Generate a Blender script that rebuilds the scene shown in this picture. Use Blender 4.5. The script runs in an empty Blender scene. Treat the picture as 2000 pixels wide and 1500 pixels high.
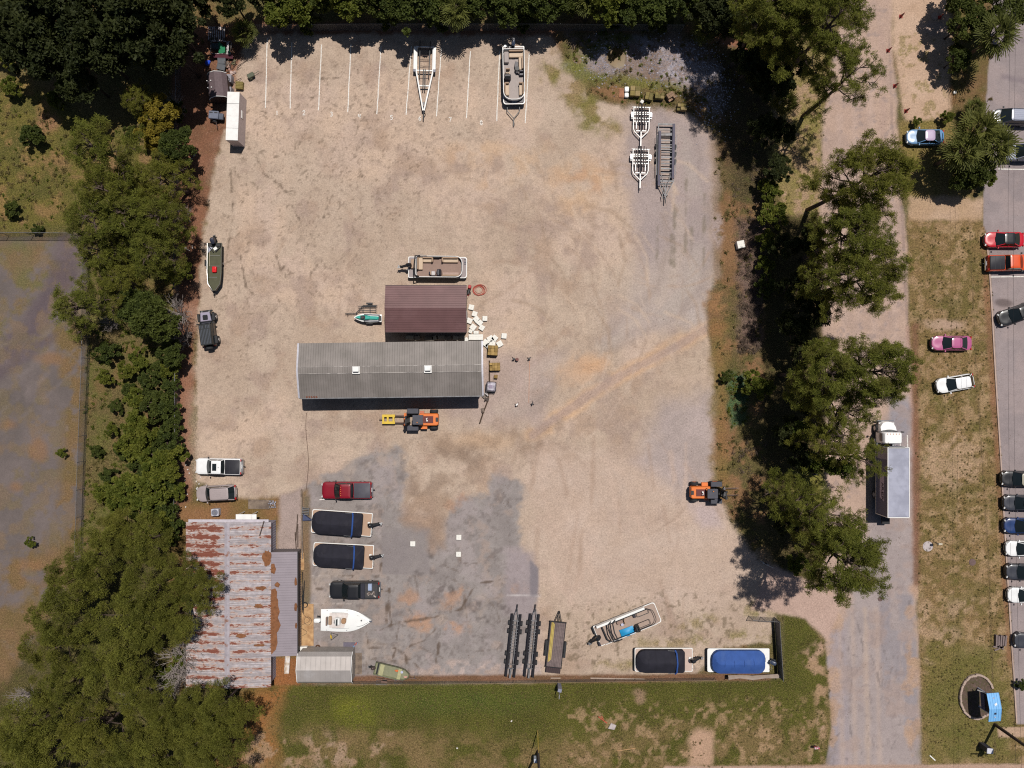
import bpy, math, random
import numpy as np
from mathutils import Vector, Matrix
random.seed(7)
SC = bpy.context.scene
COL = SC.collection
R = math.radians
# ---------------------------------------------------------------- camera, sky, sun, exposure
CAM_H = 90.0            # a drone ninety metres up, looking straight down
cam_d = bpy.data.cameras.new("camera"); cam = bpy.data.objects.new("camera", cam_d); COL.objects.link(cam)
cam.location = (0, 0, CAM_H); cam.rotation_euler = (0, 0, 0)
cam_d.sensor_fit = 'HORIZONTAL'; cam_d.sensor_width = 36.0
cam_d.lens = 18.0 / (62.5 / CAM_H)
cam_d.clip_start = 1.0; cam_d.clip_end = 3000
SC.camera = cam
SUN_DIR = Vector((-0.175, -0.335, -1.0)).normalized()
w = bpy.data.worlds.new("World"); SC.world = w; w.use_nodes = True
nt = w.node_tree; nt.nodes.clear()
sky = nt.nodes.new('ShaderNodeTexSky'); sky.sky_type = 'NISHITA'; sky.sun_disc = False
sky.sun_elevation = math.asin(-SUN_DIR.z); sky.sun_rotation = math.atan2(-SUN_DIR.x, -SUN_DIR.y)
bg = nt.nodes.new('ShaderNodeBackground'); bg.inputs[1].default_value = 0.05
wo = nt.nodes.new('ShaderNodeOutputWorld')
nt.links.new(sky.outputs[0], bg.inputs[0]); nt.links.new(bg.outputs[0], wo.inputs[0])
sd = bpy.data.lights.new("sun", 'SUN'); sd.energy = 5.0; sd.angle = R(0.5); sd.color = (1.0, 0.955, 0.89)
so = bpy.data.objects.new("sun", sd); COL.objects.link(so); so.location = (30, 60, 200)
so.rotation_euler = SUN_DIR.to_track_quat('-Z', 'Y').to_euler()
SC.view_settings.view_transform = 'Standard'; SC.view_settings.look = 'None'
SC.view_settings.exposure = -0.2; SC.view_settings.gamma = 1.0
SC.render.engine = 'CYCLES'
SC.cycles.max_bounces = 5; SC.cycles.diffuse_bounces = 1; SC.cycles.glossy_bounces = 3
SC.cycles.transparent_max_bounces = 6
SC.cycles.use_denoising = False; SC.cycles.filter_width = 1.15; SC.cycles.sample_clamp_indirect = 3.0; SC.cycles.caustics_reflective = False; SC.cycles.caustics_refractive = False
# ---------------------------------------------------------------- helpers
def gp(px, py, h=0.0, z=0.0):
    "ground point under something seen at photo pixel (px,py) at height h"
    k = (CAM_H - h) / CAM_H / 16.0
    return Vector(((px - 1000) * k, (750 - py) * k, z))
def ml(n, h=0.0): return n / 16.0 * (CAM_H - h) / CAM_H
def lin(r, g, b):
    f = lambda c: (c / 255) / 12.92 if c / 255 < .04045 else (((c / 255) + .055) / 1.055) ** 2.4
    return (f(r), f(g), f(b))
KI = (1.33, 1.33, 1.24)
def A(r, g, b): return tuple(min(.82, c / k) for c, k in zip(lin(r, g, b), KI))
class MB:
    def __init__(s): s.v = []; s.f = []
    def add(s, vs, fs):
        o = len(s.v); s.v += [tuple(p) for p in vs]; s.f += [tuple(i + o for i in f) for f in fs]; return s
    def box(s, c, d, rz=0, rx=0, ry=0, top=1.0):
        m = Matrix.Translation(c) @ Matrix.Rotation(rz, 4, 'Z') @ Matrix.Rotation(ry, 4, 'Y') @ Matrix.Rotation(rx, 4, 'X')
        x, y, z = d[0] / 2, d[1] / 2, d[2] / 2; t = top
        vs = [(-x, -y, -z), (x, -y, -z), (x, y, -z), (-x, y, -z), (-x * t, -y * t, z), (x * t, -y * t, z), (x * t, y * t, z), (-x * t, y * t, z)]
        return s.add([m @ Vector(p) for p in vs], [(0, 3, 2, 1), (4, 5, 6, 7), (0, 1, 5, 4), (1, 2, 6, 5), (2, 3, 7, 6), (3, 0, 4, 7)])
    def bar(s, a, b, w, h=None):
        h = h or w; a = Vector(a); b = Vector(b); d = b - a; L = d.length
        if L < 1e-5: return s
        q = d.to_track_quat('X', 'Z').to_matrix().to_4x4(); m = Matrix.Translation((a + b) / 2) @ q
        x, y, z = L / 2, w / 2, h / 2
        vs = [(-x, -y, -z), (x, -y, -z), (x, y, -z), (-x, y, -z), (-x, -y, z), (x, -y, z), (x, y, z), (-x, y, z)]
        return s.add([m @ Vector(p) for p in vs], [(0, 3, 2, 1), (4, 5, 6, 7), (0, 1, 5, 4), (1, 2, 6, 5), (2, 3, 7, 6), (3, 0, 4, 7)])
    def loft(s, rings, cap0=True, cap1=True, closed=True):
        n = len(rings[0]); vs = [p for r in rings for p in r]; fs = []
        for k in range(len(rings) - 1):
            for i in range(n if closed else n - 1):
                j = (i + 1) % n; fs.append((k * n + i, k * n + j, (k + 1) * n + j, (k + 1) * n + i))
        if cap0: fs.append(tuple(reversed(range(n))))
        if cap1: fs.append(tuple((len(rings) - 1) * n + i for i in range(n)))
        return s.add(vs, fs)
    def prism(s, poly, z0, z1, ch=0.0):
        cx = sum(p[0] for p in poly) / len(poly); cy = sum(p[1] for p in poly) / len(poly)
        mx = max(abs(p[0] - cx) for p in poly) or 1; my = max(abs(p[1] - cy) for p in poly) or 1
        rings = [[(p[0], p[1], z0) for p in poly]]
        if ch:
            rings.append([(p[0], p[1], z1 - ch) for p in poly])
            rings.append([(cx + (p[0] - cx) * (1 - ch / mx), cy + (p[1] - cy) * (1 - ch / my), z1) for p in poly])
        else: rings.append([(p[0], p[1], z1) for p in poly])
        return s.loft(rings)
    def tube(s, pts, r, n=6, closed=False):
        pts = [Vector(p) for p in pts]; rings = []; N = len(pts)
        for i, p in enumerate(pts):
            if closed: d = pts[(i + 1) % N] - pts[i - 1]
            else: d = pts[min(i + 1, N - 1)] - pts[max(i - 1, 0)]
            if d.length < 1e-6: d = Vector((0, 0, 1))
            d.normalize(); u = d.cross(Vector((0, 0, 1)))
            if u.length < .05: u = d.cross(Vector((1, 0, 0)))
            u.normalize(); v = d.cross(u); rr = r[i] if isinstance(r, (list, tuple)) else r
            rings.append([p + (u * math.cos(2 * math.pi * k / n) + v * math.sin(2 * math.pi * k / n)) * rr for k in range(n)])
        if closed: rings.append(rings[0])
        return s.loft(rings, not closed, not closed)
    def cyl(s, a, b, r0, r1=None, n=14):
        return s.tube([a, b], [r0, r0 if r1 is None else r1], n)
    def disc(s, c, r, n=16, ry=None):
        ry = ry or r
        return s.add([(c[0] + r * math.cos(2 * math.pi * k / n), c[1] + ry * math.sin(2 * math.pi * k / n), c[2]) for k in range(n)], [tuple(range(n))])
    def blob(s, c, r, n=10, m=6):
        rings = []
        for i in range(1, m):
            t = math.pi * i / m
            rings.append([(c[0] + r[0] * math.sin(t) * math.cos(2 * math.pi * k / n), c[1] + r[1] * math.sin(t) * math.sin(2 * math.pi * k / n), c[2] - r[2] * math.cos(t)) for k in range(n)])
        return s.loft(rings)
    def build(s, name, mat, parent=None, loc=(0, 0, 0), rz=0, smooth=True, ang=38):
        me = bpy.data.meshes.new(name); me.from_pydata(s.v, [], s.f); me.update()
        me.materials.append(mat)
        if smooth:
            me.polygons.foreach_set('use_smooth', [True] * len(me.polygons)); me.set_sharp_from_angle(angle=R(ang))
        o = bpy.data.objects.new(name, me); COL.objects.link(o); o.location = loc; o.rotation_euler = (0, 0, rz)
        if parent is not None: o.parent = parent
        return o
def rrect(L, W, r, n=5, rf=None, cx=0, cy=0):
    "rounded rectangle CCW, rf = radius at the +x end"
    rf = r if rf is None else rf; pts = []
    for sx, sy, rr, a0 in ((1, -1, rf, -90), (1, 1, rf, 0), (-1, 1, r, 90), (-1, -1, r, 180)):
        for k in range(n + 1):
            a = R(a0 + 90 * k / n); pts.append((cx + sx * (L / 2 - rr) + rr * math.cos(a), cy + sy * (W / 2 - rr) + rr * math.sin(a)))
    return pts
def tag(o, label, cat, group=None, kind=None):
    o['label'] = label; o['category'] = cat
    if group: o['group'] = group
    if kind: o['kind'] = kind
    return o
def thing(name, label, cat, loc, rz=0, group=None, scale=None):
    o = bpy.data.objects.new(name, None); COL.objects.link(o); o.empty_display_size = .3
    o.location = loc; o.rotation_euler = (0, 0, rz)
    if scale: o.scale = scale if isinstance(scale, (tuple, list)) else (scale,) * 3
    return tag(o, label, cat, group)
def solo(name, mb, mat, label, cat, loc=(0, 0, 0), rz=0, group=None, smooth=True):
    return tag(mb.build(name, mat, None, loc, rz, smooth), label, cat, group)
def dup(root, loc, rz, label=None, scale=None, group=None):
    r = root.copy(); COL.objects.link(r); r.location = loc; r.rotation_euler = (0, 0, rz)
    if label: r['label'] = label
    if group: r['group'] = group
    if scale: r.scale = scale if isinstance(scale, (tuple, list)) else (scale,) * 3
    for ch in list(root.children):
        c = ch.copy(); COL.objects.link(c); c.parent = r
        for g in list(ch.children):
            d = g.copy(); COL.objects.link(d); d.parent = c
    return r
# ---------------------------------------------------------------- materials
def newmat(name):
    m = bpy.data.materials.new(name); m.use_nodes = True; t = m.node_tree; t.nodes.clear()
    out = t.nodes.new('ShaderNodeOutputMaterial'); b = t.nodes.new('ShaderNodeBsdfPrincipled'); t.links.new(b.outputs[0], out.inputs[0])
    return m, t, b
def N(t, kind, **kw):
    n = t.nodes.new(kind)
    for k, v in kw.items(): setattr(n, k, v)
    return n
def noise(t, co, scale, detail=3, rough=.55):
    n = N(t, 'ShaderNodeTexNoise'); n.inputs['Scale'].default_value = scale; n.inputs['Detail'].default_value = detail; n.inputs['Roughness'].default_value = rough
    if co is not None: t.links.new(co, n.inputs['Vector'])
    return n.outputs['Fac']
def mrange(t, v, a, b, c, d):
    n = N(t, 'ShaderNodeMapRange'); t.links.new(v, n.inputs[0])
    for i, x in enumerate((a, b, c, d)): n.inputs[i + 1].default_value = x
    return n.outputs[0]
def mixc(t, fac, a, b, mode='MIX'):
    n = N(t, 'ShaderNodeMix', data_type='RGBA', blend_type=mode)
    for s, x in ((0, fac), (6, a), (7, b)):
        if isinstance(x, (int, float)): n.inputs[s].default_value = x
        elif isinstance(x, tuple): n.inputs[s].default_value = (*x, 1)
        else: t.links.new(x, n.inputs[s])
    return n.outputs[2]
def math_(t, op, a, b=0.0):
    n = N(t, 'ShaderNodeMath', operation=op)
    for i, x in enumerate((a, b)):
        if isinstance(x, (int, float)): n.inputs[i].default_value = x
        else: t.links.new(x, n.inputs[i])
    return n.outputs[0]
_mc = {}
def M(name, c, rough=.6, metal=0.0, var=.12, scale=3.0, bump=0.0, c2=None, spec=.4, coat=0.0, thr=(.4, .65)):
    if name in _mc: return _mc[name]
    m, t, b = newmat(name); co = N(t, 'ShaderNodeTexCoord').outputs['Object']
    n1 = noise(t, co, scale, 4); n2 = noise(t, co, scale * 9, 2)
    dk = tuple(x * (1 - var) for x in c); lt = tuple(min(.9, x * (1 + var)) for x in c)
    col = mixc(t, mrange(t, n1, .3, .7, 0, 1), dk, lt)
    if c2 is not None: col = mixc(t, mrange(t, noise(t, co, scale * .7, 5), thr[0], thr[1], 0, 1), col, c2)
    col = mixc(t, mrange(t, n2, .3, .7, 0, .5 * var), col, tuple(x * .6 for x in c))
    t.links.new(col, b.inputs['Base Color'])
    b.inputs['Roughness'].default_value = rough; b.inputs['Metallic'].default_value = metal
    b.inputs['Specular IOR Level'].default_value = spec
    if coat: b.inputs['Coat Weight'].default_value = coat; b.inputs['Coat Roughness'].default_value = .12
    if bump:
        bp = N(t, 'ShaderNodeBump'); bp.inputs['Strength'].default_value = bump; bp.inputs['Distance'].default_value = .02
        t.links.new(n2, bp.inputs['Height']); t.links.new(bp.outputs[0], b.inputs['Normal'])
    _mc[name] = m; return m
def paint_mat(name, c): return M(name, c, .35, 0.0, .06, 1.5, 0, spec=.5, coat=.45)
WHITE = M('white_gelcoat', (.74, .74, .72), .3, 0, .04, 1.2)
WHITEP = M('white_paint', (.72, .71, .69), .5, 0, .07, 2, c2=(.5, .46, .4), thr=(.62, .8))
WMET = M('white_metal', (.72, .71, .69), .4, 0, .06, 2)
ALU = M('aluminium', (.5, .5, .5), .35, .75, .1, 4)
GALV = M('galvanised_steel', (.17, .17, .18), .55, .2, .18, 3, c2=(.11, .105, .105))
BLACKM = M('black_metal', (.018, .018, .02), .42, .1, .2, 4)
RUBBER = M('rubber', (.022, .022, .024), .85, 0, .2, 6, .2)
RIM = M('wheel_rim', (.45, .45, .46), .35, .6, .1, 4)
GLASS = M('dark_glass', (.012, .017, .019), .06, 0, .1, 1, spec=.6)
CHROME = M('chrome', (.6, .6, .6), .2, .9, .05, 2)
REDL = M('tail_lamp', (.35, .01, .01), .25, 0, .1, 3)
LAMP = M('head_lamp', (.7, .7, .68), .15, .3, .1, 3)
BLKP = M('black_plastic', (.02, .02, .022), .5, 0, .2, 4)
WOODG = M('grey_timber', A(150, 132, 112), .85, 0, .2, 2, .3, c2=A(110, 95, 82))
WOODT = M('raw_timber', A(205, 165, 115), .8, 0, .14, 2, .2, c2=A(170, 128, 85))
FOAM = M('white_foam', (.70, .68, .63), .8, 0, .07, 4, .15, c2=(.55, .52, .46), thr=(.6, .8))
# ---------------------------------------------------------------- ground: one sheet, painted zone by zone
_rs = np.random.RandomState(3); _T = _rs.rand(256, 256).astype(np.float32)
def vnoise(x, y, seed=0):
    x = x + seed * 17.31; y = y + seed * 7.77
    xi = np.floor(x).astype(np.int64); yi = np.floor(y).astype(np.int64); fx = x - xi; fy = y - yi
    fx = fx * fx * (3 - 2 * fx); fy = fy * fy * (3 - 2 * fy)
    a = _T[xi & 255, yi & 255]; b = _T[(xi + 1) & 255, yi & 255]; c = _T[xi & 255, (yi + 1) & 255]; d = _T[(xi + 1) & 255, (yi + 1) & 255]
    return (a * (1 - fx) + b * fx) * (1 - fy) + (c * (1 - fx) + d * fx) * fy
def fbm(x, y, s, o=4, seed=0):
    "fractal noise, s = feature size in photo pixels; about 0..1"
    t = 0; a = .5; tot = 0; x = x / s; y = y / s
    for k in range(o):
        t = t + a * vnoise(x, y, seed + k * 3); tot += a; a *= .55; x = x * 2.03 + 11.3; y = y * 2.03 + 5.1
    return t / tot
def smooth(e0, e1, v):
    t = np.clip((v - e0) / (e1 - e0), 0, 1); return t * t * (3 - 2 * t)
GX0, GX1, GY0, GY1, GS = -68.0, 68.0, -52.0, 52.0, .17
nx = int((GX1 - GX0) / GS) + 1; ny = int((GY1 - GY0) / GS) + 1
gx = np.linspace(GX0, GX1, nx); gy = np.linspace(GY0, GY1, ny)
XX, YY = np.meshgrid(gx, gy); PX = (1000 + 16 * XX).ravel(); PY = (750 - 16 * YY).ravel()
albedo = np.zeros((nx * ny, 3), np.float32); zone = np.zeros((nx * ny, 3), np.float32); owner = np.zeros(nx * ny, np.int32)
OWN = ['ground', 'yard', 'asphalt_pad', 'road', 'parking_lot', 'lawn', 'neighbouring_lot', 'verge', 'pavement', 'driveway']
def sdf(poly, x, y):
    d = np.full(x.shape, 1e9); ins = np.zeros(x.shape, bool); n = len(poly)
    for i in range(n):
        ax, ay = poly[i]; bx, by = poly[(i + 1) % n]; ex = bx - ax; ey = by - ay
        t = np.clip(((x - ax) * ex + (y - ay) * ey) / (ex * ex + ey * ey + 1e-9), 0, 1)
        d = np.minimum(d, (x - ax - t * ex) ** 2 + (y - ay - t * ey) ** 2)
        if ay != by:
            c = ((ay > y) != (by > y)) & (x < (bx - ax) * (y - ay) / (by - ay) + ax); ins ^= c
    return np.where(ins, 1, -1) * np.sqrt(d)
def sdline(pts, x, y):
    d = np.full(x.shape, 1e9)
    for (ax, ay), (bx, by) in zip(pts[:-1], pts[1:]):
        ex = bx - ax; ey = by - ay; t = np.clip(((x - ax) * ex + (y - ay) * ey) / (ex * ex + ey * ey + 1e-9), 0, 1)
        d = np.minimum(d, (x - ax - t * ex) ** 2 + (y - ay - t * ey) ** 2)
    return np.sqrt(d)
_sd = [0]
def put(shape, c1, c2=None, soft=4, amp=6, ns=40, st=1.0, z=None, own=None, edge_s=22, thr=None, pats=30):
    """shape: ('p',poly) ('e',cx,cy,rx,ry,rot) ('l',pts,halfwidth); colours as sunlit sRGB; thr=(a,b) breaks it into patches"""
    _sd[0] += 1; sd_ = _sd[0]
    k = shape[0]
    if k == 'p': q = np.array(shape[1]); x0, y0 = q.min(0); x1, y1 = q.max(0)
    elif k == 'e': rr = max(shape[3], shape[4]); x0, x1, y0, y1 = shape[1] - rr, shape[1] + rr, shape[2] - rr, shape[2] + rr
    else: q = np.array(shape[1]); x0, y0 = q.min(0) - shape[2]; x1, y1 = q.max(0) + shape[2]
    pad = soft + amp + 4
    ix = np.nonzero((PX > x0 - pad) & (PX < x1 + pad) & (PY > y0 - pad) & (PY < y1 + pad))[0]
    if not len(ix): return
    x = PX[ix]; y = PY[ix]
    if k == 'p': d = sdf(shape[1], x, y)
    elif k == 'e':
        a = R(shape[5] if len(shape) > 5 else 0); ux = (x - shape[1]) * math.cos(a) + (y - shape[2]) * math.sin(a); uy = -(x - shape[1]) * math.sin(a) + (y - shape[2]) * math.cos(a)
        d = (1 - np.sqrt((ux / shape[3]) ** 2 + (uy / shape[4]) ** 2)) * min(shape[3], shape[4])
    else: d = shape[2] - sdline(shape[1], x, y)
    if amp: d = d + amp * 2.2 * (fbm(x, y, edge_s, 4, sd_) - .5)
    m = smooth(-soft, soft, d) * st
    if thr: m = m * smooth(thr[0], thr[1], fbm(x, y, pats, 5, sd_ + 40))
    n = smooth(.25, .75, fbm(x, y, ns, 5, sd_ + 9)); c1 = np.array(A(*c1)); c2 = np.array(A(*(c2 or c1 * 0))) if c2 else c1
    c = c1[None] * (1 - n[:, None]) + c2[None] * n[:, None]
    albedo[ix] = albedo[ix] * (1 - m[:, None]) + c * m[:, None]
    if z is not None: zone[ix] = zone[ix] * (1 - m[:, None]) + np.array(z)[None] * m[:, None]
    if own is not None: owner[ix[m > .5 * st]] = OWN.index(own)
G_, S_, P_, L_ = (1, 0, 0), (0, 0, 0), (0, 1, 0), (.35, 0, 1)
BIG = ('p', [(-200, -200), (2200, -200), (2200, 1700), (-200, 1700)])
put(BIG, (84, 82, 46), (112, 98, 62), z=G_, own='ground', ns=60)
put(BIG, (120, 98, 62), (128, 88, 60), z=G_, thr=(.5, .7), pats=50, st=.7)
# rough meadow upper left
MEADOW = [(-80, 150), (60, 160), (140, 220), (250, 250), (345, 330), (345, 480), (140, 455), (-80, 455)]
put(('p', MEADOW), (104, 96, 44), (84, 82, 38), z=G_, soft=20, ns=24)
put(('p', MEADOW), (134, 104, 72), (140, 112, 66), z=G_, soft=15, thr=(.5, .68), pats=34, st=.8)
put(('e', 90, 240, 20, 18), (150, 108, 82), soft=10, st=.6)
# neighbouring asphalt lot, left
NLOT = [(-100, 462), (150, 462), (174, 492), (166, 1100), (150, 1140), (110, 1220), (60, 1330), (-100, 1350)]
put(('p', NLOT), (119, 108, 102), (107, 98, 92), z=P_, own='neighbouring_lot', soft=3, amp=3, ns=60)
put(('p', [(-100, 470), (140, 465), (150, 640), (60, 700), (-100, 760)]), (122, 100, 72), (108, 102, 66), z=(.6, .3, .3), soft=25, thr=(.42, .6), pats=36)
put(('l', [(-20, 720), (60, 650), (130, 530), (140, 480)], 24), (98, 86, 88), (112, 98, 98), z=(0, .6, .5), soft=16, amp=10, st=.9)
put(('l', [(-20, 745), (60, 690), (130, 640)], 8), (100, 88, 90), soft=6, st=.6)
put(('p', [(-40, 760), (50, 760), (52, 805), (-40, 812)]), (100, 92, 88), (90, 84, 78), z=(0, 1, .4), soft=6, amp=6, st=.5)
put(('p', NLOT), (130, 108, 84), (118, 104, 74), z=(.4, .3, .5), soft=10, amp=6, thr=(.47, .64), pats=26, st=.6)
for k in range(9): put(('l', [(-20, 690 + 22 * k), (60, 640 + 20 * k), (150, 560 + 20 * k)], random.uniform(2, 7)), (104, 95, 93) if k % 2 else (136, 124, 118), soft=5, amp=6, st=.35, thr=(.35, .6), pats=30)
put(('p', [(110, 640), (172, 600), (168, 1100), (140, 1120), (112, 1000), (125, 800)]), (124, 100, 70), (114, 96, 62), z=(.5, .2, .8), soft=14, amp=14, thr=(.36, .52), pats=30)
put(('p', [(-80, 1090), (60, 1070), (150, 1040), (160, 1130), (100, 1240), (40, 1350), (-80, 1400)]), (126, 100, 70), (112, 94, 60), z=(.6, .2, .8), soft=30, amp=20, thr=(.32, .55), pats=40)
for e in ((75, 880, 18, 22), (30, 950, 10, 8), (60, 1105, 26, 9), (18, 830, 12, 8), (95, 700, 22, 10)):
    put(('e',) + e, (140, 106, 74), soft=8, amp=6, st=.7, z=(.5, .2, .6))
# strip between fences, weeds
put(('p', [(175, 480), (345, 440), (350, 1000), (160, 1120)]), (100, 86, 54), (94, 92, 46), z=G_, soft=6, ns=30)
put(('p', [(175, 480), (345, 440), (350, 1000), (160, 1120)]), (128, 100, 66), (116, 88, 58), z=L_, soft=6, thr=(.5, .68), pats=30, st=.55)
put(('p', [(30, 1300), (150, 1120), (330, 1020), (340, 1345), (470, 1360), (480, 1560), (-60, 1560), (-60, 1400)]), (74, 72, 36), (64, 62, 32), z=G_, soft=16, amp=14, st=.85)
# leaf litter strips
LIT = [(335, 60), (470, 40), (1480, 60), (1480, 110), (1100, 110), (560, 96), (490, 120), (470, 200), (430, 300), (400, 420), (392, 560), (380, 700), (375, 860), (372, 1020), (350, 1060), (335, 1000), (345, 500)]
put(('p', LIT), (142, 98, 74), (118, 84, 62), z=L_, soft=8, amp=10)
# the sand and gravel yard
YARD = [(478, 68), (700, 66), (1075, 70), (1095, 105), (1150, 190), (1220, 212), (1345, 215), (1392, 262), (1398, 420), (1396, 540), (1378, 600), (1395, 700), (1402, 800), (1400, 950), (1420, 1010), (1450, 1062), (1490, 1100), (1545, 1150), (1600, 1170), (1612, 1240), (1570, 1205), (1515, 1198), (1500, 1255), (1420, 1262), (1360, 1318), (1240, 1322), (600, 1326), (590, 960), (548, 975), (470, 978), (384, 940), (384, 700), (388, 600), (398, 450), (420, 320), (455, 200)]
put(('p', YARD), (194, 173, 150), (184, 162, 139), z=S_, own='yard', soft=5, amp=7, ns=50, edge_s=14)
put(('p', YARD), (200, 176, 155), (206, 180, 154), soft=40, thr=(.46, .66), pats=120, st=.8)
put(('p', YARD), (168, 146, 130), (176, 150, 126), soft=20, thr=(.52, .74), pats=46, st=.75)
put(('p', YARD), (158, 138, 120), soft=10, thr=(.58, .72), pats=9, st=.4)
put(('p', [(1030, 880), (1380, 880), (1480, 1120), (1440, 1190), (1100, 1180), (1040, 1050)]), (201, 179, 160), (195, 171, 150), soft=40, amp=20, st=.7)
# grey gravel right, gravel by the forklift
put(('p', [(1225, 205), (1340, 215), (1392, 265), (1396, 540), (1380, 590), (1300, 640), (1180, 660), (1250, 560), (1240, 430), (1215, 330)]), (172, 156, 148), (162, 148, 142), z=(0, .25, 0), soft=26, amp=12, st=.9)
put(('e', 1290, 570, 110, 60, -20), (188, 172, 156), soft=30, amp=14, st=.6)
put(('p', [(1290, 790), (1400, 760), (1404, 950), (1330, 960), (1250, 900)]), (182, 166, 158), (168, 154, 146), soft=30, amp=14, st=.85)
put(('p', [(1345, 985), (1405, 985), (1410, 1030), (1370, 1030)]), (190, 172, 166), soft=14, st=.8)
put(('p', [(960, 690), (1100, 690), (1060, 830), (880, 820), (860, 800)]), (182, 162, 150), (170, 150, 136), soft=26, amp=12, st=.8)
for dx, hw, c in ((0, 13, (182, 170, 156)), (26, 8, (150, 136, 126)), (-34, 10, (196, 178, 158)), (-62, 7, (160, 142, 126))):
    put(('l', [(1330 + dx, 260), (1358 + dx, 380), (1366 + dx, 480), (1346 + dx, 560), (1290 + dx, 620), (1200 + dx, 668), (1090 + dx, 720), (1010 + dx, 800)], hw), c, soft=10, amp=10, st=.42, thr=(.3, .55), pats=46)
# yellow and orange sand patches
for e in ((1120, 330, 60, 22, -18), (1150, 372, 48, 18, -40), (1080, 352, 48, 13, -20), (1130, 400, 34, 14, 15), (1000, 330, 60, 20, -25), (940, 300, 60, 18, 0), (1160, 345, 40, 12, 5)):
    put(('e',) + e, (204, 172, 136), (198, 162, 126), soft=14, amp=16, st=.55, thr=(.34, .58), pats=26)
for e in ((1128, 345, 30, 9, -20), (1165, 360, 22, 8, 60)): put(('e',) + e, (192, 146, 108), soft=8, amp=10, st=.45)
put(('e', 1130, 722, 52, 26, -22), (212, 174, 134), (204, 168, 134), soft=20, amp=16, st=.7, thr=(.3, .55), pats=30)
put(('e', 1160, 712, 24, 12, -20), (212, 164, 118), soft=10, amp=10, st=.55)
put(('e', 930, 860, 60, 14, 0), (206, 172, 136), soft=16, amp=10, st=.6)
# dirt track across the yard
TR = [(1040, 850), (1110, 800), (1180, 752), (1260, 708), (1330, 672), (1400, 628)]
put(('l', TR, 15), (212, 174, 134), (200, 166, 132), soft=8, amp=8, st=.8, thr=(.25, .5), pats=30)
put(('l', TR, 8), (182, 158, 142), (172, 150, 136), soft=5, amp=5, st=.7)
for off in (-5, 0, 5): put(('l', [(x + off * .4, y + off) for x, y in TR], .8), (164, 138, 122), soft=1.6, amp=2, st=.4)
put(('e', 1360, 620, 30, 16, -30), (186, 174, 164), soft=12, amp=8, st=.7)
# curved tyre marks
for cx, cy, r, a0, a1 in ((1000, 640, 190, -80, 10), (1000, 640, 225, -75, 5), (1020, 600, 250, -40, 30), (980, 660, 150, -100, -10), (900, 620, 240, 180, 290), (1320, 430, 130, 40, 130), (1310, 470, 150, 30, 120), (1290, 460, 100, 20, 120), (840, 330, 280, 20, 80), (700, 560, 170, 200, 300)):
    pts = [(cx + r * math.cos(R(a0 + (a1 - a0) * k / 14)), cy + r * math.sin(R(a0 + (a1 - a0) * k / 14))) for k in range(15)]
    put(('l', pts, 2.4), (166, 142, 122), (178, 150, 124), soft=3, amp=3, st=.45, thr=(.35, .6), pats=40)
for k in range(46):
    x = random.uniform(980, 1380); y = random.uniform(280, 620); a = R(random.gauss(40, 22)); L = random.uniform(30, 110)
    put(('l', [(x, y), (x + L * .5 * math.cos(a), y + L * .5 * math.sin(a)), (x + L * math.cos(a + .25), y + L * math.sin(a + .25))], random.uniform(1, 3.5)), (164, 140, 116) if k % 2 else (208, 184, 158), soft=3, amp=2.5, st=.42)
for k in range(40):
    x = random.uniform(960, 1350); y = random.uniform(830, 1180); a = R(random.gauss(90, 25)); L = random.uniform(40, 130)
    put(('l', [(x, y), (x + L * math.cos(a), y + L * math.sin(a))], random.uniform(1.5, 5)), (170, 144, 122) if k % 2 else (206, 180, 158), soft=4, amp=3, st=.4)
for px_, y0, y1 in ((1285, 430, 540), (1318, 400, 520), (1340, 350, 520), (1376, 380, 520), (1312, 460, 530), (1352, 420, 500)):
    put(('l', [(px_, y0), (px_ - 2, y1)], 2.5), (122, 112, 92), soft=3, amp=4, st=.6, thr=(.35, .6), pats=16)
for k in range(60):
    cx, cy = random.choice(((960, 660), (980, 640), (1300, 440), (1010, 560), (1150, 480), (900, 700), (1200, 900), (1000, 1000))); r = random.uniform(70, 330); a0 = random.uniform(-100, 60); sp_ = random.uniform(25, 80)
    pts = [(cx + r * math.cos(R(a0 + sp_ * k2 / 9)), cy + r * .9 * math.sin(R(a0 + sp_ * k2 / 9))) for k2 in range(10)]
    if all(980 < p[0] < 1380 and 270 < p[1] < 1180 for p in pts):
        for dr in (0, 3.2): put(('l', [(x + dr * .7, y + dr * .7) for x, y in pts], .8), (156, 132, 112) if k % 3 else (212, 190, 168), soft=1.9, amp=1.8, st=.26, thr=(.36, .58), pats=18)
# weathered specks and old cracks in the north-west of the yard
put(('p', [(480, 100), (1000, 120), (950, 250), (760, 480), (700, 560), (560, 640), (480, 960), (400, 700), (410, 420)]), (118, 100, 82), (134, 114, 96), soft=30, thr=(.66, .74), pats=5.5, st=.55)
for pts in ([(500, 305), (515, 340), (530, 350), (545, 360), (560, 375), (575, 372)], [(600, 150), (640, 155), (660, 152)], [(570, 400), (590, 440), (585, 470)], [(540, 500), (548, 530), (555, 520)], [(470, 500), (480, 560), (500, 580)], [(650, 380), (640, 400), (632, 425)], [(585, 185), (610, 190), (625, 182)], [(700, 200), (725, 210)], [(450, 330), (455, 420), (440, 520)]):
    put(('l', pts, 1.3), (104, 88, 72), soft=1.6, amp=3.5, edge_s=8, st=.75, thr=(.3, .5), pats=14)
for k in range(90):
    x = random.uniform(440, 720); y = random.uniform(190, 620); a = random.uniform(0, 6.28); L = random.uniform(4, 16)
    put(('l', [(x, y), (x + L * math.cos(a), y + L * math.sin(a))], .9), (110, 94, 76), soft=1.6, amp=2, edge_s=6, st=.6)
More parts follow.
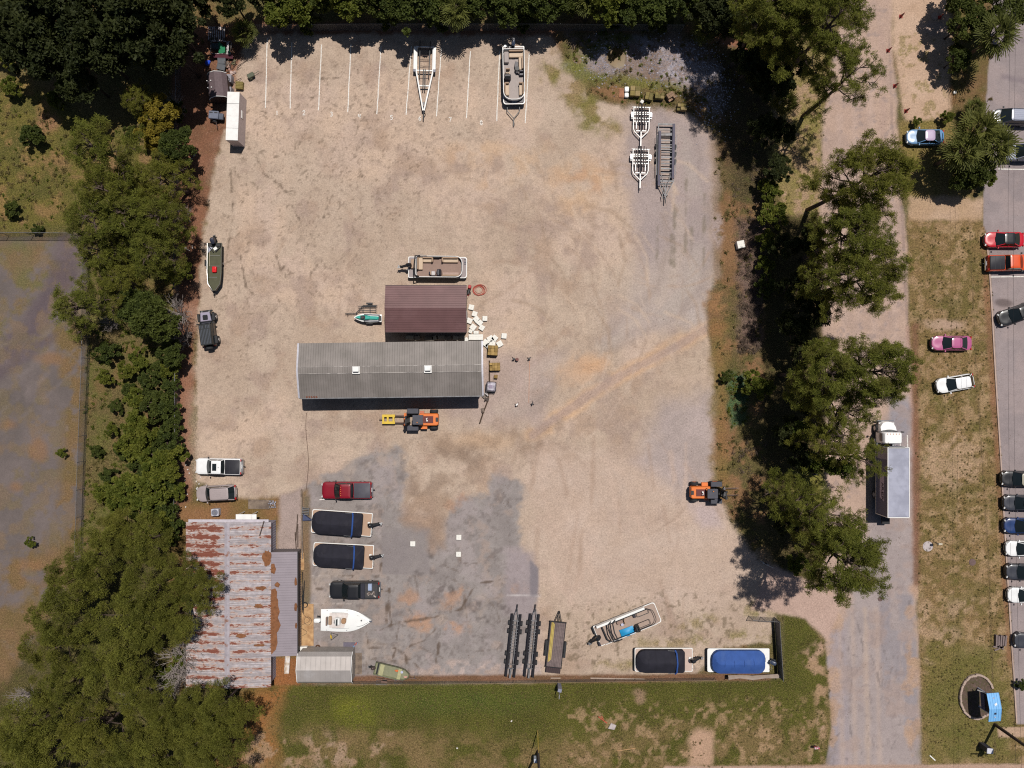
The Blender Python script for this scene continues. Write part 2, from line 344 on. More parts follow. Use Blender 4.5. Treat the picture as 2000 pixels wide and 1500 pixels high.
# dark dirt south of the big shed
put(('p', [(780, 880), (860, 855), (1000, 850), (1090, 830), (1040, 890), (960, 905), (880, 960), (868, 1040), (790, 1040)]), (150, 124, 100), (134, 112, 94), soft=22, amp=22, ns=30, st=.62, thr=(.3, .6), pats=34)
put(('e', 950, 880, 60, 16, -10), (132, 110, 92), soft=18, amp=14, st=.45, thr=(.35, .6), pats=24)
# asphalt pad
PAD = [(597, 955), (640, 930), (700, 900), (735, 880), (775, 876), (795, 900), (790, 960), (782, 1022), (842, 1030), (866, 1070), (875, 1000), (900, 972), (960, 968), (960, 925), (1015, 938), (1030, 962), (1010, 985), (1014, 1028), (1018, 1065), (1040, 1100), (1052, 1160), (1048, 1210), (1044, 1322), (720, 1326), (600, 1326), (592, 1100)]
put(('p', PAD), (157, 148, 140), (144, 135, 128), z=P_, own='asphalt_pad', soft=8, amp=14, ns=28, edge_s=16)
put(('p', PAD), (170, 150, 134), soft=9, amp=8, thr=(.56, .7), pats=26, st=.55)
put(('p', PAD), (118, 108, 102), soft=9, amp=8, thr=(.62, .72), pats=14, st=.6)
put(('p', PAD), (168, 156, 150), soft=20, thr=(.5, .66), pats=40, st=.6, z=P_)
for k in range(26):
    x = random.uniform(700, 1030); y = random.uniform(1060, 1310); a = random.choice((0, 1.57)) + random.gauss(0, .35); L = random.uniform(20, 70)
    put(('l', [(x, y), (x + L * .5 * math.cos(a) + random.uniform(-6, 6), y + L * .5 * math.sin(a)), (x + L * math.cos(a), y + L * math.sin(a))], .8), (104, 90, 78), soft=1.3, amp=3, edge_s=9, st=.6)
put(('p', PAD), (186, 168, 150), soft=14, amp=10, thr=(.58, .74), pats=60, st=.5)
put(('p', PAD), (128, 118, 110), soft=6, amp=6, thr=(.6, .68), pats=6, st=.5)
put(('p', [(745, 1030), (838, 1030), (838, 1122), (746, 1122)]), (142, 133, 128), (148, 139, 132), z=P_, soft=1.2, amp=.6)
put(('p', [(990, 1070), (1040, 1080), (1050, 1160), (1044, 1210), (985, 1200)]), (164, 150, 148), z=P_, soft=10, amp=5, st=.6)
put(('p', [(1034, 1090), (1052, 1110), (1050, 1165), (1036, 1165)]), (134, 126, 126), z=P_, soft=3, amp=2)
put(('p', [(784, 1000), (866, 1010), (872, 1075), (842, 1072), (838, 1034), (786, 1028)]), (160, 134, 112), (146, 126, 108), z=S_, soft=12, amp=12, st=.75)
for e in ((880, 985, 16, 10, -40), (800, 1168, 16, 14), (885, 1170, 26, 14, -35), (815, 1215, 32, 16, 15), (890, 1225, 18, 8), (1010, 1145, 8, 6), (905, 970, 12, 8)):
    put(('e',) + e, (188, 146, 114), (166, 134, 110), z=S_, soft=7, amp=10, edge_s=12, st=.7, thr=(.3, .5), pats=14)
for e in ((842, 1081, 6, 6), (856, 1138, 7, 6), (848, 1170, 14, 10, -40), (930, 1182, 18, 12), (870, 1150, 22, 10), (820, 1120, 5, 4), (945, 1210, 14, 8), (975, 1190, 26, 12, 20)):
    put(('e',) + e, (92, 82, 76), soft=5, amp=7, edge_s=9, st=.6, thr=(.35, .6), pats=10)
for pts in ([(762, 1150), (758, 1180), (765, 1220), (790, 1215)], [(790, 1215), (850, 1205), (900, 1190)], [(765, 1220), (740, 1232), (726, 1230)], [(770, 1265), (790, 1275), (800, 1320)], [(780, 1215), (772, 1270), (762, 1300)], [(800, 1262), (830, 1250), (850, 1230)], [(850, 1300), (860, 1240)], [(715, 1235), (720, 1265), (722, 1300)], [(770, 1265), (805, 1290), (830, 1318)], [(900, 1190), (930, 1140), (990, 1130)], [(618, 1150), (760, 1155)], [(755, 1175), (755, 1225)], [(720, 1265), (770, 1266)], [(660, 1125), (740, 1126), (745, 1100)]):
    put(('l', pts, 1.1), (98, 82, 68), soft=1.5, amp=4, edge_s=12, st=.8)
for y in (1125, 1178, 1228): put(('l', [(600, y), (700, y + 1)], 1.0), (196, 184, 172), soft=1, amp=1.5, edge_s=6, st=.7, thr=(.4, .5), pats=9)
put(('l', [(990, 1163), (1056, 1164)], .9), (206, 198, 190), soft=1, amp=.8, st=.8)
put(('p', [(880, 1290), (1060, 1296), (1060, 1322), (760, 1322)]), (190, 172, 160), (160, 140, 124), z=(0, 0, .6), soft=7, amp=7, thr=(.4, .55), pats=10)
# lane beside the old house, its dry garden
put(('p', [(350, 985), (470, 972), (560, 968), (600, 955), (592, 1200), (605, 1330), (340, 1345), (330, 1100)]), (142, 104, 70), (120, 98, 58), z=L_, own='ground', soft=8, amp=8)
put(('p', [(548, 968), (592, 950), (586, 1082), (540, 1082)]), (178, 158, 146), (166, 148, 136), z=S_, own='yard', soft=6, amp=4)
put(('p', [(592, 968), (606, 968), (606, 1326), (590, 1326)]), (132, 108, 82), (120, 106, 84), z=(.4, .4, .6), soft=4, amp=3)
put(('p', [(520, 1284), (585, 1284), (585, 1338), (520, 1338)]), (150, 98, 58), (140, 92, 56), z=L_, soft=4, amp=3)
# ditch and scrub north-east
SCR = [(1080, 62), (1330, 60), (1440, 100), (1500, 190), (1520, 400), (1500, 700), (1500, 1060), (1470, 1080), (1420, 1000), (1400, 950), (1404, 800), (1398, 700), (1380, 605), (1400, 540), (1398, 270), (1350, 218), (1220, 205), (1150, 182), (1095, 100)]
put(('p', SCR), (104, 88, 58), (86, 80, 44), z=G_, soft=8, amp=9, ns=22)
put(('p', SCR), (142, 106, 74), (128, 96, 66), z=L_, soft=8, thr=(.47, .62), pats=30, st=.85)
put(('p', [(1110, 70), (1330, 66), (1420, 130), (1440, 210), (1395, 200), (1330, 170), (1220, 150), (1130, 150)]), (150, 132, 122), (126, 108, 94), z=(.2, .2, 1), soft=14, amp=14)
for e in ((1130, 118, 26, 18), (1170, 92, 24, 10), (1215, 75, 30, 8), (1130, 140, 36, 14, 25), (1240, 160, 90, 10, 8)): put(('e',) + e, (92, 102, 50), (112, 112, 52), z=G_, soft=8, amp=8, st=.8)
for e in ((1180, 120, 34, 26), (1290, 105, 60, 22, 20), (1330, 140, 44, 24, 20), (1380, 150, 40, 26), (1400, 200, 22, 30), (1105, 135, 10, 8)): put(('e',) + e, (182, 176, 178), (146, 134, 128), z=(0, .2, 1), soft=10, amp=10, st=.8, thr=(.38, .54), pats=10)
put(('p', [(1080, 95), (1130, 140), (1180, 210), (1215, 260), (1150, 260), (1100, 190), (1060, 150)]), (150, 128, 92), (118, 112, 58), z=(.7, 0, .4), soft=16, amp=18, thr=(.35, .6), pats=26)
put(('p', [(1400, 540), (1412, 570), (1415, 610), (1385, 612), (1376, 592)]), (152, 114, 76), soft=10, amp=12, edge_s=12, st=.8, thr=(.3, .5), pats=12)
put(('l', [(1395, 260), (1402, 540)], 8), (142, 120, 96), (160, 138, 122), z=(.2, 0, .8), soft=8, amp=8, st=.8)
put(('l', [(1404, 640), (1408, 960)], 16), (140, 104, 66), (120, 104, 58), z=(.7, 0, .5), soft=10, amp=12, st=.85)
put(('p', [(1425, 725), (1462, 725), (1458, 820), (1428, 840), (1420, 780)]), (62, 84, 60), (70, 92, 56), z=G_, soft=8, amp=8)
put(('p', [(1400, 90), (1500, 120), (1530, 200), (1520, 380), (1440, 400), (1400, 260)]), (78, 66, 46), (64, 58, 38), z=G_, soft=22, amp=18, st=.85)  # ground colour darkened to deepen the tall pine's shadow
put(('p', [(1440, 430), (1495, 430), (1490, 680), (1442, 680)]), (112, 92, 82), (96, 78, 68), z=(1, 0, .6), soft=12, amp=10)
put(('e', 1400, 450, 12, 22), (168, 150, 140), soft=8, amp=8, thr=(.4, .55), pats=8)
for e in ((1360, 1215, 30, 10, -15), (1350, 1250, 20, 8, 0), (1290, 1255, 40, 9, 0), (1215, 1300, 40, 10, 0), (1450, 1240, 30, 8), (1480, 1190, 40, 16, 0), (1310, 1300, 20, 8, 0)): put(('e',) + e, (124, 118, 62), (140, 122, 80), z=G_, soft=9, amp=10, st=.75, thr=(.36, .52), pats=14)
put(('p', [(1060, 1190), (1320, 1150), (1480, 1180), (1440, 1262), (1350, 1310), (1100, 1315)]), (124, 108, 86), soft=20, thr=(.6, .68), pats=8, st=.7)
put(('l', [(600, 1327), (1240, 1324), (1500, 1322)], 7), (126, 92, 70), (112, 84, 60), z=L_, own='ground', soft=3, amp=2)
# strip of grass between trees and road
put(('p', [(1525, 90), (1612, 90), (1604, 420), (1540, 430), (1500, 300)]), (128, 118, 64), (142, 124, 82), z=G_, own='verge', soft=7, amp=6, ns=20)
put(('p', [(1525, 90), (1612, 90), (1604, 420), (1540, 430), (1500, 300)]), (172, 142, 116), (158, 130, 94), z=(.6, 0, .5), soft=7, thr=(.5, .64), pats=15, st=.8)
put(('p', [(1500, 420), (1604, 420), (1615, 700), (1612, 1010), (1596, 1150), (1540, 1140), (1495, 1060), (1490, 700)]), (78, 68, 42), (66, 60, 34), z=G_, own='verge', soft=8, amp=8, ns=22)  # dark undergrowth, its colour lowered further for the shade of the pines
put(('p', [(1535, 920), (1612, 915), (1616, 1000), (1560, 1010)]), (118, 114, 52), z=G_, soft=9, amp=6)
# the road
ROADL = [(1692, -80), (1640, 60), (1624, 130), (1606, 230), (1602, 420), (1606, 600), (1612, 800), (1610, 1000), (1604, 1140), (1590, 1180), (1612, 1240), (1618, 1330), (1624, 1420), (1616, 1500), (1600, 1600)]
ROADR = [(1800, 1600), (1796, 1480), (1798, 1400), (1794, 1300), (1790, 1200), (1786, 1000), (1784, 800), (1774, 640), (1772, 480), (1762, 400), (1755, 250), (1746, 120), (1742, 40), (1756, -80)]
ROAD = ROADL + ROADR
put(('p', ROAD), (190, 163, 142), (183, 157, 138), z=(0, .35, 0), own='road', soft=5, amp=4, ns=60)
put(('p', [(1738, 770), (1782, 770), (1790, 1290), (1798, 1500), (1660, 1500), (1630, 1300), (1660, 1180), (1700, 1010)]), (168, 156, 150), (158, 147, 142), z=P_, soft=10, amp=8, st=.9)
put(('p', [(1740, 770), (1778, 790), (1780, 830), (1742, 900), (1738, 860)]), (150, 144, 146), z=P_, soft=5, amp=2, st=.8)
put(('p', [(1640, 1220), (1622, 1240), (1618, 1320), (1640, 1460), (1630, 1500), (1606, 1500), (1622, 1420), (1612, 1260)]), (150, 142, 144), z=P_, soft=6, amp=3, st=.9)
put(('p', [(1616, 1240), (1650, 1216), (1660, 1500), (1628, 1500)]), (160, 150, 150), z=P_, soft=8, amp=4, st=.8)
for q in ([(1752, 1160), (1784, 1160), (1786, 1205), (1756, 1212)], [(1762, 1240), (1790, 1245), (1792, 1290), (1766, 1282)], [(1760, 1282), (1792, 1284), (1790, 1330), (1764, 1325)], [(1764, 1340), (1794, 1340), (1788, 1440), (1768, 1440)], [(1718, 1165), (1738, 1160), (1742, 1350), (1722, 1350)], [(1740, 1230), (1760, 1232), (1758, 1330), (1740, 1320)]):
    put(('p', q), (146, 138, 138), (154, 146, 144), z=P_, soft=3, amp=4, edge_s=10, st=.8)
for x in (1665, 1690, 1712, 1640): put(('l', [(x, 1190), (x + 6, 1500)], 4), (190, 168, 150) if x != 1690 else (196, 172, 148), soft=5, amp=4, st=.5)
for x, y0, y1 in ((1640, 230, 660), (1668, 100, 760), (1700, 150, 800), (1722, 60, 640), (1740, 250, 720)): put(('l', [(x, y0), (x + 10, y1)], 5), (176, 150, 136) if x % 4 else (198, 174, 158), soft=7, amp=4, st=.4)
put(('l', [(1736, 60), (1742, 240), (1762, 420), (1772, 640)], 1.6), (142, 122, 112), soft=2, amp=3, st=.6)
put(('l', [(1776, 640), (1790, 1000), (1790, 1150)], 6), (184, 150, 132), (150, 112, 92), z=L_, soft=5, amp=6, st=.7)
put(('p', [(1735, 870), (1745, 840), (1742, 920), (1735, 930)]), (196, 150, 110), soft=4, amp=2, st=.7)
for k in range(26):
    x = random.uniform(1625, 1780); y = random.uniform(1170, 1490); put(('l', [(x, y), (x + random.uniform(-14, 14), y + random.uniform(10, 60)), (x + random.uniform(-20, 20), y + random.uniform(40, 110))], .8), (118, 108, 104), soft=1.4, amp=3, edge_s=10, st=.6, thr=(.38, .55), pats=14)
for k in range(30):
    x = random.choice((random.uniform(1608, 1632), random.uniform(1770, 1796))); y = random.uniform(1160, 1495); put(('e', x, y, random.uniform(5, 16), random.uniform(6, 22)), (188, 158, 132), (170, 140, 114), soft=4, amp=8, edge_s=9, st=.75, z=(.1, 0, .3))
put(('p', ROAD), (170, 148, 134), soft=10, amp=6, thr=(.55, .7), pats=36, st=.5)
put(('p', ROAD), (146, 132, 126), soft=10, amp=6, thr=(.64, .72), pats=12, st=.45)
# driveway into the yard
put(('p', [(1500, 1100), (1560, 1130), (1610, 1150), (1640, 1180), (1618, 1250), (1570, 1210), (1515, 1196), (1470, 1190)]), (194, 166, 148), (186, 158, 140), z=S_, own='driveway', soft=6, amp=5)
put(('l', [(1790, 1150), (1820, 1180), (1830, 1240)], 12), (190, 158, 134), (176, 146, 120), z=(.2, 0, .3), soft=8, amp=8)
# right-hand verge with dry grass
VER = [(1772, 420), (1800, 400), (1905, 392), (1935, 500), (1948, 800), (1962, 1050), (1986, 1390), (1985, 1415), (2120, 1420), (2120, 1492), (1800, 1492), (1802, 1380), (1796, 1250), (1790, 1000), (1786, 800), (1776, 640)]
put(('p', VER), (130, 106, 70), (114, 98, 58), z=G_, own='verge', soft=3, amp=3, ns=26)
put(('p', VER), (172, 144, 108), (156, 128, 94), z=(.8, 0, .4), soft=3, thr=(.48, .62), pats=12, st=.75)
put(('p', VER), (100, 92, 46), (86, 82, 40), z=G_, soft=3, thr=(.55, .7), pats=40, st=.6)
put(('p', [(1800, 1255), (1950, 1260), (1985, 1420), (1960, 1490), (1810, 1490)]), (96, 94, 44), (112, 102, 54), z=G_, soft=20, amp=16, st=.85)
put(('e', 1838, 634, 38, 11), (190, 160, 138), (174, 148, 122), z=S_, soft=6, amp=6, st=.9)
for e in ((1840, 1240, 28, 20), (1868, 1190, 34, 12, -20), (1800, 1210, 16, 40), (1812, 1290, 10, 8), (1860, 900, 60, 60)): put(('e',) + e, (184, 154, 124), soft=10, amp=12, st=.6, thr=(.35, .55), pats=16)
put(('l', [(1788, 640), (1790, 1140)], 7), (132, 92, 72), (120, 88, 66), z=L_, soft=5, amp=5, st=.8)
put(('l', [(1893, 430), (1904, 670), (1918, 900), (1931, 1100), (1938, 1300), (1944, 1490)], 1.2), (88, 74, 52), soft=1.6, amp=1.2, st=.7)
put(('p', [(1920, 490), (1940, 620), (1955, 900), (1965, 1100), (1975, 1300), (1968, 1300), (1950, 1000), (1925, 640)]), (142, 100, 72), (130, 96, 70), z=L_, soft=5, amp=4, st=.8)
# sandy lot, top right
put(('p', [(1746, -80), (1870, -80), (1868, 60), (1852, 150), (1856, 210), (1830, 238), (1770, 238), (1758, 200), (1742, 60)]), (200, 171, 144), (190, 160, 132), z=S_, own='ground', soft=6, amp=6)
put(('p', [(1746, 60), (1850, 60), (1850, 230), (1765, 230)]), (140, 126, 76), (150, 128, 92), z=G_, soft=10, thr=(.55, .66), pats=12, st=.7)
put(('p', [(1755, 235), (1870, 235), (1900, 392), (1800, 400), (1772, 380)]), (132, 112, 70), (124, 110, 58), z=G_, own='verge', soft=6, amp=5, ns=20)
put(('p', [(1775, 385), (1925, 385), (1920, 430), (1775, 430)]), (198, 168, 140), (186, 156, 124), z=S_, soft=6, amp=5, st=.85)
put(('p', [(1850, -60), (1945, -60), (1935, 250), (1900, 385), (1870, 250), (1862, 100)]), (118, 92, 62), (98, 90, 48), z=L_, soft=9, amp=9)
put(('e', 1828, 55, 24, 14), (170, 152, 140), soft=6, amp=4, st=.7)
# parking lot far right
LOT = [(1945, -80), (1932, 120), (1922, 250), (1921, 440), (1930, 470), (1940, 620), (1948, 800), (1958, 950), (1970, 1150), (1984, 1385), (1986, 1414), (2120, 1418), (2120, -80)]
put(('p', LOT), (160, 147, 142), (150, 138, 134), z=P_, own='parking_lot', soft=1.5, amp=1.5, ns=50)
put(('p', LOT), (168, 152, 145), soft=6, thr=(.52, .7), pats=50, st=.6, z=P_)
put(('e', 1962, 591, 18, 8, 8), (104, 92, 88), soft=3, amp=2, st=.8)
for y0 in (70, 150): put(('l', [(1960, y0), (2000, y0 + 10)], 5), (120, 108, 112), soft=5, amp=4, st=.5)
put(('p', [(1948, 1421), (2120, 1418), (2120, 1441), (1950, 1440)]), (184, 156, 128), (176, 148, 122), z=S_, own='pavement', soft=1.2, amp=.8)
# bottom lawn and bottom road
LAWN = [(492, 1340), (1500, 1332), (1535, 1325), (1530, 1200), (1572, 1208), (1612, 1262), (1618, 1330), (1624, 1420), (1612, 1494), (1330, 1496), (1200, 1600), (300, 1600), (380, 1490), (420, 1400)]
put(('p', LAWN), (84, 84, 32), (74, 75, 28), z=G_, own='lawn', soft=3, amp=2.5, ns=36)
put(('p', [(492, 1430), (760, 1420), (900, 1440), (1150, 1440), (1250, 1420), (1620, 1400), (1612, 1496), (1330, 1496), (1200, 1600), (300, 1600)]), (132, 108, 74), (112, 96, 58), z=(.9, 0, .3), soft=26, amp=20, st=.8, thr=(.3, .6), pats=26)
put(('p', [(1100, 1380), (1620, 1360), (1612, 1496), (1330, 1496), (1200, 1560), (1100, 1500)]), (178, 146, 112), (160, 130, 98), z=(.5, 0, .3), soft=14, amp=14, thr=(.5, .66), pats=12, st=.6)
put(('p', [(1350, 1430), (1390, 1425), (1392, 1500), (1345, 1500)]), (196, 160, 132), z=S_, soft=10, amp=8, st=.8)
put(('e', 690, 1393, 40, 26), (114, 116, 30), (100, 104, 32), z=G_, soft=18, amp=14, st=.7)
put(('e', 900, 1368, 140, 24), (66, 80, 30), (80, 88, 32), z=G_, soft=22, amp=10, st=.8)
put(('p', [(480, 1345), (560, 1342), (540, 1400), (540, 1500), (490, 1600), (380, 1600), (440, 1420)]), (158, 104, 60), (140, 104, 62), z=L_, soft=22, amp=14, st=.85)
put(('p', [(480, 1430), (760, 1440), (740, 1500), (480, 1500)]), (168, 142, 118), (158, 128, 96), z=(.6, 0, .4), soft=20, amp=16, thr=(.48, .62), pats=22, st=.85)
for e in ((1250, 1368, 9, 9), (1248, 1352, 14, 8)): put(('e',) + e, (150, 122, 98), soft=5, amp=4, st=.8)
put(('p', [(1560, 1280), (1606, 1250), (1616, 1400), (1606, 1440), (1588, 1330)]), (188, 154, 128), (172, 140, 108), z=(.2, 0, .4), soft=10, amp=10, thr=(.4, .55), pats=20, st=.85)
put(('p', [(1300, 1497), (2120, 1491), (2120, 1700), (1100, 1700)]), (182, 152, 130), (174, 146, 126), z=S_, own='pavement', soft=2, amp=1.5)
# puddle beds
put(('e', 1204, 113, 22, 22), (128, 112, 92), soft=5, amp=3)
# fine litter over everything vegetated is done in the shader
def ground_material():
    m, t, b = newmat('ground_surface')
    ca = N(t, 'ShaderNodeVertexColor'); ca.layer_name = 'albedo'; zn = N(t, 'ShaderNodeVertexColor'); zn.layer_name = 'zone'
    sp = N(t, 'ShaderNodeSeparateColor'); t.links.new(zn.outputs[0], sp.inputs[0]); gr, asp, lit = sp.outputs[0], sp.outputs[1], sp.outputs[2]
    co = N(t, 'ShaderNodeTexCoord').outputs['Object']
    n1 = noise(t, co, 5.0, 6, .72); n2 = noise(t, co, 1.3, 5, .6); n3 = noise(t, co, 11.0, 3, .7); n4 = noise(t, co, .45, 4, .6)
    base = ca.outputs[0]
    sand = math_(t, 'MULTIPLY', mrange(t, n1, .3, .7, .74, 1.25), mrange(t, n3, .35, .65, .86, 1.14))
    grass = math_(t, 'MULTIPLY', mrange(t, n1, .34, .66, .42, 1.62), mrange(t, n3, .3, .7, .62, 1.38))
    asph = math_(t, 'MULTIPLY', mrange(t, n1, .3, .7, .90, 1.10), mrange(t, n3, .3, .7, .84, 1.16))
    f = N(t, 'ShaderNodeMix'); t.links.new(gr, f.inputs[0]); t.links.new(sand, f.inputs[2]); t.links.new(grass, f.inputs[3])
    g = N(t, 'ShaderNodeMix'); t.links.new(asp, g.inputs[0]); t.links.new(f.outputs[0], g.inputs[2]); t.links.new(asph, g.inputs[3])
    big = mrange(t, n2, .3, .7, .93, 1.07)
    col = mixc(t, 1.0, base, N(t, 'ShaderNodeCombineColor').outputs[0], 'MULTIPLY'); mn = col.node
    cc = mn.inputs[7].links[0].from_node; fac = math_(t, 'MULTIPLY', g.outputs[0], big)
    for i in range(3): t.links.new(fac, cc.inputs[i])
    # straw and green blades in the grass
    straw = mixc(t, math_(t, 'MULTIPLY', gr, mrange(t, n3, .55, .68, 0, .62)), col, A(190, 160, 112))
    green = mixc(t, math_(t, 'MULTIPLY', gr, mrange(t, n2, .55, .72, 0, .45)), straw, A(84, 92, 34))
    # dry leaves, shells and rubble
    v = N(t, 'ShaderNodeTexVoronoi'); v.inputs['Scale'].default_value = 5.5; t.links.new(co, v.inputs['Vector'])
    fleck = mrange(t, v.outputs['Distance'], .12, .26, 1, 0)
    fl = math_(t, 'MULTIPLY', fleck, mrange(t, noise(t, co, 2.2, 3), .42, .62, 0, 1))
    vc = N(t, 'ShaderNodeSeparateColor'); t.links.new(v.outputs['Color'], vc.inputs[0])
    lc = mixc(t, vc.outputs[0], A(92, 62, 44), A(205, 176, 150))
    col2 = mixc(t, math_(t, 'MULTIPLY', fl, math_(t, 'MULTIPLY', lit, .75)), green, lc)
    # dark specks of stone and twig on the sand
    v2 = N(t, 'ShaderNodeTexVoronoi'); v2.inputs['Scale'].default_value = 2.6; t.links.new(co, v2.inputs['Vector'])
    sk = math_(t, 'MULTIPLY', mrange(t, v2.outputs['Distance'], .07, .19, 1, 0), mrange(t, n4, .46, .62, 0, .8))
    inv = math_(t, 'SUBTRACT', 1.0, gr)
    col3 = mixc(t, math_(t, 'MULTIPLY', sk, inv), col2, A(112, 94, 78))
    t.links.new(col3, b.inputs['Base Color']); b.inputs['Roughness'].default_value = .95; b.inputs['Specular IOR Level'].default_value = .15
    bp = N(t, 'ShaderNodeBump'); bp.inputs['Distance'].default_value = .1
    t.links.new(mrange(t, gr, 0, 1, .22, .7), bp.inputs['Strength']); t.links.new(n1, bp.inputs['Height']); t.links.new(bp.outputs[0], b.inputs['Normal'])
    return m
GMAT = ground_material()
def build_ground():
    idx = np.arange(nx * ny).reshape(ny, nx)
    q = np.stack([idx[:-1, :-1], idx[:-1, 1:], idx[1:, 1:], idx[1:, :-1]], -1).reshape(-1, 4)
    fo = owner.reshape(ny, nx)[:-1, :-1].ravel()
    P3 = np.stack([XX.ravel(), YY.ravel(), np.zeros(nx * ny)], -1)
    for k, nm in enumerate(OWN):
        f = q[fo == k]
        if not len(f): continue
        u, inv = np.unique(f, return_inverse=True); f2 = inv.reshape(-1, 4)
        me = bpy.data.meshes.new(nm); me.vertices.add(len(u)); me.vertices.foreach_set('co', P3[u].ravel().astype(np.float32))
        me.loops.add(f2.size); me.loops.foreach_set('vertex_index', f2.ravel().astype(np.int32))
        me.polygons.add(len(f2)); me.polygons.foreach_set('loop_start', np.arange(0, f2.size, 4, dtype=np.int32))
        me.update()
        a = me.color_attributes.new('albedo', 'FLOAT_COLOR', 'POINT'); a.data.foreach_set('color', np.c_[albedo[u], np.ones(len(u))].ravel().astype(np.float32))
        z = me.color_attributes.new('zone', 'FLOAT_COLOR', 'POINT'); z.data.foreach_set('color', np.c_[zone[u], np.ones(len(u))].ravel().astype(np.float32))
        me.materials.append(GMAT); o = bpy.data.objects.new(nm, me); COL.objects.link(o); o['kind'] = 'structure'
    # the country beyond, out to the horizon
    fm = M('far_land', A(104, 96, 54), .95, 0, .35, .05, 0, c2=A(140, 112, 78))
    mb = MB(); a, b_, c, d, F = gx[0], gx[-1], gy[0], gy[-1], 900
    mb.add([(-F, -F, 0), (F, -F, 0), (F, c, 0), (-F, c, 0)], [(0, 1, 2, 3)]); mb.add([(-F, d, 0), (F, d, 0), (F, F, 0), (-F, F, 0)], [(0, 1, 2, 3)])
    mb.add([(-F, c, 0), (a, c, 0), (a, d, 0), (-F, d, 0)], [(0, 1, 2, 3)]); mb.add([(b_, c, 0), (F, c, 0), (F, d, 0), (b_, d, 0)], [(0, 1, 2, 3)])
    mb.build('terrain', fm, smooth=False)['kind'] = 'structure'
build_ground()
# puddles
wm = M('puddle_water', A(140, 112, 70), .08, 0, .2, .8, 0, c2=A(112, 94, 58), spec=.5)
def blobpoly(cx, cy, rx, ry, seed, n=28):
    rr = random.Random(seed); ph = [rr.uniform(0, 6.28) for _ in range(4)]
    return [tuple(gp(cx + rx * f * math.cos(a), cy + ry * f * math.sin(a)).xy) for k in range(n) for a in [2 * math.pi * k / n] for f in [1 + .10 * math.sin(2 * a + ph[0]) + .07 * math.sin(3 * a + ph[1]) + .05 * math.sin(5 * a + ph[2])]]
for i, (cx, cy, rx, ry) in enumerate(((1204, 113, 19, 19), (1127, 116, 8, 9))):
    mb = MB(); pl = blobpoly(cx, cy, rx, ry, i); mb.add([(x, y, .006) for x, y in reversed(pl)], [tuple(range(len(pl)))])
    o = mb.build('puddle', wm, smooth=False); o['kind'] = 'structure'
# painted bay lines and hand painted numbers
LINEM = M('line_paint', (.66, .64, .6), .8, 0, .15, 6, c2=A(196, 170, 150), thr=(.5, .75))
def strip(mb, pts, w, z=.004):
    pts = [Vector((p[0], p[1], 0)) for p in pts]; L = []; Rr = []
    for i, p in enumerate(pts):
        d = (pts[min(i + 1, len(pts) - 1)] - pts[max(i - 1, 0)]).normalized(); n = Vector((-d.y, d.x, 0)) * w / 2
        L.append((p + n)[:2] + (z,)); Rr.append((p - n)[:2] + (z,))
    n = len(pts); mb.add(L + Rr, [(i, n + i, n + i + 1, i + 1) for i in range(n - 1)]); return mb
LN = [((522, 75), (518.3, 210.8)), ((570, 83), (566.5, 212)), ((628, 87), (622, 215.5)), ((685.5, 87), (679, 219)), ((744.5, 90), (736, 223)), ((803.7, 90), (793, 224)), ((862, 94), (852.5, 227)), ((918.7, 100), (911, 231)), ((975.7, 99), (970, 236.5)), ((1033.5, 104.5), (1026, 240))]
mb = MB()
for a, b in LN:
    pts = [gp(a[0] + (b[0] - a[0]) * t + random.uniform(-.35, .35), a[1] + (b[1] - a[1]) * t) for t in [k / 12 for k in range(13)]]
    strip(mb, pts, .115)
mb.build('bay_lines', LINEM, smooth=False)['kind'] = 'structure'
DG = {'1': [[(.5, 0), (.5, 1)]], '2': [[(.1, .8), (.3, 1), (.7, 1), (.85, .75), (.6, .45), (.1, 0), (.95, .05)]], '3': [[(.1, .9), (.5, 1), (.85, .8), (.45, .55), (.9, .3), (.6, .02), (.1, .08)]], '4': [[(.2, 1), (.15, .5), (.85, .5)], [(.75, 1), (.7, 0)]],
      '5': [[(.9, 1), (.25, 1), (.2, .6), (.6, .62), (.9, .35), (.6, .02), (.1, .06)]], '6': [[(.8, 1), (.35, .75), (.15, .35), (.35, .02), (.75, .05), (.85, .35), (.5, .5), (.2, .35)]], '7': [[(.1, 1), (.9, 1), (.45, 0)]], '8': [[(.5, .52), (.2, .75), (.5, 1), (.8, .75), (.5, .52), (.12, .25), (.5, 0), (.88, .25), (.5, .52)]]}
for ch, x, y in (('1', 541, 220.5), ('2', 593.5, 220.5), ('3', 647.5, 223), ('4', 702, 227), ('5', 764.5, 229.5), ('6', 820, 231), ('7', 879, 233.5), ('8', 940, 239.5)):
    mb = MB(); s = .52 if ch != '8' else .58
    for st in DG[ch]: strip(mb, [gp(x, y) + Vector(((u - .5) * s * .72, (v_ - .5) * s, 0)) for u, v_ in st], .105, .006)
    mb.build('painted_number', LINEM, smooth=False)['kind'] = 'structure'
mb = MB()
for a, b, ww in (((1933, 541), (2010, 540), .12), ((1950, 330), (2010, 331), .12), ((624, 976), (634, 975), .12), ((1772, 850), (1774, 900), .1), ((1757, 850), (1759, 880), .08)):
    strip(mb, [gp(*a), gp(*b)], ww, .005)
mb.build('road_markings', LINEM, smooth=False)['kind'] = 'structure'
# low kerb along the parking lot
mb = MB(); km = M('kerb_concrete', A(192, 168, 150), .9, 0, .14, 2)
K = [(1926, 462), (1934, 560), (1944, 740), (1954, 900), (1964, 1080), (1974, 1240), (1985, 1412)]
for a, b in zip(K[:-1], K[1:]): mb.bar(gp(*a, 0, .05), gp(*b, 0, .05), .16, .12)
mb.build('kerb', km)['kind'] = 'structure'
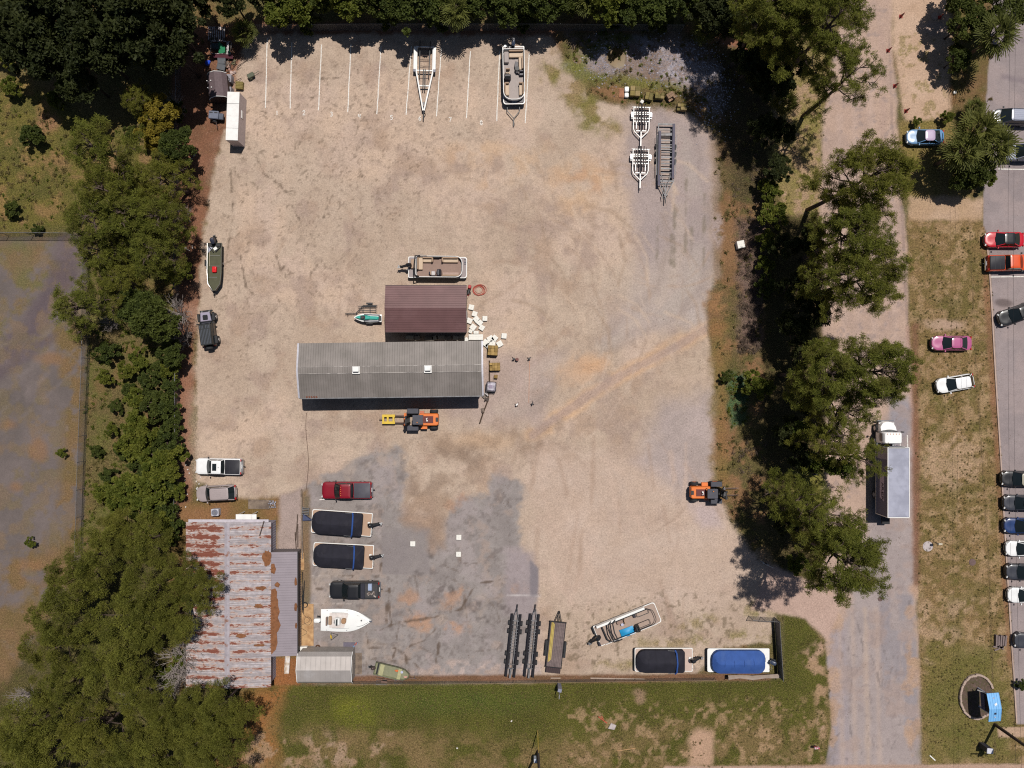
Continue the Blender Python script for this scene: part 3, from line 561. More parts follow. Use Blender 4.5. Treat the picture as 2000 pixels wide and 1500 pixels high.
# ---------------------------------------------------------------- sheds and houses
def rib_roof(mb, x0, x1, ya, za, yb, zb, pitch=.28, along='slope', h=.03, th=.05):
    """one roof slope between line (y=ya,z=za) and (y=yb,z=zb), x0..x1; ribs run down the slope or along x"""
    if along == 'slope':
        n = max(2, int(round((x1 - x0) / pitch))); p = (x1 - x0) / n; top = []
        for i in range(n):
            x = x0 + i * p
            top += [(x, 0), (x + p * .80, 0), (x + p * .86, h), (x + p * .96, h)]
        top.append((x1, 0)); vs = []
        for x, d in top: vs += [(x, ya, za + d), (x, yb, zb + d)]
        fs = [(2 * i, 2 * i + 1, 2 * i + 3, 2 * i + 2) for i in range(len(top) - 1)]
    else:
        L = math.hypot(yb - ya, zb - za); n = max(2, int(round(L / pitch))); top = []
        for i in range(n):
            t = i / n; top += [(t, 0), (t + .8 / n, 0), (t + .86 / n, h), (t + .96 / n, h)]
        top.append((1, 0)); vs = []
        for t, d in top: vs += [(x0, ya + (yb - ya) * t, za + (zb - za) * t + d), (x1, ya + (yb - ya) * t, za + (zb - za) * t + d)]
        fs = [(2 * i, 2 * i + 2, 2 * i + 3, 2 * i + 1) for i in range(len(top) - 1)]
    if (fs and (Vector(vs[fs[0][1]]) - Vector(vs[fs[0][0]])).cross(Vector(vs[fs[0][2]]) - Vector(vs[fs[0][0]])).z < 0): fs = [tuple(reversed(f)) for f in fs]
    mb.add(vs, fs)
    q = [(x0, ya, za - th), (x1, ya, za - th), (x1, yb, zb - th), (x0, yb, zb - th), (x0, ya, za), (x1, ya, za), (x1, yb, zb), (x0, yb, zb)]
    mb.add(q, [(0, 1, 2, 3), (0, 4, 5, 1), (1, 5, 6, 2), (2, 6, 7, 3), (3, 7, 4, 0)])
    return mb
def wall_ribs(mb, a, b, z0, z1, pitch=.3, d=.03):
    a = Vector((a[0], a[1], 0)); b = Vector((b[0], b[1], 0)); u = (b - a); L = u.length; u /= L; nrm = Vector((u.y, -u.x, 0)); n = max(1, int(L / pitch)); pts = []
    for i in range(n):
        s = L * i / n; p = L / n
        pts += [(s, 0), (s + p * .6, 0), (s + p * .68, d), (s + p * .92, d)]
    pts.append((L, 0)); vs = []
    for s, o in pts: q = a + u * s + nrm * o; vs += [(q.x, q.y, z0), (q.x, q.y, z1)]
    mb.add(vs, [(2 * i, 2 * i + 2, 2 * i + 3, 2 * i + 1) for i in range(len(pts) - 1)])
    return mb
# big grey boat shed, open to the south
gw = M('shed_wall_steel', A(150, 146, 138), .6, .1, .1, 2)
groof = M('grey_roof_steel', A(140, 132, 123), .55, .1, .12, .6, c2=A(124, 117, 108), thr=(.42, .66))
def big_shed():
    L, W, he, hr = 21.3, 6.35, 4.55, 5.2
    c = gp((583 + 943) / 2, 721.5, 4.6); t = thing('boat_shed', 'long grey ribbed metal boat shed open along its south side', 'shed', c, R(.8))
    x0, x1, y0, y1 = -L / 2, L / 2, -W / 2, W / 2
    mb = MB(); rib_roof(mb, x0 + .1, x1 - .1, y1, he, .36, hr, .285); rib_roof(mb, x0 + .1, x1 - .1, -.36, hr, y0, he, .285); mb.build('roof', groof, t, smooth=False)
    mb = MB(); rib_roof(mb, x0 + .1, x1 - .1, .36, hr + .03, -.36, hr + .03, .285); ri = mb.build('ridge_cap', groof, t)
    for y in (.39, -.39): MB().box((0, y, hr + .045), (L - .3, .06, .02)).build('ridge_sealant', M('sealant', A(196, 188, 176), .7, 0, .1, 2, c2=A(146, 139, 131), thr=(.4, .55)), t)
    for s in (-1, 1):
        mb = MB(); mb.loft([[(s * L / 2 + dx, y, z + dz) for dx, dz in ((-.1, 0), (.1, 0), (.1, .1), (-.1, .1))] for y, z in ((y1, he), (0, hr + .05), (y0, he))]); mb.build('gable_trim', M('pale_trim', A(196, 194, 196), .5, .2), t)
    mb = MB(); mb.bar((x0, y0 - .06, he - .02), (x1, y0 - .06, he - .02), .12, .12); mb.build('gutter', GALV, t)
    mb = MB(); wall_ribs(mb, (x1 - .3, y1 - .15), (x0 + .3, y1 - .15), 0, he - .05); wall_ribs(mb, (x0 + .3, y1 - .15), (x0 + .3, y0 + .4), 0, he - .02); wall_ribs(mb, (x1 - .3, y0 + .4), (x1 - .3, y1 - .15), 0, he - .02)
    for s, m_ in ((x0 + .3, 1), (x1 - .3, -1)): mb.add([(s, y0 + .4, he - .02), (s, y1 - .15, he - .02), (s, 0, hr - .06)], [(0, 1, 2)])
    mb.build('wall', gw, t)
    pm = M('shed_post', A(120, 112, 104), .6, .3)
    for k in range(7):
        mb = MB(); mb.box((x0 + .4 + k * (L - .8) / 6, y0 + .3, he / 2), (.16, .16, he)); mb.build('post', pm, t)
    for x, kind in ((-3.85, 0), (4.4, 1)):
        mb = MB(); mb.box((x, -.05, hr + .16), (.86, .86, .12)); mb.prism(rrect(.74, .62, .1, 3, cx=x, cy=.06), hr + .2, hr + .46, .06)
        v = mb.build('roof_vent', WHITEP, t)
        mb = MB(); mb.box((x, -.30, hr + .31), (.6, .05, .14)); mb.build('louvre', BLKP, v)
    mb = MB()
    for k in range(5): mb.box((x0 + .9 + k * .28, y0 + .1, he + .06), (.16, .22, .05), rz=.2 * k)
    mb.build('rust_patch', M('rust', A(120, 72, 52), .9, 0, .3, 4), t)
    # things kept in the shade of it
    g = M('covered_hull', A(150, 140, 128), .5)
    for i, x in enumerate((-8.2, -4.6, -.9, 2.8, 6.9)):
        rings = [[(a, b * s, z) for a, b in rrect(4.6, 2.0, .3, 4, rf=.95)] for s, z in ((.5, .35), (1, .9), (1, 1.15), (.9, 1.25))]
        o = MB().loft(rings).build('stored_boat', g if i % 2 else WHITE, None, c + Vector((x, -.1, 0)), R(90.8)); tag(o, 'stored boat hull in the dark bay of the big grey shed', 'boat', 'boats stored under the grey shed')
        b_ = MB().box((0, 0, .5), (.5, .7, .6)).build('console', BLKP, o, (0, 0, .9))
big_shed()
# brown roofed shed
def brown_shed():
    c = gp(831.5, 602.5, 3.2); t = thing('brown_shed', 'brown metal roofed shed with pale walls north of the long grey shed', 'shed', c)
    L, W, he, hr = 9.6, 5.5, 2.9, 3.55; bm_ = M('brown_roof_steel', A(114, 82, 79), .45, .1, .1, .6, c2=A(128, 95, 92), thr=(.48, .72))
    mb = MB(); rib_roof(mb, -L / 2, L / 2, W / 2, he, 0, hr, .27, 'x', .035); rib_roof(mb, -L / 2, L / 2, 0, hr, -W / 2, he, .27, 'x', .035); mb.build('roof', bm_, t, smooth=False)
    for s in (-1, 1): MB().bar((-L / 2, s * W / 2, he - .04), (L / 2, s * W / 2, he - .04), .09, .14).build('fascia', M('brown_trim', A(78, 50, 50), .5), t)
    mb = MB(); a = L / 2 - .12; b = W / 2 - .22
    for p, q in (((-a, -b), (a, -b)), ((a, -b), (a, b)), ((a, b), (-a, b)), ((-a, b), (-a, -b))): wall_ribs(mb, p, q, 0, he - .02, .25, .02)
    for s in (-a, a): mb.add([(s, -b, he - .02), (s, b, he - .02), (s, 0, hr - .08)], [(0, 1, 2)])
    mb.build('wall', M('cream_siding', A(176, 166, 140), .6, 0, .06), t)
    mb = MB(); mb.box((a + .02, -.6, 1.05), (.08, .95, 2.1)); d = mb.build('door', M('door_white', A(200, 196, 188), .5), t)
    MB().box((a + .08, -.95, 1.0), (.06, .1, .04)).build('handle', CHROME, d)
    mb = MB(); mb.box((a + .02, 1.3, 1.5), (.08, .9, .7)); mb.build('window', GLASS, t)
brown_shed()
# rusty roofed house with its lean-to
def rust_roof_mat():
    m, t, b = newmat('rusty_roof_steel'); co = N(t, 'ShaderNodeTexCoord').outputs['Object']
    mp = N(t, 'ShaderNodeMapping'); mp.inputs['Scale'].default_value = (.5, 1.1, 1); t.links.new(co, mp.inputs['Vector'])
    mp2 = N(t, 'ShaderNodeMapping'); mp2.inputs['Scale'].default_value = (1.1, 3.4, 1); t.links.new(co, mp2.inputs['Vector'])
    sx = N(t, 'ShaderNodeSeparateXYZ'); t.links.new(co, sx.inputs[0])
    big = noise(t, mp.outputs[0], 1.1, 4, .6); fine = noise(t, mp2.outputs[0], 1.5, 5, .7)
    row = math_(t, 'PINGPONG', math_(t, 'ADD', sx.outputs[1], 40.3), .52)         # rusty bands at every purlin
    band = mrange(t, row, .16, .46, 0, 1)
    west = mrange(t, sx.outputs[0], -1.6, -.3, 1, 0); east = mrange(t, sx.outputs[0], .3, 1.0, 0, 1)
    n = math_(t, 'ADD', math_(t, 'MULTIPLY', band, .155), math_(t, 'ADD', math_(t, 'MULTIPLY', fine, .72), math_(t, 'MULTIPLY', big, .52)))
    n = math_(t, 'ADD', n, math_(t, 'MULTIPLY', math_(t, 'MULTIPLY', west, mrange(t, sx.outputs[1], -1, 3, .35, 1)), .13))
    f = mrange(t, n, .765, .81, 0, 1); halo = mrange(t, n, .67, .755, 0, .6)
    fl = noise(t, mp2.outputs[0], 6, 4)
    zinc = mixc(t, mrange(t, noise(t, co, 2.2, 4), .35, .65, 0, 1), A(206, 198, 195), A(172, 164, 163))
    zinc = mixc(t, mrange(t, fl, .56, .7, 0, .5), zinc, A(150, 128, 120))
    mp3 = N(t, 'ShaderNodeMapping'); mp3.inputs['Scale'].default_value = (.22, 7.0, 1); t.links.new(co, mp3.inputs['Vector'])
    zinc = mixc(t, mrange(t, noise(t, mp3.outputs[0], 1.0, 3, .7), .42, .58, 0, .7), zinc, A(142, 133, 130))
    c = mixc(t, halo, zinc, A(206, 176, 154)); c = mixc(t, f, c, mixc(t, fl, A(116, 66, 54), A(152, 94, 74)))
    t.links.new(c, b.inputs['Base Color']); b.inputs['Roughness'].default_value = .7; b.inputs['Specular IOR Level'].default_value = .2
    return m
def old_house():
    he, hr = 2.55, 3.0; W = 10.1; Lh = 19.5
    c = gp(446, 1181, 2.6); t = thing('old_house', 'old long house with streaked rusty white metal roof beside the lane', 'house', c)
    mb = MB()   # ridge runs north-south, slopes to east and west, ribs run down the slopes
    def slope(xa, za, xb, zb, pitch=.2):
        n = int(Lh / pitch); p = Lh / n; vs = []
        prof = []
        for i in range(n):
            y = -Lh / 2 + i * p; prof += [(y, 0), (y + p * .45, 0), (y + p * .6, .025), (y + p * .85, .025)]
        prof.append((Lh / 2, 0))
        for y, d in prof: vs += [(xa, y, za + d), (xb, y, zb + d)]
        fs = [(2 * i, 2 * i + 1, 2 * i + 3, 2 * i + 2) for i in range(len(prof) - 1)]
        if xb > xa: fs = [f for f in fs]
        else: fs = [tuple(reversed(f)) for f in fs]
        mb.add(vs, fs)
    slope(0, hr, W / 2, he); slope(0, hr, -W / 2, he)
    for y in (-Lh / 2, Lh / 2):
        for s in (-1, 1): mb.bar((s * W / 2, y, he - .05), (0, y, hr - .05), .08, .12)
    mb.build('roof', rust_roof_mat(), t, smooth=False)
    mb = MB()
    for s in (-1, 1): mb.add([(0, -Lh / 2, hr + .035), (s * .3, -Lh / 2, hr + .03 - .03), (s * .3, Lh / 2, hr + .03 - .03), (0, Lh / 2, hr + .035)], [(0, 1, 2, 3) if s > 0 else (3, 2, 1, 0)])
    mb.build('ridge_cap', M('ridge_zinc', A(176, 168, 170), .6, .1, .16, 2, c2=A(150, 110, 92), thr=(.58, .68)), t)
    mb = MB(); a, b = W / 2 - .25, Lh / 2 - .2
    for p, q in (((-a, -b), (a, -b)), ((a, -b), (a, b)), ((a, b), (-a, b)), ((-a, b), (-a, -b))): wall_ribs(mb, p, q, 0, he - .03, .3, .04)
    for y in (-b, b): mb.add([(-a, y, he - .03), (a, y, he - .03), (0, y, hr - .1)], [(0, 1, 2)])
    mb.build('wall', M('corrugated_wall', A(170, 168, 178), .55, .15, .1, 2), t)
    wn = M('window_dark', (.03, .035, .04), .1)
    for y in (-6.4, -2.2, 2.2, 6.2):
        mb = MB(); mb.box((-a - .05, y, 1.4), (.06, 1.1, .9)); wd = mb.build('window', wn, t)
        mb = MB(); mb.box((-a - .055, y, .93), (.1, 1.2, .06)); mb.build('sill', WHITEP, wd)
    mb = MB(); mb.box((-a - .05, 0, 1.02), (.06, .9, 2.0)); mb.build('door', M('door_brown', A(110, 80, 60), .6), t)
    # white flat canopy on the north wall
    mb = MB(); mb.box((1.75, Lh / 2 + .35, 2.35), (1.9, 1.15, .06)); mb.box((2.95, Lh / 2 + .35, 2.25), (.5, 1.1, .05), ry=.25)
    mb.box((1.0, Lh / 2 + .85, 1.15), (.07, .07, 2.3)); mb.box((2.6, Lh / 2 + .85, 1.15), (.07, .07, 2.3)); mb.build('canopy', WHITEP, t)
    mb = MB(); mb.box((0, Lh / 2 + .1, he + .0), (W - .6, .5, .05)); mb.build('porch_roof', M('porch_zinc', A(206, 198, 200), .6, .1), t)
    nd = M('pine_straw', A(128, 84, 52), .95, 0, .25, 4, .4, c2=A(150, 100, 64))
    def heap(name, poly, z):
        cx = sum(p[0] for p in poly) / len(poly); cy = sum(p[1] for p in poly) / len(poly); rings = []
        for s, dz in ((1, 0), (.85, .05), (.4, .08)): rings.append([(cx + (x - cx) * s, cy + (y - cy) * s, z((cx + (x - cx) * s)) + dz) for x, y in poly])
        return MB().loft(rings, False, True).build(name, nd, t)
    zr = lambda x: hr - (hr - he) * abs(x) / (W / 2) + .025
    rr = random.Random(5)
    for cx, cy, rx, ry in ((4.55, 5.6, .5, .9), (3.9, 2.0, .7, .22), (3.6, -.1, .5, .25), (1.6, -3.6, .6, .25), (3.7, -4.8, .75, .16)):
        heap('needle_litter', [(cx + rx * (1 + rr.uniform(-.25, .25)) * math.cos(2 * math.pi * k / 22), cy + ry * (1 + rr.uniform(-.25, .25)) * math.sin(2 * math.pi * k / 22)) for k in range(22)], zr)
    # cables and pole lying on the north-east corner
    mb = MB(); mb.bar((3.8, Lh / 2 - 1.5, he + .35), (4.3, Lh / 2 + .2, he + .3), .09); mb.build('loose_board', M('dark_board', A(86, 70, 58), .8), t)
    # lean-to along the east wall
    x0, x1, y0, y1 = 4.95, 4.95 + 3.35, 1181 / 16 - 1282 / 16, 0
    lc = gp(553, 1180, 2.4) - c; ww = 3.3; ll = 12.4
    L2 = thing('lean_to', 'grey ribbed lean-to roof heaped with brown pine straw, joined to the rusty roofed house', 'lean-to', c + lc)
    mb = MB(); n = int(ll / .3); p = ll / n; prof = []
    for i in range(n): y = -ll / 2 + i * p; prof += [(y, 0), (y + p * .8, 0), (y + p * .86, .035), (y + p * .96, .035)]
    prof.append((ll / 2, 0)); vs = []
    for y, d in prof: vs += [(-ww / 2, y, 2.5 + d), (ww / 2, y, 2.2 + d)]
    mb.add(vs, [(2 * i, 2 * i + 1, 2 * i + 3, 2 * i + 2) for i in range(len(prof) - 1)]); mb.build('roof', M('lean_to_steel', A(160, 150, 152), .5, .15, .07, .8), L2)
    mb = MB(); mb.bar((ww / 2 + .05, -ll / 2, 2.17), (ww / 2 + .05, ll / 2, 2.17), .12, .12); mb.build('gutter', BLACKM, L2)
    mb = MB(); wall_ribs(mb, (ww / 2 - .2, -ll / 2 + .15), (ww / 2 - .2, ll / 2 - .15), 0, 2.15, .3, .03); wall_ribs(mb, (-ww / 2, -ll / 2 + .15), (ww / 2 - .2, -ll / 2 + .15), 0, 2.15); wall_ribs(mb, (ww / 2 - .2, ll / 2 - .15), (-ww / 2, ll / 2 - .15), 0, 2.15); mb.build('wall', M('lean_wall', A(120, 112, 110), .6), L2)
    t = L2; zl = lambda x: 2.35 - .09 * x + .03
    poly = [(-1.62, 1.7), (-.9, 1.9), (-.75, 1.5), (-.95, 1.1), (-.6, .5), (-.55, -.2), (-.4, -.9), (-.55, -1.6), (-.3, -2.5), (-.5, -3.2), (-.9, -3.6), (-.7, -4.6), (-.8, -5.4), (-1.3, -5.9), (-1.62, -5.8)]
    heap('needle_litter', [(x + rr.uniform(-.08, .08), y) for x, y in reversed(poly)], zl)
    for cx, cy, rx, ry in ((-1.2, 4.2, .35, .6), (-.7, 2.3, .3, .3), (1.45, 2.6, .16, .5), (1.45, -.4, .18, .5), (1.5, -2.6, .12, .35)):
        heap('needle_litter', [(cx + rx * (1 + rr.uniform(-.25, .25)) * math.cos(2 * math.pi * k / 12), cy + ry * (1 + rr.uniform(-.25, .25)) * math.sin(2 * math.pi * k / 12)) for k in range(12)], zl)
old_house()
# small barn-roofed storage shed by the pad
def barn_shed(c, L, W, zs, roofm, wallm, label, rz=0, name='storage_shed', ax=0, end=None):
    t = thing(name, label, 'shed', c, rz); he, hb, hr, yb = zs
    P = [(W / 2, he), (yb, hb), (0, hr), (-yb, hb), (-W / 2, he)]
    mb = MB()
    for (ya, za), (yb_, zb) in zip(P[:-1], P[1:]): rib_roof(mb, -L / 2, L / 2, ya, za, yb_, zb, .6, 'slope', .012, .03)
    mb.build('roof', roofm, t, smooth=False)
    mb = MB(); l2, w2 = L / 2 - .12, W / 2 - .1
    for s in (-1, 1):
        mb.add([(s * l2, y * .95, z - .03) for y, z in P] + [(s * l2, -w2, 0), (s * l2, w2, 0)], [tuple(range(7)) if s < 0 else tuple(reversed(range(7)))])
        mb.box((0, s * (w2 - .02), he / 2), (2 * l2 - .02, .06, he - .04))
    mb.build('wall', wallm, t)
    for s in (-1, 1): MB().tube([(s * L / 2, y, z + .01) for y, z in P], .04, 5).build('trim', WHITEP, t)
    mb = MB()
    for k in (-1, 1): mb.box((l2 + .03, k * .42, .95), (.05, .8, 1.8))
    d = mb.build('door', wallm, t); MB().box((l2 + .07, .06, 1.0), (.05, .05, .2)).build('handle', BLACKM, d)
    return t
barn_shed(gp(634, 1306, 2.4), 6.5, 3.75, (2.0, 2.55, 2.95, 1.5), M('pale_metal_roof', A(186, 178, 168), .45, .25, .1, .7, c2=A(206, 200, 192), thr=(.5, .7)), M('pale_siding', A(172, 164, 152), .6), 'pale metal barn roofed storage shed with a small timber deck', 0)
bs = barn_shed(gp(422, 165, 2.3), 3.0, 2.35, (1.75, 2.3, 2.6, .75), M('brown_shingle', A(108, 92, 92), .8, 0, .15, 4, .2), M('brown_siding', A(78, 60, 54), .7), 'small brown shingled garden shed beside the tall white storage box', R(96))
for x, y in ((-.35, .5), (.45, .5), (-.35, .95), (.45, .95)): MB().cyl((x, y, 2.25), (x, y, 2.55), .06).build('roof_vent', WHITEP, bs)
def white_box():
    c = gp(454.5, 227, 2.4); t = thing('storage_box', 'tall narrow white storage box with four roof panels at the yard edge', 'storage box', c, R(-2.2))
    mb = MB(); mb.box((0, 0, 1.2), (1.38, 5.75, 2.36)); mb.build('wall', M('white_wall', A(206, 192, 186), .5), t)
    for k, (y, l) in enumerate(((2.2, 1.36), (.75, 1.46), (-.7, 1.42), (-2.15, 1.42))):
        mb = MB(); mb.box((0, y, 2.41), (1.44, l, .06)); mb.build('roof_panel', M('white_panel_b', (.70, .69, .67), .5, 0, .1, 1.4, c2=(.45, .43, .4), thr=(.62, .8)) if k == 1 else WHITEP, t)
    mb = MB(); mb.box((.71, .6, 1.3), (.05, .9, .5)); mb.build('side_panel', WHITEP, t)
white_box()
# ---------------------------------------------------------------- fences
def chain_mat():
    m, t, b = newmat('chain_link'); co = N(t, 'ShaderNodeTexCoord').outputs['Object']
    b.inputs['Base Color'].default_value = (*A(120, 124, 122), 1); b.inputs['Metallic'].default_value = .3; b.inputs['Roughness'].default_value = .5
    tr = N(t, 'ShaderNodeBsdfTransparent'); mx = N(t, 'ShaderNodeMixShader')
    sep = N(t, 'ShaderNodeSeparateXYZ'); t.links.new(co, sep.inputs[0]); s = math_(t, 'ADD', sep.outputs[0], sep.outputs[1])
    a = math_(t, 'PINGPONG', math_(t, 'ADD', s, sep.outputs[2]), .05); c = math_(t, 'PINGPONG', math_(t, 'SUBTRACT', s, sep.outputs[2]), .05)
    k = math_(t, 'MINIMUM', a, c); t.links.new(mrange(t, k, .008, .012, 0, 1), mx.inputs[0])
    t.links.new(b.outputs[0], mx.inputs[1]); t.links.new(tr.outputs[0], mx.inputs[2])
    t.links.new(mx.outputs[0], [n for n in t.nodes if n.type == 'OUTPUT_MATERIAL'][0].inputs[0]); return m
CHAIN = chain_mat()
def fence(pts, label, h=1.8, step=3.0, mesh=CHAIN, slat=None, rail=.03, name='chain_link_fence', postm=GALV):
    pts = [gp(*p) for p in pts]; t = thing(name, label, 'fence', pts[0]); o = pts[0]; P = [p - o for p in pts]
    mb = MB()
    for a, b in zip(P[:-1], P[1:]): mb.add([(a.x, a.y, .03), (b.x, b.y, .03), (b.x, b.y, h), (a.x, a.y, h)], [(0, 1, 2, 3)])
    mb.build('mesh_panel' if not slat else 'slat_panel', slat or mesh, t, smooth=False)
    mb = MB(); mb.tube([(p.x, p.y, h + .02) for p in P], rail, 6); mb.build('top_rail', postm, t)
    for a, b in zip(P[:-1], P[1:]):
        n = max(1, int((b - a).length / step))
        for k in range(n + (b is P[-1])):
            q = a + (b - a) * k / n; mb = MB(); mb.cyl((q.x, q.y, 0), (q.x, q.y, h + .1), .035, n=8); mb.build('post', postm, t)
    return t
fence([(-30, 460), (66, 460), (152, 461), (178, 494), (176, 700), (168, 900), (163, 1060), (163, 1120)], 'long chain link fence round the neighbouring grey asphalt lot', 1.8)
fence([(355, 20), (352, 330), (350, 520), (352, 700), (352, 880), (350, 1010)], 'old chain link fence along the leaf litter on the west edge of the yard', 1.5)
fence([(478, 62), (700, 60), (900, 60), (1060, 60), (1200, 61), (1330, 62)], 'shaded chain link fence under the hedge on the north edge of the yard', 1.7)
fence([(690, 1330), (826, 1330), (960, 1329), (1090, 1327), (1240, 1325), (1395, 1323)], 'low wire fence between the asphalt pad and the lawn', .9, 2.2, rail=.015, postm=M('old_post', A(150, 128, 105), .8))
SLATM = M('privacy_slat', A(112, 112, 112), .6, .1, .18, 2, c2=A(84, 88, 84))
fence([(1512, 1205), (1519, 1318)], 'dark slatted privacy fence standing beyond the blue covered boat', 1.9, 2.4, slat=SLATM)
fence([(1510, 1206), (1462, 1203)], 'short chain link return fence in the pine shadow by the entrance', 1.7, 1.5)
def tarp_fence():
    t = thing('tarp_fence', 'sagging pale tarp hung along the fence below the blue covered boat', 'fence', gp(1418, 1322))
    P = [gp(x, y) - gp(1418, 1322) for x, y in ((1418, 1322), (1440, 1321), (1465, 1322.5), (1490, 1321), (1519, 1319))]; vs = []
    for k, p in enumerate(P): vs += [(p.x, p.y, .1), (p.x, p.y + (.16 if k % 2 else .04), 1.0), (p.x, p.y + .34, 1.05 + .1 * (k % 2)), (p.x, p.y + .5, .8)]
    MB().add(vs, [(4 * k + j, 4 * k + 4 + j, 4 * k + 5 + j, 4 * k + 1 + j) for k in range(4) for j in range(3)]).build('tarp', M('pale_tarp', A(182, 164, 146), .8, 0, .15, 2), t)
    for p in P: MB().cyl((p.x, p.y + .02, 0), (p.x, p.y + .02, 1.2), .03, n=6).build('post', GALV, t)
tarp_fence()
def gate():
    a, b = gp(1478, 1092), gp(1502, 1103); t = thing('swing_gate', 'grey steel swing gate folded open under the big pine at the entrance', 'gate', a); d = b - a
    mb = MB(); n = [Vector((0, 0, .15)), Vector((d.x, d.y, .15)), Vector((d.x, d.y, 1.6)), Vector((0, 0, 1.6))]; mb.tube(n, .035, 6, True); mb.bar(n[0], n[2], .04); mb.build('gate_frame', ALU, t)
    MB().add(n, [(0, 1, 2, 3)]).build('mesh_panel', CHAIN, t, smooth=False)
    MB().cyl((0, 0, 0), (0, 0, 1.9), .06).build('post', GALV, t); MB().box((d.x * .5, d.y * .5, .95), (.25, .25, .2)).build('latch', BLACKM, t)
gate()
# ---------------------------------------------------------------- wheels, cars, trucks
def wheel(t, x, y, r, w, rim=.6, rimm=RIM, name='wheel', part='rim'):
    s = 1 if y >= 0 else -1
    rings = [[(x + rr * math.cos(2 * math.pi * k / 18), y + dy, r + rr * math.sin(2 * math.pi * k / 18)) for k in range(18)] for rr, dy in ((r * .62, -w / 2), (r * .94, -w / 2), (r, -w * .36), (r, w * .36), (r * .94, w / 2), (r * .62, w / 2))]
    o = MB().loft(rings).build(name, RUBBER, t)
    MB().cyl((x, y + s * w * .3, r), (x, y + s * (w / 2 + .012), r), r * rim, r * rim * .9, 14).build(part, rimm, o)
    return o
def outl(L, W, rf, rr, bow=.0, n=4):
    return [(x - bow * (abs(y) / (W / 2)) ** 2 * (1 if x > 0 else .5) * L * .5 * (abs(x) / (L / 2)) ** 4 * (1 if x > 0 else -1), y) for x, y in rrect(L, W, rr, n, rf)]
def car(px, py, ang, L, W, H, body, label, cat='car', kind='sedan', name=None, hood=None, cab=None, h=.9, roofm=None, extras=(), group=None, tonneau=None, gl=GLASS):
    """ang: heading of the nose in degrees as seen in the photo (0 = right, 90 = up)"""
    t = thing(name or 'parked_car', label, cat, gp(px, py, h), R(ang), group)
    pick = kind == 'pickup'; suv = kind in ('suv', 'van')
    zb = .92 if kind in ('sedan', 'hatch') else (1.12 if pick else 1.02); zh = zb - (.14 if not pick else .04); zr_ = zb - (.0 if pick else .04)
    xf = L * (.22 if kind != 'van' else .30) if hood is None else hood     # base of windscreen
    cab = cab or {'sedan': (-.36, -.18, .06), 'hatch': (-.45, -.32, .05), 'suv': (-.46, -.36, .08), 'van': (-.47, -.40, .13), 'pickup': (-.135, -.10, .09)}[kind]
    xr, xr2, xf2 = L * cab[0], L * cab[1], L * cab[2]
    o0 = outl(L, W, .68 if not pick else .32, .55 if not pick else .14, .07)
    def zt(x): 
        f = max(0, min(1, (x - xf) / (L / 2 - xf))); return zb + (zh - zb) * f ** 1.4 if x > xf else (zb if x > xr else zb + (zr_ - zb) * min(1, (xr - x) / .4))
    rings = []
    for t_, ins in ((.0, .10), (.12, .02), (.5, 0), (.8, .015), (.95, .05), (1.0, .12)):
        rings.append([(x * (1 - 2 * ins / L), y * (1 - 2 * ins / W), .22 + (zt(x) - .22) * t_) for x, y in o0])
    for ins, dz in ((.35, .025), (.6, .04)): rings.append([(x * (1 - 2 * ins / L), y * (1 - 2 * ins / W), zt(x) + dz) for x, y in o0])
    MB().loft(rings).build('body', body, t, ang=30)
    MB().prism([(x * .97, y * .95) for x, y in o0], .16, .30).build('sill_trim', BLKP, t)
    wb, wr = W / 2 - .11, W / 2 - .11 - (.13 if suv or pick else .2); zR = H - .05; cr = .04
    def q4(a, b, c, d, nm, bulge=0):
        vs = []; n = 6
        for i in range(n + 1):
            s = i / n; bl = bulge * (1 - (2 * s - 1) ** 2)
            for p, q in ((a, b), (d, c)):
                u = Vector(p) * (1 - s) + Vector(q) * s; u.x += bl; vs.append(u)
        return MB().add(vs, [(2 * i, 2 * i + 2, 2 * i + 3, 2 * i + 1) for i in range(n)]).build(nm, gl, t)
    q4((xf, -wb, zb + .01), (xf, wb, zb + .01), (xf2, wr, zR), (xf2, -wr, zR), 'windshield', .14)
    q4((xr, wb, zb + .01), (xr, -wb, zb + .01), (xr2, -wr, zR), (xr2, wr, zR), 'rear_window', -.08)
    for s in (-1, 1):
        a, b, c, d = (xf - .02, s * wb, zb), (xr + .02, s * wb, zb), (xr2, s * wr, zR), (xf2, s * wr, zR)
        MB().add([a, b, c, d] if s > 0 else [d, c, b, a], [(0, 1, 2, 3)]).build('side_window', gl, t)
    for s in (-1, 1):
        bars = [((xf, s * wb, zb), (xf2, s * wr, zR), .07, .05), ((xr, s * wb, zb), (xr2, s * wr, zR), .12 if suv else .08, .06)]
        xm = (xf2 + xr2) / 2 - .05; bars.append(((xm, s * (wb + .005), zb), (xm, s * wr, zR), .09, .03))
        if suv: xm2 = xr2 + .75; bars.append(((xm2 - .05, s * (wb + .005), zb), (xm2, s * wr, zR), .1, .03))
        for bb in bars: MB().bar(*bb).build('pillar', body, t)
    Lr = xf2 - xr2 + .1; cx = (xf2 + xr2) / 2
    rp = rrect(Lr, 2 * wr + .08, .14 if pick else .3, 4, cx=cx); rg = []
    for ins, z in ((0, zR - .03), (0, zR + .01), (.10, zR + .045), (.3, zR + .055)): rg.append([(cx + (x - cx) * (1 - 2 * ins / Lr), y * (1 - ins / wr), z) for x, y in rp])
    MB().loft(rg).build('roof', roofm or body, t)
    rw = .33 if kind in ('sedan', 'hatch') else .38
    if kind == 'jeep': rw = .45
    for sx in (L * .315, -L * .30):
        for s in (-1, 1): wheel(t, sx, s * (W / 2 - .13), rw, .24)
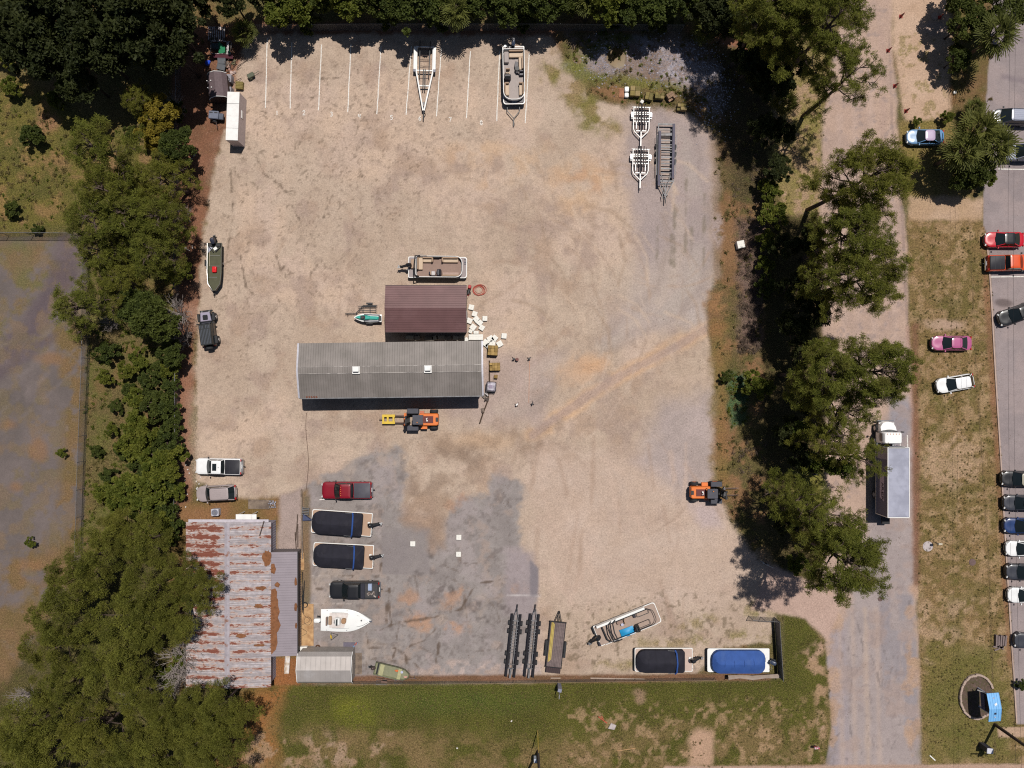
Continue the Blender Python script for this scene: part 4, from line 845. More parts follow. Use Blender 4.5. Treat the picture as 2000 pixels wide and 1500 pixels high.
    for s in (-1, 1):
        MB().box((xf - .12, s * (W / 2 + .09), zb + .1), (.13, .2, .15)).build('mirror', body if not pick else BLKP, t)
        MB().box((L / 2 - .17, s * (W / 2 - .36), zh - .10), (.16, .36, .13), rz=-s * .5).build('headlight', LAMP, t)
        MB().box((-L / 2 + .09, s * (W / 2 - .22), zr_ - .16), (.14, .26, .16), rz=s * .25).build('taillight', REDL, t)
    MB().box((L / 2 - .05, 0, .52), (.12, W * .5, .2)).build('grille', BLKP, t)
    MB().box((-L / 2 + .04, 0, .62), (.05, .5, .12)).build('number_plate', WHITEP, t)
    if pick:
        b0, b1 = -L / 2 + .14, xr - .12
        if tonneau == 'open':
            MB().box(((b0 + b1) / 2, 0, zb + .045), (b1 - b0, W - .36, .02)).build('bed_floor', M('bed_liner', A(66, 64, 64), .7, 0, .2, 3, .3), t)
            mb = MB(); bb = [((b0, s * (W / 2 - .12), zb + .09), (b1, s * (W / 2 - .12), zb + .09)) for s in (-1, 1)] + [((b0, -(W / 2 - .15), zb + .09), (b0, W / 2 - .15, zb + .09))]
            for a, b in bb: mb.bar(a, b, .11, .12)
            mb.build('bed_rail', BLKP, t)
        else:
            mb = MB(); mb.prism(rrect(b1 - b0, W - .28, .06, 2, cx=(b0 + b1) / 2), zb + .03, zb + .12, .03)
            for k in range(1, 3): mb.box((b0 + (b1 - b0) * k / 3, 0, zb + .122), (.03, W - .34, .012))
            mb.build('tonneau_cover', tonneau or M('tonneau_vinyl', A(46, 45, 50), .6, 0, .12, 2), t)
        MB().box((-L / 2 - .02, 0, .5), (.14, W * .86, .16)).build('rear_bumper', CHROME, t)
        MB().bar((-L / 2, 0, .46), (-L / 2 - .3, 0, .46), .07).build('tow_hitch', BLACKM, t)
    for kind_, in [(e,) for e in extras]:
        if kind_ == 'sunroof': MB().box((xf2 - .35, 0, zR + .056), (.5, .85, .015)).build('sunroof', gl, t)
        if kind_ == 'rails':
            for s in (-1, 1): MB().tube([(xf2 - .1, s * (wr - .03), zR + .07), (cx, s * (wr - .03), zR + .11), (xr2 + .1, s * (wr - .03), zR + .07)], .022, 5).build('roof_rail', BLKP, t)
        if kind_ == 'ribs':
            for k in range(5): MB().bar((xf2 - .3, -wr * .6 + k * wr * .3, zR + .058), (xr2 + .2, -wr * .6 + k * wr * .3, zR + .058), .04, .02).build('roof_rib', roofm or body, t)
        if kind_ == 'antenna': MB().cyl((xr2 + .3, 0, zR + .04), (xr2 + .1, 0, zR + .2), .02, .01, 6).build('antenna', BLKP, t)
        if kind_ == 'marker':
            for k in range(-2, 3): MB().box((xf2 - .06, k * .25, zR + .05), (.1, .07, .03)).build('marker_light', M('amber_lamp', A(210, 130, 60), .3), t)
    return t
P_WHITE = paint_mat('white_car_paint', (.74, .74, .74)); P_SILV = paint_mat('silver_paint', A(176, 162, 156)); P_RED = paint_mat('deep_red_paint', A(140, 12, 32))
P_BLK = paint_mat('black_paint', (.012, .012, .014)); P_BLUE = paint_mat('steel_blue_paint', A(104, 150, 190)); P_PINK = paint_mat('rose_paint', A(190, 96, 140))
P_BRED = paint_mat('bright_red_paint', A(206, 14, 40)); P_ORG = paint_mat('orange_paint', A(236, 92, 40)); P_NAVY = paint_mat('navy_paint', A(34, 62, 112)); P_GREY = paint_mat('dark_grey_paint', A(64, 66, 72)); P_LGREY = paint_mat('pale_grey_paint', A(168, 172, 184))
car(427, 911, 179, 5.55, 1.98, 1.85, P_WHITE, 'white crew cab pickup with black bed cover nosed up to the west fence', 'pickup truck', 'pickup', 'pickup_truck', extras=('sunroof', 'antenna'))
car(421.5, 963.5, 183, 4.85, 1.92, 1.72, P_SILV, 'beige silver family car with long roof parked beside the white pickup', 'car', 'suv', extras=('ribs', 'rails'))
car(677, 957.5, 180, 6.1, 2.05, 1.9, P_RED, 'dark red crew cab pickup with grey bed cover on the asphalt pad', 'pickup truck', 'pickup', 'pickup_truck', tonneau=M('grey_tonneau', A(84, 82, 88), .6, 0, .1, 2), extras=('marker',))
bt = car(692, 1152.5, 180, 6.1, 2.05, 1.9, P_BLK, 'black crew cab pickup with open loaded bed on the asphalt pad', 'pickup truck', 'pickup', 'pickup_truck', tonneau='open')
MB().box((-1.1, .0, 1.25), (.5, 1.8, .22)).build('tool_box', M('black_tool_box', A(44, 44, 54), .5), bt)
solo('cooler', MB().box((0, 0, .2), (.45, .8, .4), top=.95), M('pale_blue_cooler', A(170, 184, 206), .5), 'pale blue cooler lying in the open bed of the black pickup', 'cooler', gp(722.5, 1147, 1.5, 1.16))
mb = MB()
for k in range(7): mb.box((random.uniform(-.5, .5), random.uniform(-.25, .25), .08 + .03 * k), (.35, .14, .1), rz=random.uniform(0, 3))
solo('junk_pile', mb, M('mixed_junk', A(110, 94, 84), .7, 0, .4, 5, c2=A(200, 190, 175)), 'small loose gear at the lower side of the black pickup bed', 'junk', gp(725, 1162, 1.5, 1.16))
# boxy black off-roader with striped roof
def offroader():
    t = thing('off_road_car', 'boxy black off road car with silver bonnet and striped roof by the west fence', 'off-road car', gp(403.5, 641, 1.2), R(97))
    bm_ = P_BLK; L, W = 4.5, 1.62
    mb = MB(); mb.prism([(-2.15, -.76), (.95, -.78), (2.0, -.62), (2.0, .62), (.95, .78), (-2.15, .76)], .5, 1.12, .06); mb.build('body', bm_, t)
    hp = [(.85, -.66), (1.95, -.55), (1.95, .55), (.85, .66)]; MB().prism(hp, 1.12, 1.2, .05).build('hood', M('silver_hood', A(190, 182, 196), .3, .3, .05, 1, spec=.6), t)
    MB().prism(rrect(.62, .62, .1, 3, cx=1.3), 1.2, 1.215).build('hood_decal', P_BLK, t)
    for s in (-1, 1):
        for x in (1.35, -1.45):
            MB().box((x, s * .9, .96), (1.0, .34, .08), top=.85).build('fender', BLKP, t); wheel(t, x, s * .9, .44, .32)
        MB().box((.55, s * .98, 1.3), (.14, .24, .2)).build('mirror', BLKP, t); MB().cyl((1.98, s * .45, .9), (2.06, s * .45, .9), .12).build('headlight', LAMP, t)
        MB().box((-2.16, s * .62, .95), (.06, .14, .2)).build('taillight', REDL, t)
        MB().add([(.72, s * .75, 1.14), (-2.1, s * .75, 1.14), (-2.05, s * .66, 1.74), (.42, s * .66, 1.74)], [(0, 1, 2, 3) if s > 0 else (3, 2, 1, 0)]).build('side_window', GLASS, t)
    MB().add([(.78, -.72, 1.15), (.78, .72, 1.15), (.44, .66, 1.76), (.44, -.66, 1.76)], [(0, 1, 2, 3)]).build('windshield', GLASS, t)
    MB().add([(-2.12, .72, 1.15), (-2.12, -.72, 1.15), (-2.06, -.66, 1.76), (-2.06, .66, 1.76)], [(0, 1, 2, 3)]).build('rear_window', GLASS, t)
    MB().prism(rrect(2.55, 1.42, .12, 3, cx=-.8), 1.74, 1.84, .04).build('roof', M('black_top', (.014, .016, .018), .6), t)
    for k in range(7):
        y = -.54 + .18 * k; o = MB(); o.box((-1.05, y, 1.865), (1.75, .04, .03)); o.box((.1, y, 1.865), (.38, .04, .03)) if k != 3 else None; o.build('roof_slat', M('grey_slat', A(100, 106, 114), .5, .1), t)
    MB().cyl((-2.28, .0, 1.0), (-2.5, .0, 1.0), .4, n=18).build('spare_wheel', RUBBER, t)
    MB().box((2.12, 0, .68), (.2, 1.5, .22)).build('front_bumper', BLACKM, t); MB().box((-2.2, 0, .62), (.14, 1.4, .2)).build('rear_bumper', BLACKM, t)
offroader()
# across the road
car(1808.5, 266.5, 180, 4.55, 1.82, 1.42, P_BLUE, 'steel blue saloon car alone on the verge south of the traffic cones', 'car', 'sedan', roofm=paint_mat('pinkish_roof', A(196, 176, 200)))
car(1860, 670, 180, 4.85, 1.8, 1.44, P_PINK, 'rose pink saloon car parked on the dry grass verge', 'car', 'sedan')
car(1867, 749, 190, 4.6, 1.85, 1.5, P_WHITE, 'white hatchback car on the verge just south of the rose pink car', 'car', 'hatch')
car(1963, 467.5, 180, 4.75, 1.86, 1.44, P_BRED, 'bright red saloon car with black roof at the edge of the car park', 'car', 'sedan', roofm=P_BLK)
car(1974, 513, 1, 5.6, 1.95, 1.86, P_ORG, 'orange pickup with black bed cover beside the bright red car', 'pickup truck', 'pickup', 'pickup_truck')
car(1990, 612, 200, 4.9, 1.9, 1.7, P_BLK, 'black car parked askew by the oil stain in the car park', 'car', 'hatch', h=.9)
car(1979, 228, 178, 4.9, 1.9, 1.72, P_GREY, 'dark people carrier with pale silver roof north of the palm clump', 'car', 'van', roofm=P_LGREY, extras=('rails', 'ribs'))
car(2002, 297, 180, 5.4, 1.95, 1.85, P_LGREY, 'pale grey pickup half out of frame beside the palm clump', 'pickup truck', 'pickup', 'pickup_truck', h=.9, tonneau='open')
for y, bm_, rm, kind, lab, x in ((935, P_BLK, paint_mat('tan_roof', A(172, 166, 142)), 'suv', 'black car with tan roof, northernmost of the row at the frame edge', 1995), (982, P_GREY, P_LGREY, 'suv', 'dark grey car with pale blue roof beside the black car with tan roof', 1999), (1027, P_NAVY, paint_mat('mid_blue_roof', A(40, 84, 150)), 'suv', 'dark blue car in the row at the frame edge', 2000),
                         (1072, P_WHITE, None, 'hatch', 'white car between the dark blue car and the black saloon', 2004), (1117, P_GREY, paint_mat('slate_roof', A(60, 66, 78)), 'suv', 'slate dark car between the two white cars in the row', 2004), (1163, P_WHITE, None, 'sedan', 'white car at the south end of the row at the frame edge', 2008)):
    car(x, y, 180, 4.75, 1.86, 1.7 if kind == 'suv' else 1.46, bm_, lab, 'car', kind, roofm=rm, extras=('ribs',) if y == 935 else (), group='cars nosed in along the car park edge')
car(2020, 1253, 178, 4.6, 1.85, 1.5, P_GREY, 'dark car showing only its nose, south of the parked row', 'car', 'hatch')
# box truck on the road
def box_truck():
    t = thing('box_truck', 'white cabbed box truck with navy side lettering driving up the road', 'truck', gp(1738, 930, 1.5) + Vector((0, 0, 0)), R(90))
    c = gp(1741.5, 922, 2.3); t.location = (c.x, c.y, 0)
    bl = 8.15; bw = 2.5; zt = 3.85; bx = -1.05
    MB().box((bx, 0, (1.05 + zt) / 2), (bl, bw, zt - 1.05 - .04)).build('cargo_box', M('navy_box', A(44, 60, 98), .45), t)
    rm = M('translucent_roof', A(172, 174, 186), .6, 0, .07, .9, c2=A(156, 158, 170), thr=(.45, .6))
    mb = MB(); rg = []
    for i in range(41):
        x = bx - bl / 2 + .08 + (bl - .16) * i / 40; z = zt + .035 + .012 * math.sin(i * 2.1) + .008 * math.sin(i * .77)
        rg += [(x, -bw / 2 + .05, zt + .02), (x, -.6, z + .01), (x, .5, z), (x, bw / 2 - .05, zt + .02)]
    mb.add(rg, [(4 * i + j, 4 * i + 4 + j, 4 * i + 5 + j, 4 * i + 1 + j) for i in range(40) for j in range(3)]); mb.build('roof', rm, t)
    mb = MB()
    for s in (-1, 1): mb.bar((bx - bl / 2, s * bw / 2, zt), (bx + bl / 2, s * bw / 2, zt), .08, .09); mb.bar((bx - bl / 2, s * bw / 2, 1.08), (bx + bl / 2, s * bw / 2, 1.08), .06, .1)
    for x in (bx - bl / 2, bx + bl / 2):
        mb.bar((x, -bw / 2, zt), (x, bw / 2, zt), .09, .09)
        for s in (-1, 1): mb.bar((x, s * bw / 2, 1.05), (x, s * bw / 2, zt), .09, .09)
    mb.box((bx + bl / 2 + .02, .2, zt + .02), (.18, 1.9, .05)); mb.build('box_trim', WMET, t)
    # grey front part of the box flank and the lettered panel
    MB().box((bx + bl / 2 - .75, bw / 2 + .012, 2.55), (1.35, .012, 2.3)).build('flank_panel', M('grey_flank', A(156, 152, 160), .5), t)
    pv = [(-.2, 0, 2.0), (-3.05, 0, 2.0), (-3.4, 0, 3.05), (-.2, 0, 3.05)]
    MB().add([(x, bw / 2 + .014, z) for x, y, z in pv], [(0, 1, 2, 3)]).build('sign_panel', M('pale_sign', A(196, 180, 196), .5), t, smooth=False)
    LET = {'A': [[(0, 0), (.5, 1), (1, 0)], [(.2, .38), (.8, .38)]], 'R': [[(0, 0), (0, 1), (.75, 1), (.9, .75), (.7, .5), (0, .5)], [(.45, .5), (1, 0)]], 'T': [[(0, 1), (1, 1)], [(.5, 1), (.5, 0)]], 'E': [[(1, 1), (0, 1), (0, 0), (1, 0)], [(0, .5), (.8, .5)]], 'C': [[(1, .85), (.6, 1), (.2, .9), (0, .5), (.2, .1), (.6, 0), (1, .15)]], 'K': [[(0, 0), (0, 1)], [(1, 1), (.05, .45), (1, 0)]], 'I': [[(.5, 0), (.5, 1)]]}
    mb = MB()
    for ch, x0 in (('A', -1.2), ('R', -1.72), ('I', -2.1), ('E', -2.34), ('R', -2.82)):
        for st in LET[ch]:
            p = [(x0 - u * .40 - (1 - v) * .05, bw / 2 + .022, 2.42 + v * .44) for u, v in st]
            for a, b in zip(p[:-1], p[1:]): mb.bar(a, b, .012, .085)
    mb.build('lettering', M('dark_letters', A(58, 44, 66), .6), t)
    # bonneted cab
    ck = M('white_cab', (.76, .76, .75), .3, 0, .03, 1)
    x0 = bx + bl / 2 + .32
    mb = MB(); cabp = rrect(1.45, 2.3, .22, 4, cx=x0 + .72)
    mb.loft([[(x0 + .72 + (x - x0 - .72) * s, y * s, z) for x, y in cabp] for s, z in ((.96, .7), (1, 1.0), (1, 1.9), (.93, 2.55), (.84, 2.7))]); mb.build('cab', ck, t)
    hx = x0 + 1.42
    hp = [(hx, -1.02), (hx + .6, -.98), (hx + 1.1, -.66), (hx + 1.22, -.2), (hx + 1.22, .2), (hx + 1.1, .66), (hx + .6, .98), (hx, 1.02)]
    MB().loft([[(hx + (x - hx) * s, y * s2, z + (.22 if x < hx + .1 else 0) * (z > 1)) for x, y in hp] for s, s2, z in ((1, 1, .6), (1, 1, 1.2), (.94, .92, 1.5), (.7, .7, 1.6))]).build('hood', ck, t)
    vs = []
    for i in range(9):
        y = -1.06 + 2.12 * i / 8; b = .2 * (1 - (y / 1.06) ** 2); vs += [(hx + .06 + b, y, 1.74), (hx - .12 + b * .6, y * .9, 2.42)]
    MB().add(vs, [(2 * i, 2 * i + 2, 2 * i + 3, 2 * i + 1) for i in range(8)]).build('windshield', GLASS, t)
    for s in (-1, 1):
        MB().box((x0 + .8, s * 1.13, 2.0), (.9, .05, .6)).build('side_window', GLASS, t)
        m_ = MB().box((hx - .02, s * 1.42, 2.05), (.14, .22, .42)); m_.bar((hx - .02, s * 1.1, 2.1), (hx - .02, s * 1.4, 2.1), .05); m_.build('mirror', BLKP, t)
        MB().box((hx + .98, s * .78, 1.0), (.2, .3, .2)).build('headlight', LAMP, t)
        wheel(t, hx + .35, s * 1.0, .5, .3); wheel(t, bx - 1.9, s * 1.0, .5, .5)
        MB().cyl((x0 + .5, s * .95, .55), (x0 - .6, s * .95, .55), .3, n=12).build('fuel_tank', ALU, t)
    for y in (-.7, -.35, 0, .35, .7): MB().box((x0 + 1.2, y, 2.7), (.1, .08, .06)).build('marker_light', M('amber_lamp', A(210, 130, 60), .3), t)
    MB().box((bx - .3, 0, .85), (10.2, .9, .28)).build('chassis', BLACKM, t); MB().box((bx - bl / 2 - .2, -.3, .75), (.25, 1.6, .15)).build('rear_bumper', BLACKM, t)
    MB().box((hx + 1.26, 0, .62), (.12, 2.1, .3)).build('front_bumper', CHROME, t)
box_truck()
# ---------------------------------------------------------------- boats
BEIGE = M('beige_vinyl', A(206, 180, 148), .55, 0, .06, 2); BEIGE2 = M('tan_vinyl', A(176, 146, 116), .55, 0, .08, 2); CARPET = M('grey_deck', A(178, 166, 156), .85, 0, .08, 4, .15); TAUPE = M('taupe_deck', A(158, 132, 116), .85, 0, .08, 4, .15)
DARKV = M('charcoal_panel', A(58, 54, 62), .45, 0, .1, 2); COVER = M('black_canvas', A(42, 41, 49), .85, 0, .2, 1.2, .8, spec=.25, c2=A(54, 52, 58), thr=(.5, .75)); COVB = M('blue_canvas', A(58, 92, 156), .8, 0, .12, 1.2, .8, spec=.25, c2=A(76, 106, 162), thr=(.5, .75)); BIM = M('bimini_blue', A(46, 84, 150), .75, 0, .1, 2); NAVYC = M('navy_canvas', A(48, 50, 72), .85, 0, .1, 2)
def outboard(t, x, y, z, cowl=BLKP, tilt=0, s=1.0, turn=0):
    "outboard motor hung on the transom at (x,y,z); tilt in degrees raises the leg"
    m = Matrix.Translation((x, y, z)) @ Matrix.Rotation(R(turn), 4, 'Z') @ Matrix.Rotation(R(tilt), 4, 'Y')
    tr = lambda mb: setattr(mb, 'v', [tuple(m @ (Vector(p) * s)) for p in mb.v]) or mb
    rp = rrect(.72, .46, .2, 4, cx=-.3)
    o = tr(MB().loft([[(-.3 + (a + .3) * k, b * k, zz) for a, b in rp] for k, zz in ((.8, .05), (1, .15), (1, .38), (.9, .52), (.55, .58))])).build('outboard_motor', cowl, t)
    tr(MB().box((-.28, 0, -.3), (.3, .2, .75), top=1.3)).build('midsection', BLKP, o)
    mb = MB(); mb.box((-.3, 0, -.72), (.55, .3, .03)); mb.tube([(.0, 0, -.86), (-.15, 0, -.88), (-.6, 0, -.88)], [.02, .09, .06], 8); mb.box((-.25, 0, -1.02), (.26, .04, .26)); tr(mb).build('lower_unit', BLKP, o)
    mb = MB()
    for k in range(3): a = 2 * math.pi * k / 3; mb.box((-.62, .11 * math.cos(a), -.88 + .11 * math.sin(a)), (.03, .16, .13), rx=a, ry=.4)
    tr(mb).build('propeller', ALU, o); return o
def sofa(t, x0, x1, y0, y1, z, backs, m1=BEIGE, m2=BEIGE2, h=.38):
    "cushion block with backrests on the listed sides (+x -x +y -y)"
    cx, cy = (x0 + x1) / 2, (y0 + y1) / 2
    MB().prism(rrect(x1 - x0, y1 - y0, .08, 3, cx=cx, cy=cy), z, z + h, .05).build('seat', m1, t)
    for b in backs:
        mb = MB(); w = .17
        if b[1] == 'x': mb.prism(rrect(w, y1 - y0, .07, 3, cx=x1 - w / 2 if b[0] == '+' else x0 + w / 2, cy=cy), z + h - .04, z + h + .34, .05)
        else: mb.prism(rrect(x1 - x0, w, .07, 3, cx=cx, cy=y1 - w / 2 if b[0] == '+' else y0 + w / 2), z + h - .04, z + h + .34, .05)
        mb.build('backrest', m2, t)
def chair(t, x, y, z, m=BEIGE, ang=0):
    mb = MB(); mb.prism(rrect(.5, .5, .1, 3, cx=x, cy=y), z + .3, z + .48, .05); mb.cyl((x, y, z), (x, y, z + .3), .08); o = mb.build('captain_chair', m, t)
    MB().prism(rrect(.14, .5, .05, 3, cx=x - .25, cy=y), z + .42, z + .95, .04).build('backrest', BEIGE2, o)
def pontoons(t, L, W, zd):
    for s in (-1, 1):
        r = .31; y = s * W * .33
        MB().tube([(-L / 2 + .25, y, zd - .42), (-L / 2 + .3, y, zd - .42), (L / 2 - .9, y, zd - .42), (L / 2 - .4, y, zd - .33), (L / 2 - .02, y, zd - .2)], [.2, r, r, r * .75, .05], 14).build('pontoon', ALU, t)
def deck_trim(t, L, W, zd, deckm, trim=WHITE, rf=.3, r=.12):
    MB().loft([[(x, y, z) for x, y in rrect(L, W, r, 4, rf)] for z in (zd - .14, zd)]).build('deck_edge', trim, t)
    MB().prism(rrect(L - .16, W - .16, r, 4, rf), zd + .002, zd + .016).build('deck', deckm, t)
def rail_ring(t, x0, x1, W, zd, h, rf, panel, rail=WMET, rs=.12, gate=None, name='side_panel', topw=.045):
    ring = rrect(x1 - x0, W, rs, 4, rf, cx=(x0 + x1) / 2)
    rings = []
    for z, d in ((zd + .03, 0), (zd + h, 0), (zd + h, .05), (zd + .03, .05)):
        rings.append([((x0 + x1) / 2 + (x - (x0 + x1) / 2) * (1 - 2 * d / (x1 - x0)), y * (1 - 2 * d / W), z) for x, y in ring])
    MB().loft(rings, False, False).build(name, panel, t)
    MB().tube([(x, y, zd + h + .02) for x, y in ring], topw, 6, True).build('top_rail', rail, t)
def helm(t, x, y, z, m=BEIGE):
    MB().prism(rrect(.5, .8, .12, 3, cx=x, cy=y), z, z + .85, .08).build('helm_console', m, t)
    o = MB(); o.tube([(x - .33 + .05 * math.cos(a) * 0, y + .17 * math.cos(a), z + .82 + .17 * math.sin(a)) for a in [2 * math.pi * k / 12 for k in range(12)]], .02, 5, True); o.bar((x - .33, y - .16, z + .82), (x - .33, y + .16, z + .82), .03); o.bar((x - .33, y, z + .82), (x - .2, y, z + .8), .05); o.build('steering_wheel', BLKP, t)
    MB().box((x + .12, y, z + .95), (.05, .6, .24), ry=-.5).build('windscreen', GLASS, t)
# 1 the pontoon boat in the bays, bow towards the south
def boat_bay():
    t = thing('pontoon_boat', 'white edged pontoon boat with cream sofas in the last painted bay', 'pontoon boat', gp(1003.5, 143, 1.5), R(-89)); L, W, zd = 7.0, 2.65, .95
    pontoons(t, L, W, zd); deck_trim(t, L, W, zd, CARPET, rf=.35); rail_ring(t, -2.9, 3.15, W - .1, zd, .62, .95, WHITE, WMET)
    for s in (-1, 1):
        mb = MB(); mb.prism([(2.35, s * .95), (3.3, s * .30), (3.36, s * 1.1), (2.9, s * 1.2)] if s > 0 else [(2.9, -1.2), (3.36, -1.1), (3.3, -.30), (2.35, -.95)], zd + .02, zd + .1); mb.build('bow_pad', DARKV, t)
        sofa(t, 1.1, 2.55, .6 if s > 0 else -1.16, 1.16 if s > 0 else -.6, zd, ['+y' if s > 0 else '-y', '-x'])
    sofa(t, -2.75, -2.0, -.55, 1.15, zd, ['-x']); sofa(t, -2.0, -.5, .62, 1.15, zd, ['+y']); MB().prism(rrect(1.3, .55, .1, 3, cx=-2.0, cy=-.85), zd, zd + .5, .05).build('lounge_pad', CARPET, t)
    MB().prism([(-.95, .1), (-.1, .28), (-.1, .58), (-1.4, .58), (-1.5, .2)], zd, zd + .42, .04).build('galley_unit', DARKV, t); MB().cyl((-.55, .42, zd + .42), (-.55, .42, zd + .62), .26, n=16).build('table', BLKP, t)
    helm(t, .45, -.75, zd, DARKV); chair(t, -.15, -.72, zd); sofa(t, -.3, .2, .65, 1.16, zd, ['-x'], DARKV, DARKV, .4); MB().prism(rrect(2.6, .36, .05, 2, cx=-3.18, cy=0), zd + .02, zd + .06).build('swim_step', DARKV, t).rotation_euler = (0, 0, 0)
    outboard(t, -3.5, 0, zd + .1, M('slate_cowl', A(64, 74, 92), .35), 20); MB().box((-3.55, -.9, zd + .05), (.35, .4, .1)).build('boarding_ladder', ALU, t)
    MB().bar((-3.6, .05, zd + .5), (-3.6, .05, zd + 1.3), .03).build('stern_light', WHITEP, t)
boat_bay()
# 2 the one north of the brown shed, bow to the right
def boat_mid():
    t = thing('pontoon_boat', 'open pontoon boat with taupe deck lying just north of the brown shed', 'pontoon boat', gp(854, 521, 1.3), R(-.5)); L, W, zd = 7.1, 2.55, .85
    pontoons(t, L, W, zd); deck_trim(t, L, W, zd, M('ash_deck', A(166, 154, 148), .8, 0, .08, 4), rf=.3); rail_ring(t, -2.55, 3.0, W - .06, zd, .62, .75, M('white_panel', A(206, 196, 186), .5), WMET, .4)
    MB().prism(rrect(5.3, 2.3, .25, 4, .6, cx=.2), zd + .018, zd + .03).build('carpet', TAUPE, t)
    sofa(t, -2.4, -1.75, -.35, 1.15, zd, ['-x']); sofa(t, -1.75, -.5, .55, 1.15, zd, ['+y', '+x']); sofa(t, .55, 2.5, .55, 1.15, zd, ['+y', '-x']); sofa(t, .6, 2.6, -1.13, -.62, zd, ['-y'], M('taupe_seat', A(178, 150, 132), .6), BEIGE2, .34)
    sofa(t, -3.2, -2.62, -.2, .9, zd, [], BEIGE2); MB().box((-.1, 1.16, zd + .35), (.75, .1, .5)).build('side_gate', BLKP, t)
    helm(t, .25, -.72, zd, DARKV); chair(t, -.5, -.78, zd, M('pale_chair', A(206, 198, 190), .5)); solo('towel', MB().prism(rrect(.45, .3, .1, 3), 0, .12, .05), NAVYC, 'dark blue bundle beside the chair of the open pontoon boat', 'bundle', gp(841, 532.5, 1.4, 1.2))
    mb = MB(); mb.tube([(-2.2, -1.2, zd + .7), (-2.62, -1.15, zd + 1.3), (-2.66, 0, zd + 1.42), (-2.55, 1.15, zd + 1.3), (-2.1, 1.3, zd + .7)], .085, 8); o = mb.build('bimini_frame', BLKP, t)
    MB().tube([(-2.6, 1.2, zd + 1.2), (-1.9, 1.35, zd + .95), (-1.2, 1.25, zd + .7)], .02, 5).build('strut', ALU, o)
    outboard(t, -3.55, .12, zd + .2, P_BLK, 62, 1.05, 8); mb = MB(); mb.bar((-3.4, -.3, zd + .1), (-3.75, -.35, zd + .1), .06); mb.bar((-3.1, -.05, zd + .12), (-2.8, .1, zd + .4), .05); mb.build('boarding_ladder', WMET, t)
    mb = MB(); mb.box((3.32, .95, zd + .03), (.26, .14, .012)); mb.box((3.32, .62, zd + .03), (.26, .22, .012)); mb.box((3.32, .38, zd + .03), (.26, .1, .012)); mb.box((3.24, .62, zd + .036), (.08, .10, .012)); mb.build('bow_decal', M('decal_grey', A(96, 92, 98), .6), t)
boat_mid()
# 3 the stripped one by the utility trailer
def boat_strip():
    t = thing('pontoon_boat', 'stripped tan pontoon boat with a bright blue tarp lying askew on the gravel', 'pontoon boat', gp(1226, 1220.5, 1.0), R(22)); L, W, zd = 8.0, 2.6, .72
    pontoons(t, L, W, zd); deck_trim(t, L, W, zd, M('tan_deck', A(176, 154, 136), .8, 0, .07, 3), WHITE, .3); MB().tube([(x, y, zd + .6) for x, y in rrect(5.7, 2.0, .2, 4, .7, cx=.6)], .04, 6, True).build('top_rail', BLKP, t)
    mb = MB(); mb.bar((-3.6, 1.2, zd + .3), (2.6, 1.2, zd + .3), .26, .55); mb.build('side_panel', WHITE, t); MB().bar((-3.3, -1.22, zd + .15), (3.3, -1.22, zd + .15), .06, .3).build('lower_rail', WMET, t)
    for x, y in ((2.2, .7), (1.9, -.62)): MB().tube([(a, b, zd + .3) for a, b in rrect(1.5, .6, .12, 3, cx=x, cy=y)], .03, 5, True).build('seat_frame', BLKP, t)
    helm(t, .95, -.75, zd, BLKP); MB().box((1.15, .88, zd + .2), (.28, .75, .4)).build('gate_panel', DARKV, t); MB().box((-.75, .65, zd + .2), (.75, .4, .36)).build('seat_base', TAUPE, t); MB().box((-.2, .55, zd + .4), (.1, .5, .5)).build('backrest', BEIGE2, t)
    for x, h in ((-2.3, .9), (-1.75, 1.05)): MB().tube([(x + .5, -1.25, zd + .5), (x, -1.1, zd + h), (x - .1, 0, zd + h + .12), (x + .1, 1.05, zd + h), (x + .6, 1.25, zd + .5)], .075, 7).build('bimini_frame', BLKP, t)
    MB().tube([(-2.7, -1.1, zd + .2), (-2.95, -.7, zd + .3), (-3.0, .9, zd + .3)], .1, 7).build('stern_rail', BLKP, t)
    outboard(t, -4.0, -.05, zd + .15, P_BLK, 55, 1.1, 20); MB().box((-4.05, .75, zd - .02), (.16, .9, .1)).build('swim_step', BLKP, t); MB().box((-4.0, -1.0, zd - .02), (.2, .5, .1)).build('transom_step', DARKV, t)
    o = MB(); vs = []; rr = random.Random(2)
    for i in range(7):
        for j in range(5): x = -.85 + 1.7 * i / 6; y = -.5 + 1.0 * j / 4; vs.append((x, y, .12 + .34 * max(0, 1 - (x / .9) ** 2) * max(.2, 1 - (y / .6) ** 2) + rr.uniform(-.04, .04)))
    o.add(vs, [(i * 5 + j, i * 5 + 5 + j, i * 5 + 6 + j, i * 5 + 1 + j) for i in range(6) for j in range(4)])
    q = t.matrix_basis @ Vector((-.35, -.78, zd + .05)); solo('blue_tarp', o, M('bright_blue_tarp', A(40, 156, 206), .5, 0, .12, 2), 'bright sky blue tarp bundled inside the askew pontoon boat', 'tarp', q, R(20))
    q = t.matrix_basis @ Vector((-.6, .28, zd + .02)); solo('bucket', MB().cyl((0, 0, 0), (0, 0, .3), .14, .18), M('pale_bucket', A(196, 198, 214), .5), 'small pale bucket on the deck of the askew pontoon boat', 'bucket', q)
boat_strip()
